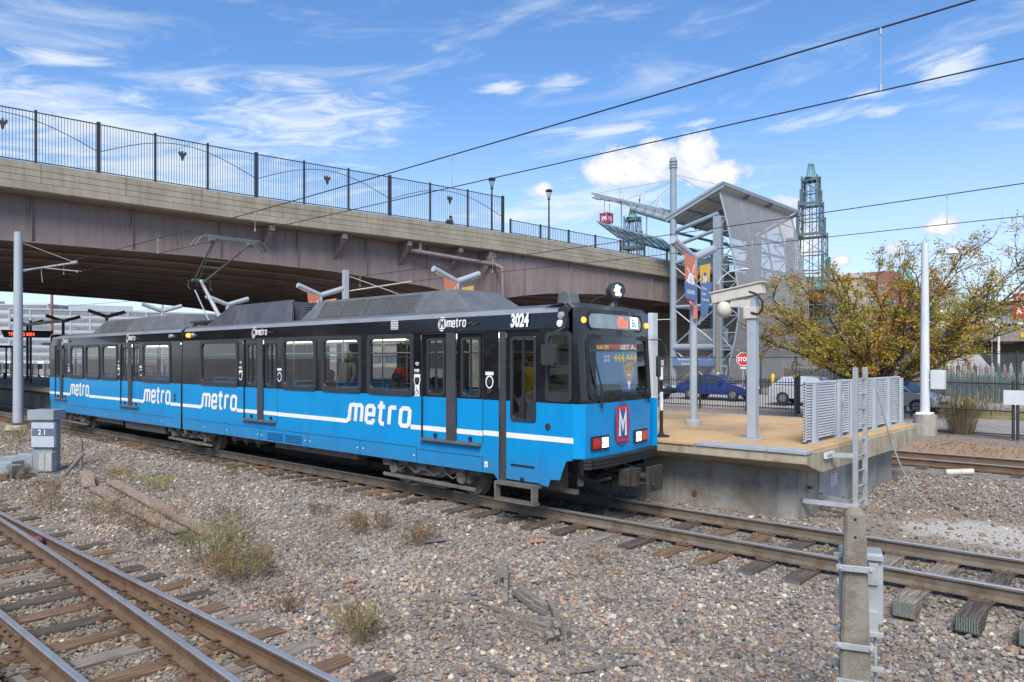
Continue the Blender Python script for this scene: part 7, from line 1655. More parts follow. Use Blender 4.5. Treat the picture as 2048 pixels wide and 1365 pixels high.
office(-505, 200, 150, 60, 33, 7, 14, 'long pale office block with a dark window grid under the left of the bridge', R(70))
office(-452, 328, 130, 40, 26, 6, 12, 'farther pale office block under the bridge behind the train', R(62))
office(-80, 330, 28, 30, 30, 6, 5, 'pale striped building behind the right half of the tree', R(18))
office(-150, 128, 26, 14, 9.0, 2, 6, 'low beige building just left of the pantograph foot', R(58), 'beige')
def blue_store():
    t = thing('store_building', (-118, 112, 0), 'dark grey low building with bright blue roof edge behind the pantograph foot', 'building'); mb = MB(); mb.box(-128, 112, 0, -108, 124, 9.3); mb.build('wall', 'pillar', t); mb = MB(); mb.box(-126, 111.5, 9.3, -108, 124, 10.1); mb.build('roof_edge', 'ltblue', t); mb = MB(); mb.box(-126, 111.9, 8.3, -110, 112, 9.2); mb.build('window_band', 'clearglass', t)
blue_store()
def util_pole(x, y, h, label, m='brick'):
    t = thing('utility_pole', (x, y, 0), label, 'utility pole', 'utility poles beyond the bridge'); mb = MB(); mb.cyl((x, y, 0), (x, y, h), .18, .13, 8); mb.build('pole', m, t); mb = MB(); mb.beam((x-.8, y-1.2, h-1.2), (x+.8, y+1.2, h-1.2), .1, .12)
    for k in (-.9, -.4, .4, .9): mb.cyl((x+k*.85, y+k*1.25, h-1.15), (x+k*.85, y+k*1.25, h-.85), .05)
    mb.build('crossarm', 'frame', t)
util_pole(-87, 25, 11.0, 'reddish utility pole at the left edge, just right of the catenary mast'); util_pole(-92, 52.5, 15.0, 'utility pole rising under the bridge above the fourth platform lamp')
util_pole(-96, 40, 11.5, 'thin utility pole before the pale office block', 'galv')
def far_substation():
    for k in range(14):
        x = -88+1.6*k*.4; y = 22.5+k*.9; t = thing('parked_van', (x-10, y, 0), 'small white van in the far yard at the left, seen between platform and office block', 'van', 'white vans in the far yard'); t.rotation_euler = (0, 0, R(20))
        for (mb, nm, m) in ((MB().box(-2.4, -1, .4, 2.2, 1, 2.3), 'body', 'carwhite'), (MB().box(1.2, -1.01, 1.4, 2.1, 1.01, 2.0), 'window', 'carglass'), (MB().cyl((-1.5, -1.03, .38), (-1.5, 1.03, .38), .38), 'wheel', 'tyre'), (MB().cyl((1.5, -1.03, .38), (1.5, 1.03, .38), .38), 'wheel', 'tyre')): q = mb.build(nm, m, bevel=.08 if nm == 'body' else 0); q.parent = t
        if k > 5: break
far_substation()
def ped_railing():
    t = thing('platform_railing', (-60, 19, PZ), 'grey railing along the far edge of the platform at the left', 'railing')
    for k in range(24): x = -45-1.6*k; mb = MB(); mb.box(x-.03, 18.85, PZ, x+.03, 18.91, PZ+1.1); mb.build('post', 'frame', t)
    mb = MB(); mb.box(-82, 18.86, PZ+1.05, -45, 18.9, PZ+1.1); mb.box(-82, 18.86, PZ+.15, -45, 18.9, PZ+.2)
    for k in range(240): x = -45-.154*k; mb.box(x-.008, 18.87, PZ+.2, x+.008, 18.89, PZ+1.05)
    mb.build('picket_panel', 'frame', t)
ped_railing()

# ---------------------------------------------------------------- tree
def build_tree(x0, y0, z0, label, seed, H, spread, nleaf, leafms, name='autumn_tree', lean=False):
    r = random.Random(seed); t = thing(name, (x0, y0, z0), label, 'tree'); mb = MB(); tips = []
    def branch(p, d, rad, ln, dep):
        n = 3; pts = [p]; dd = d.copy()
        for i in range(n):
            dd = (dd+Vector((r.gauss(0, .13), r.gauss(0, .13), r.gauss(.02, .08)))).normalized(); q = pts[-1]+dd*ln/n; mb.cyl(pts[-1], q, rad*(1-.25*i/n), rad*(1-.25*(i+1)/n), max(4, 8-dep), cap=False); pts.append(q)
            if dep >= 2: tips.append((q.copy(), dep))
        if dep >= 5: return
        k = 2 if dep < 2 else (3 if r.random() < .45 else 2)
        for i in range(k):
            ax = Vector((r.gauss(0, 1), r.gauss(0, 1), r.gauss(0, 1))).normalized(); nd = (dd+ax*(.55 if dep else .45)).normalized(); nd.z = nd.z*.85+(.06 if dep < 3 else 0); branch(pts[-1], nd.normalized(), rad*.66, ln*(.80 if dep else .85), dep+1)
        if dep in (1, 2, 3):
            ax = Vector((r.gauss(0, 1), r.gauss(0, 1), r.gauss(.2, .6))).normalized(); branch(pts[2], (dd*.5+ax*.8).normalized(), rad*.45, ln*.7, dep+1)
    base = Vector((x0, y0, z0)); mb.cyl(base-Vector((0,0,.2)), base+Vector((0,0,1.0)), .30, .24, 12)
    lim = 9
    for k in range(lim):
        a = k*2*math.pi/lim+r.uniform(-.25, .25); el = r.choice([.42, .6, .85, 1.2]); d = Vector((math.cos(a)*math.cos(el), math.sin(a)*math.cos(el), math.sin(el))); d = Vector((d.x*spread, d.y*spread, d.z)).normalized()
        branch(base+Vector((d.x*.12, d.y*.12, .8+.12*(k % 3))), d, .115, H*.29, 0)
    def shp(v):      # wind-shaped outline: the crown is lower and shorter on one side
        dx, dy, dz = v[0]-x0, v[1]-y0, v[2]-z0; r_ = dx*RT[0]+dy*RT[1]
        if not lean: return v
        k = itp([(-5, .66), (-1.5, .80), (1.0, .88), (3.5, .98)], r_); s_ = itp([(-6, .70), (0, 1.0), (6, 1.02)], r_); f_ = dx*FW[0]+dy*FW[1]; r_ *= s_
        return (x0+RT[0]*r_+FW[0]*f_, y0+RT[1]*r_+FW[1]*f_, z0+dz*(k if dz > 1.2 else 1-(1-k)*max(0, dz)/1.2))
    mb.v = [shp(v) for v in mb.v]
    mb.build('trunk', 'bark', t, smooth=True)
    lv = MB(); ms = leafms; cl = {}
    for i in range(nleaf):
        p, dep = r.choice(tips); key = (round(p.x*1.1), round(p.y*1.1), round(p.z*1.1)); cl.setdefault(key, (r.random(), r.random()))
        if cl[key][1] < .24 or p.z < z0+1.5+.9*(1 if p.x > x0+1.5 else 0): continue
        c = p+Vector((r.gauss(0, .24), r.gauss(0, .24), r.gauss(-.02, .17))); s = r.uniform(.04, .075); a = Vector((r.gauss(0,1), r.gauss(0,1), r.gauss(0,.7))).normalized(); b = a.cross(Vector((r.gauss(0,1), r.gauss(0,1), r.gauss(0,1)))).normalized()
        lv.use(ms[min(len(ms)-1, int((cl[key][0]*.65+r.random()*.35)*len(ms)))]); lv.add([c-a*s, c+b*s*.62, c+a*s, c-b*s*.62], [(0,1,2,3)])
    lv.v = [shp(v) for v in lv.v]; o = lv.build('crown', None, t); return t
def leaf(name, c):
    m = mat(name, c, .65, 0, .15, 3); nt = m.node_tree; p = nt.nodes['Principled BSDF']; tr = nt.nodes.new('ShaderNodeBsdfTranslucent'); tr.inputs[0].default_value = (*[min(1, v*1.3) for v in c], 1); mx = nt.nodes.new('ShaderNodeMixShader'); mx.inputs[0].default_value = .35
    nt.links.new(p.outputs[0], mx.inputs[1]); nt.links.new(tr.outputs[0], mx.inputs[2]); nt.links.new(mx.outputs[0], nt.nodes['Material Output'].inputs[0]); return m
LM = [leaf('leaf_green', (.17, .19, .035)), leaf('leaf_olive', (.25, .24, .04)), leaf('leaf_yellow_green', (.38, .33, .045)), leaf('leaf_yellow', (.50, .39, .05)), leaf('leaf_gold', (.50, .30, .045)), leaf('leaf_orange', (.44, .19, .04))]
def autumn_tree():
    x0, y0, z0 = -9.3, 32.8, .1; r = random.Random(12)
    t = thing('autumn_tree', (x0, y0, z0), 'spreading autumn tree with yellow-green leaves and dark forked limbs', 'tree')
    W = lambda a, f, z: Vector((x0+RT[0]*a+FW[0]*f, y0+RT[1]*a+FW[1]*f, z))
    mb = MB(); tips = []; base = Vector((x0, y0, z0)); mb.cyl(base-Vector((0,0,.3)), W(0, 0, 1.2), .27, .20, 12, cap=False)
    T = [(-4.4, -.6, 4.5), (-4.6, .8, 3.7), (-3.9, 1.4, 5.6), (-3.4, -1.5, 3.2), (-3.0, .3, 6.0), (-1.8, -1.0, 5.6), (-1.0, 1.6, 6.2), (.0, .2, 6.6), (.9, -1.2, 6.3), (1.7, 1.2, 7.2), (2.9, -.4, 6.6), (3.9, .9, 7.6), (5.2, -.7, 6.9), (6.2, .6, 5.9),
         (5.8, 1.3, 4.7), (4.8, -1.1, 4.0), (3.4, .6, 3.3), (-2.6, 2.2, 4.2), (2.2, 2.3, 5.0), (.6, -2.4, 4.4), (-1.8, -2.3, 4.0), (3.0, -2.2, 5.2), (7.0, .0, 7.0), (-2.2, .8, 2.9)]
    def limb(pts, r0, r1):
        n = len(pts)
        for i in range(n-1): mb.cyl(pts[i], pts[i+1], r0+(r1-r0)*i/(n-1), r0+(r1-r0)*(i+1)/(n-1), 7 if r0 > .05 else 5, cap=False)
    def twig(p, d, ln, dep, rad):
        q = p; dd = d.copy(); P = [p]
        for i in range(4): dd = (dd+Vector((r.gauss(0, .16), r.gauss(0, .16), r.gauss(.03, .12)))).normalized(); q = q+dd*ln/4; P.append(q)
        limb(P, rad, rad*.35)
        if dep >= 2: tips.extend(P[1:])
        elif dep == 1: tips.extend(P[2:])
        if dep < 3:
            for i in range((5, 4, 3)[dep]):
                b_ = P[r.randint(1, 4)]; nd = (dd*.6+Vector((r.gauss(0, .6), r.gauss(0, .6), r.gauss(.12, .45)))).normalized(); twig(b_, nd, ln*r.uniform(.40, .62), dep+1, rad*.5)
    for k, (a, f, z) in enumerate(T):
        st = W(r.uniform(-.08, .08), r.uniform(-.08, .08), .9+.06*(k % 6)); en = W(a, f, 1.0+(z-1.0)*.90); L_ = (en-st).length; P = []
        c1 = st+Vector((0, 0, .5))+(en-st)*.28+Vector((0, 0, -.05*abs(a))); N_ = 9
        for i in range(N_+1):
            u = i/N_; p = st*(1-u)**2+c1*2*u*(1-u)+en*u*u; P.append(p+Vector((r.gauss(0, .05), r.gauss(0, .05), r.gauss(0, .05)))*(1 if 0 < i < N_ else 0))
        limb(P, .10 if L_ > 5 else .075, .02)
        for i in range(3, N_+1):
            d = (P[i]-P[i-1]).normalized()
            for _ in range(2 if i < 6 else 3): twig(P[i], (d*.75+Vector((r.gauss(0, .55), r.gauss(0, .55), r.gauss(.15, .4)))).normalized(), L_*r.uniform(.13, .24), 1 if i < 7 else 1, .022)
    mb.build('trunk', 'bark', t, smooth=True)
    lv = MB(); cl = {}; ms = LM
    for i in range(50000):
        p = r.choice(tips); key = (round(p.x*1.5), round(p.y*1.5), round(p.z*1.5)); c_ = cl.setdefault(key, (r.random(), r.random()))
        ra = (p.x-x0)*RT[0]+(p.y-y0)*RT[1]
        thin = .16+.06*max(0, p.z-5.6)*2
        if c_[1] < thin*1.3 and r.random() < .85: continue
        c = p+Vector((r.gauss(0, .09), r.gauss(0, .09), r.gauss(-.02, .08))); s = r.uniform(.032, .066); a = Vector((r.gauss(0,1), r.gauss(0,1), r.gauss(0,.6))).normalized(); b = a.cross(Vector((r.gauss(0,1), r.gauss(0,1), r.gauss(0,1)))).normalized()
        u = c_[0]*.55+r.random()*.45; u += .02+.10*(p.z > 5.0)+.08*(ra < -2.5); lv.use(ms[min(len(ms)-1, int(u*len(ms)))]); lv.add([c-a*s, c+b*s*.62, c+a*s, c-b*s*.62], [(0,1,2,3)])
    lv.build('crown', None, t)
autumn_tree()
def grass_clump(x, y, h, n, label, ms, sp=.35, name='ornamental_grass', cat='plant'):
    r = random.Random(int(abs(x*100))); t = thing(name, (x, y, hgt_base(x, y)), label, cat); mb = MB(); z = hgt_base(x, y)
    for i in range(n):
        a = r.uniform(0, 6.28); q = r.uniform(.1, 1)*sp; hh = h*r.uniform(.6, 1); w = .008; bx, by = x+math.cos(a)*q*.75, y+math.sin(a)*q*.75; q *= r.uniform(.5, 1.3); P = [Vector((bx, by, z)), Vector((bx+math.cos(a)*q*.5, by+math.sin(a)*q*.5, z+hh*.6)), Vector((bx+math.cos(a)*q*1.5+r.gauss(0,.08)+.12, by+math.sin(a)*q*1.5+r.gauss(0,.08), z+hh*r.uniform(.75,1)))]
        mb.use(r.choice(ms))
        for u, v in zip(P[:-1], P[1:]): mb.add([u+Vector((w*math.sin(a), -w*math.cos(a), 0)), u-Vector((w*math.sin(a), -w*math.cos(a), 0)), v-Vector((w*.5*math.sin(a), 0, 0)), v+Vector((w*.5*math.sin(a), 0, 0))], [(0,1,2,3)])
        if i % 3 == 0: mb.ball(P[2], .02, .02, .07, 4, 3)
    mb.build('blades', None, t)
GM = [mat('dry_blade_tan', (.40, .30, .15), .8), mat('dry_blade_brown', (.25, .17, .08), .8), mat('blade_olive', (.17, .17, .05), .8)]
grass_clump(-5.75, 29.6, 1.5, 620, 'tall tan ornamental grass clump right of the white pole', GM, .55); grass_clump(-8.3, 29.0, 1.1, 400, 'smaller tan grass clump left of the concrete pole foundation', GM, .4)

# weeds on the gravel
WM = [mat('weed_brown', (.24, .15, .08), .9), mat('weed_tan', (.36, .27, .14), .9), mat('weed_olive', (.19, .20, .07), .9), mat('weed_green', (.19, .21, .07), .9)]
def weed(x, y, h, rad, n, label, mix=(0,1), green=0.0, seed=0):
    r = random.Random(seed+int(abs(x*37+y*91))); z = hgt_base(x, y); t = thing('weed', (x, y, z), label, 'weed', 'weeds growing in the gravel'); mb = MB()
    def tw(p, d, ln, dep, g):
        q = p+d*ln; w = .0035 if dep == 0 else .0022; s = Vector((-d.y, d.x, 0)).normalized()*w if abs(d.z) < .99 else Vector((w, 0, 0))
        mb.use(g); mb.add([p-s, p+s, q+s*.6, q-s*.6], [(0,1,2,3)]); mb.add([p-Vector((0,0,w)), p+Vector((0,0,w)), q+Vector((0,0,w*.6)), q-Vector((0,0,w*.6))], [(0,1,2,3)])
        k = (4, 3, 2, 0)[dep]
        for i in range(k): f = r.uniform(.35, 1); tw(p+d*ln*f, (d+Vector((r.gauss(0, .55), r.gauss(0, .55), r.gauss(.05, .4)))).normalized(), ln*r.uniform(.35, .6), dep+1, g)
        if dep >= 2:
            for _ in range(3): c = p+d*ln*r.random(); a = Vector((r.gauss(0,1), r.gauss(0,1), r.gauss(0,1))).normalized()*r.uniform(.005, .011); b = a.cross(Vector((.3,.5,.8))).normalized()*.004; mb.use(WM[3] if r.random() < green*.5 else (WM[2] if r.random() < green else WM[r.choice(mix)])); mb.add([c-a, c+b, c+a, c-b], [(0,1,2,3)])
    for i in range(n):
        a = r.uniform(0, 6.28); q = rad*math.sqrt(r.random())*.6; d = Vector((math.cos(a)*r.uniform(.05, .55), math.sin(a)*r.uniform(.05, .55), 1)).normalized()
        tw(Vector((x+math.cos(a)*q, y+math.sin(a)*q, z)), d, h*r.uniform(.4, .75), 0, WM[r.choice(mix)] if r.random() > green else WM[2])
    mb.build('stems', None, t)
for i, a in enumerate([(-16.5, 4.7, .5, .35, 16, 'brown weed left of the broken planks at the near track'), (-14.3, 5.0, .55, .3, 14, 'thin brown weed beside the near plank'), (-12.1, 4.9, .75, .4, 26, 'tall brown weed growing across the end of the planks'),
          (-10.3, 5.0, .68, .6, 64, 'large yellow-green weed right of the planks', (1, 2), .45), (-9.4, 4.95, .5, .6, 84, 'dense tan and brown weed clump beside the near rail', (0, 1), .15), (-10.3, 7.7, .42, .5, 46, 'reddish brown low weed in the middle of the gravel', (0, 0), .1),
          (-8.96, 7.7, .38, .35, 26, 'smaller brown weed just right of the reddish one', (0, 0), .05), (-6.45, 4.75, .42, .4, 42, 'green-brown weed at the bottom centre of the photo', (1, 0), .35), (-19.0, 6.9, .5, .4, 30, 'tan weeds behind the planks', (1, 1), .1),
          (-17.3, 8.8, .2, .3, 16, 'small yellow-green weed close to the train track', (2, 2), .9), (-20.2, 7.4, .15, .4, 22, 'low yellow-green weed patch right of the numbered cabinet', (2, 2), .9), (-30, 7.4, .7, .5, 30, 'tan weeds at the foot of the catenary mast', (1, 2), .3), (-.9, 6.4, .5, .3, 14, 'dry grass tuft in the bottom right corner', (1, 1), .0),
          (-12.9, 6.6, .3, .3, 12, 'sparse brown weed above the plank ends', (0, 1), .1), (-15.3, 5.3, .55, .35, 16, 'dry brown weed standing between the two long planks', (0, 1), .1), (-17.8, 5.0, .45, .4, 22, 'rust coloured weed left of the curled plank end', (0, 0), .0), (-16.9, 6.9, .4, .45, 26, 'straw coloured grass tuft just behind the planks', (1, 1), .05), (-21.0, 5.3, .4, .35, 18, 'dry weed in front of the numbered cabinet', (1, 0), .1), (-7.9, 4.7, .22, .4, 22, 'low reddish weed beside the shiny rail at the bottom', (0, 0), .1), (-6.2, 8.4, .25, .3, 8, 'wispy dry stems near the front boarding step', (1, 0), .0), (-12.0, 7.9, .28, .35, 14, 'faint brown weed halfway to the train', (0, 0), .0)]): weed(*a)

def dry_stems():
    r = random.Random(77); mb = MB(); C = [(r.uniform(-24, -5), r.choice([r.uniform(4.5, 6.2), r.uniform(4.5, 8.8)])) for _ in range(60)]+[(r.uniform(-36, -22), r.uniform(5.5, 8.8)) for _ in range(30)]
    for cx, cy in C:
        for _ in range(r.randint(5, 26)):
            x, y = r.gauss(cx, .28), r.gauss(cy, .18)
            if y > 9.1: continue
            z = hgt_base(x, y); h = r.uniform(.08, .34); lx, ly = r.gauss(0, .5)*h, r.gauss(0, .5)*h; w = .003
            mb.use(r.choice(WM[:2]+WM[:2]+WM[2:3])); mb.add([(x-w, y, z), (x+w, y, z), (x+lx+w*.5, y+ly, z+h), (x+lx-w*.5, y+ly, z+h)], [(0,1,2,3)])
            for q in range(3):
                u = r.uniform(.4, 1); px, py, pz = x+lx*u, y+ly*u, z+h*u; ex, ey = r.gauss(0, .05), r.gauss(0, .05); mb.add([(px, py, pz-.002), (px, py, pz+.003), (px+ex, py+ey, pz+r.uniform(.01, .06))], [(0,1,2)])
    o = mb.build('dry_stems'); struct(o, 'stuff'); tag(o, 'sparse dry straw-coloured stems scattered through the gravel', 'dry grass')
dry_stems()

# ---------------------------------------------------------------- foreground things
def fg_post():
    x, y = -1.81, 5.78
    t = thing('concrete_post', (x, y, -.5), 'weathered concrete post with bolt holes carrying a grey steel cabinet', 'post'); mb = MB()
    zt = 1.50; w0, w1 = .112, .070; c = R(20); u = Vector((math.cos(c), math.sin(c), 0)); v = Vector((-math.sin(c), math.cos(c), 0)); P = lambda a_, b_, z: Vector((x, y, z))+u*a_+v*b_
    vs = []
    for z, w, k in ((-.5, w0+.015, 0), (zt-.05, w1, 0)): vs += [P(-w, -w+.02, z), P(-w+.02, -w, z), P(w-.02, -w, z), P(w, -w+.02, z), P(w, w, z), P(-w, w, z)]
    vs += [P(-w1*.55, 0, zt), P(w1*.55, 0, zt)]
    mb.add(vs, [(0,1,7,6),(1,2,8,7),(2,3,9,8),(3,4,10,9),(4,5,11,10),(5,0,6,11),(6,7,12),(7,8,13,12),(8,9,13),(9,10,13),(10,11,12,13),(11,6,12)])
    mb.build('post', mat('aggregate_post_concrete', (.36, .325, .26), .92, 0, .15, 3, bump=.8, bscale=140, fine=.35, col2=(.25, .21, .15), c2scale=5), t)
    for z in (1.42, 1.29, .71, .55, .38): mb = MB(); w = w0-.042*(z+.5)/2.0; mb.cyl(P(-.0, -w-.004, z), P(-.0, -w+.02, z), .010, .010, 10); mb.build('bolt_hole', 'rubber', t)
    for z in (1.07, .50, .24):
        mb = MB(); mb.beam(P(-.13, -.115, z), P(.13, -.115, z), .018, .045); mb.beam(P(-.14, .12, z+.035), P(.20, .12, z+.035), .035, .035)
        for s in (-.105, .10): mb.cyl(P(s, -.14, z), P(s, .13, z), .007, .007, 6); mb.cyl(P(s, -.136, z), P(s, -.124, z), .014, .014, 6)
        mb.build('clamp_bar', 'galv', t, bevel=.003)
    mb = MB(); 
    mb.prism([(-.10, .14), (.20, .14), (.20, .36), (-.10, .36)], Vector((x, y, .60)), u, v, (0, 0, .53)); b = mb.build('cabinet', 'palegrey' if False else 'galv', t, bevel=.012)
    for z in (.90, .54): mb = MB(); mb.prism([(.09, .115), (.165, .115), (.165, .139), (.09, .139)], Vector((x, y, z)), u, v, (0,0,.165)); mb.build('bracket_plate', 'galv', b, bevel=.003)
    mb = MB(); mb.cyl(P(.15, .18, -.5), P(.15, .18, .60), .012); mb.prism([(.07, .14), (.11, .14), (.11, .17), (.07, .17)], Vector((x, y, -.5)), u, v, (0,0,1.0)); mb.build('conduit', 'galv', t)
    return P
Pfg = fg_post()
mb = MB(); mb.tube([(-1.86, 6.35, -.32), (-1.7, 6.5, -.33), (-1.3, 6.55, -.34), (-.9, 6.5, -.33), (-.3, 6.3, -.34)], .014, 8); o = mb.build('black_cable', 'rubber'); tag(o, 'thin black cable on the gravel running right from the concrete post', 'cable')
def signal_cabinet():
    x, y = -21.9, 6.2; z = hgt_base(x, y); u = Vector((.80, .60, 0)); v = Vector((-.60, .80, 0)); t = thing('switch_cabinet', (x, y, z), 'grey metal trackside cabinet numbered 21 with louvred lower box', 'cabinet')
    def pb(a0, b0, z0, a1, b1, z1, nm, m='bluegrey', par=None, bev=.01): mb = MB(); k = .70; a0 *= .92; a1 *= .92; mb.prism([(a0, b0), (a1, b0), (a1, b1), (a0, b1)], Vector((x, y, z+z0*k)), u, v, (0,0,(z1-z0)*k)); return mb.build(nm, m, par or t, bevel=bev)
    cab = mat('cabinet_grey', (.27, .31, .33), .5, 0, .1, 3, streak=.3)
    pb(-.40, -.30, 0, .42, .30, .05, 'base_plate', cab); pb(-.32, -.16, .05, .26, .16, 2.02, 'column', cab); pb(-.42, -.24, 1.95, .36, .22, 2.32, 'top_cover', cab); d = pb(-.30, -.24, .95, .38, -.14, 1.85, 'number_door', mat('door_grey', (.42, .47, .52), .45, 0, .05, 3)); l = pb(-.06, -.34, .08, .40, -.16, .80, 'louvred_box', cab)
    mb = MB(); 
    for k in range(14):
        for q in (.03, .22): a = Vector((x, y, z+.10+.031*k))+v*-.346; mb.beam(a+u*q, a+u*(q+.13), .012, .018)
    mb.build('louvre', 'cream', l)
    mb = MB().use(mat('number_band', (.11, .14, .19), .5)); o_ = Vector((x, y, z+.96))-v*.243; mb.prism([(-.25, 0), (.345, 0), (.345, .19), (-.25, .19)], o_, u, (0,0,1), -v*.004); mb.use('white'); text(mb, '2 1', o_+u*-.08-v*.006+Vector((0,0,.035)), u, (0,0,1), .18, 1.0, .003, nrm=-v); mb.build('number_band', None, d)
    t2_ = thing('switch_machine', (x-1.2, y-.6, z), 'low grey switch machine housing on the ground left of the numbered cabinet', 'switch machine')
    mb = MB(); mb.prism([(-1.35, 0), (-.35, 0), (-.35, .46), (-.75, .48), (-.8, .42), (-1.15, .40), (-1.4, .28)], Vector((x, y, z))+v*-.1, u, (0,0,1), v*.35); mb.build('housing', cab, t2_, bevel=.02)
    mb = MB(); mb.cyl(Vector((x, y, z+.28))-u*1.3, Vector((x, y, z+.12))-u*2.6, .09, .11, 8); mb.build('hose', 'cream', t2_)
    t3 = thing('switch_gearbox', (x+.3, y-1.4, z), 'dark grey gear case at the left edge, below the numbered cabinet', 'switch machine')
    for (a0, b0, z0, a1, b1, z1, m) in ((-1.15, -1.0, 0, -.2, -.55, .40, cab), (-.85, -1.30, 0, .05, -.95, .34, cab), (-.8, -1.42, .0, .02, -1.30, .16, M['plate'])): mb = MB(); mb.prism([(a0, b0), (a1, b0), (a1, b1), (a0, b1)], Vector((x, y, z+z0)), u, v, (0,0,z1-z0)); mb.build('case', m, t3, bevel=.02)
    mb = MB(); mb.cyl(Vector((x, y, z+.2))+u*.1-v*.9, Vector((x, y, z+.1))+u*.25-v*1.3, .08); mb.cyl(Vector((x, y, z+.25))-u*.1-v*.6, Vector((x, y, z+.2))+u*.2-v*.9, .06); mb.build('linkage', 'under', t3)
    mb = MB(); mb.cyl((x+.75, y+.55, z), (x+.75, y+.55, z+.85), .045); mb.cyl((x+.95, y+.1, z), (x+1.25, y+.45, z+.55), .045); o = mb.build('marker_stake', 'drift'); tag(o, 'two short pale wooden stakes beside the numbered cabinet', 'stake')
signal_cabinet()
def plank(name, pts, w, th, label, roll=0):
    mb = MB()
    for (a, b) in zip(pts[:-1], pts[1:]):
        A = Vector((a[0], a[1], hgt_base(a[0], a[1])+a[2])); B = Vector((b[0], b[1], hgt_base(b[0], b[1])+b[2])); mb.beam(A, B, w, th)
    o = mb.build(name, 'plank', None, bevel=.008); tag(o, label, 'plank', None)
plank('wooden_plank', [(-18.6, 6.58, .10), (-15.5, 6.15, .08), (-11.8, 5.72, .07)], .24, .055, 'long pinkish brown plank lying on the gravel, the one nearer the train')
plank('wooden_plank', [(-17.85, 5.98, .10), (-15.0, 5.65, .07), (-12.4, 5.45, .08)], .24, .055, 'second pinkish brown plank on the gravel, nearer the shiny rails')
plank('wooden_plank', [(-19.9, 6.45, .22), (-18.3, 6.0, .08)], .26, .05, 'short curled plank end at the left of the two long planks')
def driftwood(name, pts, w, th, label, m='drift'):
    mb = MB(); r = random.Random(int(abs(pts[0][0]*1000)))
    A = [Vector((a, b, hgt_base(a, b)+c)) for a, b, c in pts]
    for k in range(3):
        for p, q in zip(A[:-1], A[1:]): o_ = Vector((r.gauss(0, w*.25), r.gauss(0, w*.25), r.gauss(0, th*.25))); e = (q-p)*r.uniform(-.12, .05); mb.beam(p+o_, q+o_+e, w*r.uniform(.4, .7), th*r.uniform(.4, .8))
    o = mb.build(name, m, None); tag(o, label, 'wood', None)
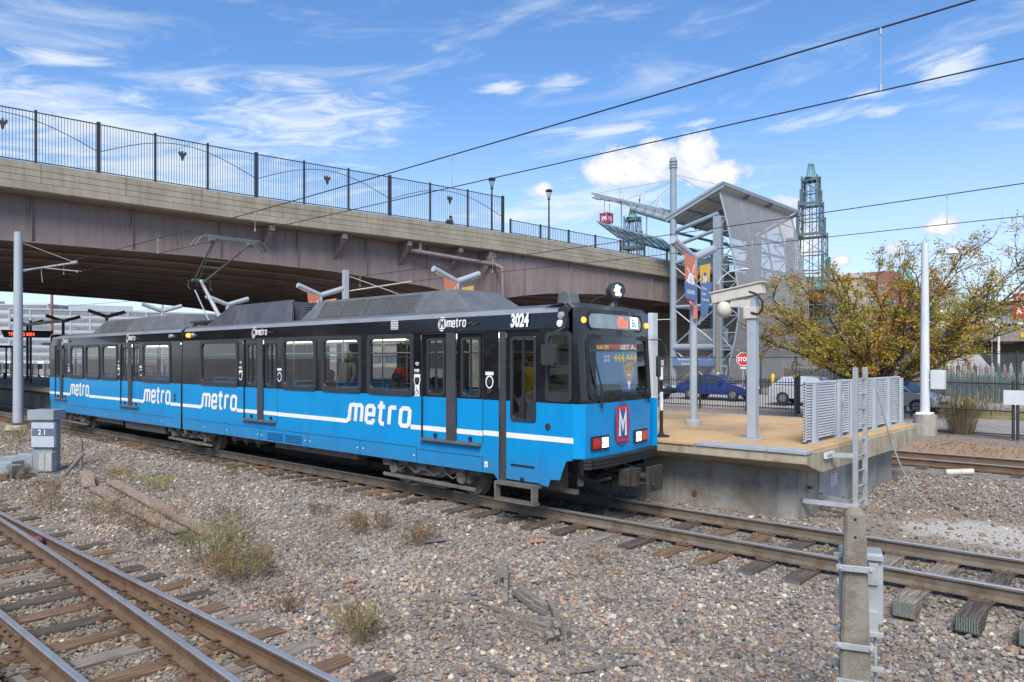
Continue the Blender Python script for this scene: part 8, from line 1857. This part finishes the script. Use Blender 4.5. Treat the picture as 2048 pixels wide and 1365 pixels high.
for i, (P_, w, th, lab) in enumerate([([(-6.88, 7.45, .12), (-6.45, 7.0, .10), (-6.0, 6.5, .05)], .09, .08, 'upright splintered grey timber at the top of the wood pile'), ([(-6.05, 6.78, .10), (-5.42, 6.52, .08)], .13, .10, 'thick grey brown timber chunk leaning right in the wood pile'),
        ([(-5.50, 6.68, .07), (-5.22, 6.45, .06)], .12, .10, 'short pale split block right of the wood pile'), ([(-5.45, 6.12, .07), (-4.82, 6.24, .07)], .13, .11, 'grey squared timber lying level at the lower right of the wood pile'), ([(-5.70, 6.12, .05), (-5.05, 6.42, .05)], .08, .07, 'thin pale timber behind the squared one'),
        ([(-4.95, 6.05, .0), (-4.85, 6.0, .16)], .12, .12, 'rotten stub standing under the squared timber'), ([(-7.3, 5.75, .03), (-6.3, 6.25, .04), (-5.6, 6.25, .05)], .04, .03, 'long dark branch reaching left from the wood pile'), ([(-6.9, 5.9, .02), (-6.2, 6.5, .04)], .05, .03, 'dark stick lying across the long branch'),
        ([(-6.65, 5.55, .02), (-6.0, 5.95, .03)], .05, .04, 'pale stick left below the wood pile'), ([(-6.75, 6.6, .02), (-6.3, 7.2, .05), (-5.9, 8.0, .03)], .012, .012, 'thin pale straw pointing up toward the track'), ([(-8.85, 7.75, .04), (-8.65, 8.0, .05)], .09, .05, 'small yellowish wood chunk above the wood pile'),
        ([(-4.55, 5.95, .03), (-4.1, 6.3, .05)], .06, .04, 'blue grey stick right of the squared timber'), ([(-4.3, 5.4, .03), (-3.9, 6.1, .05)], .04, .03, 'curved white stick near the bottom edge'), ([(-5.2, 5.15, .03), (-4.6, 5.1, .03)], .07, .04, 'flat brown stick near the bottom edge'),
        ([(-3.3, 15.9, .03), (-3.0, 15.5, .04)], .05, .03, 'small pale stick by the drooping cable')]): driftwood('driftwood', P_, w, th, lab)
mb = MB(); mb.cyl((-4.25, 20.2, -.14), (-3.75, 20.55, -.11), .075, .075, 14); mb.cyl((-4.26, 20.193, -.14), (-4.25, 20.2, -.14), .055, .055, 12); o = mb.build('plastic_pipe', 'cream', None, True); tag(o, 'short white pipe lying by the far rail at the right', 'pipe')
mb = MB(); r_ = random.Random(4); mb.ball((-13.35, 3.62, -.26), .13, .10, .07, 9, 6); o = mb.build('purple_rag', mat('purple_rag', (.20, .05, .09), .9), None); tag(o, 'crumpled purple rag between the converging rails', 'rag')
for i, (x, y, m, lab) in enumerate(((-8.07, 5.75, 'orange', 'thin pink stick lying on the gravel'), (-7.35, 8.7, 'orange', 'orange leaf on the stones near the train track'))):
    mb = MB(); z = hgt_base(x, y)+.05; mb.beam((x-.06, y-.1, z), (x+.06, y+.1, z+.02), .02 if i == 0 else .09, .01); o = mb.build('litter', m); tag(o, lab, 'litter')

# ---------------------------------------------------------------- things behind the camera that the glass reflects
def behind():
    for i, (x, w, h, m) in enumerate(((-60, 30, 6, 'stone'), (-24, 22, 7.5, 'brick'), (6, 26, 6.5, 'beige'))):
        t = thing('warehouse', (x, -34, 0), ['grey stone warehouse', 'red brick warehouse', 'beige warehouse'][i]+' across the yard behind the viewer', 'building'); mb = MB(); mb.box(x-w/2, -46, -.5, x+w/2, -34, h); mb.build('wall', m, t); mb = MB()
        for k in range(int(w/4)): mb.box(x-w/2+1+4*k, -33.99, 1.5, x-w/2+3.4+4*k, -33.95, 3.8)
        mb.build('window', 'winbld', t)
behind()
for i, (x, y, h) in enumerate(((-40, -16, 5.5), (-10, -20, 5.0), (-28, -12, 3.2), (-17, -9, 2.6), (3, -14, 4.0))):
    build_tree(x, y, -.4, ['tall', 'broad', 'low', 'small', 'round'][i]+' scrubby tree behind the viewer', 50+i, h, 1.2, 2600, LM[:2]+LM[5:], 'scrub_tree')
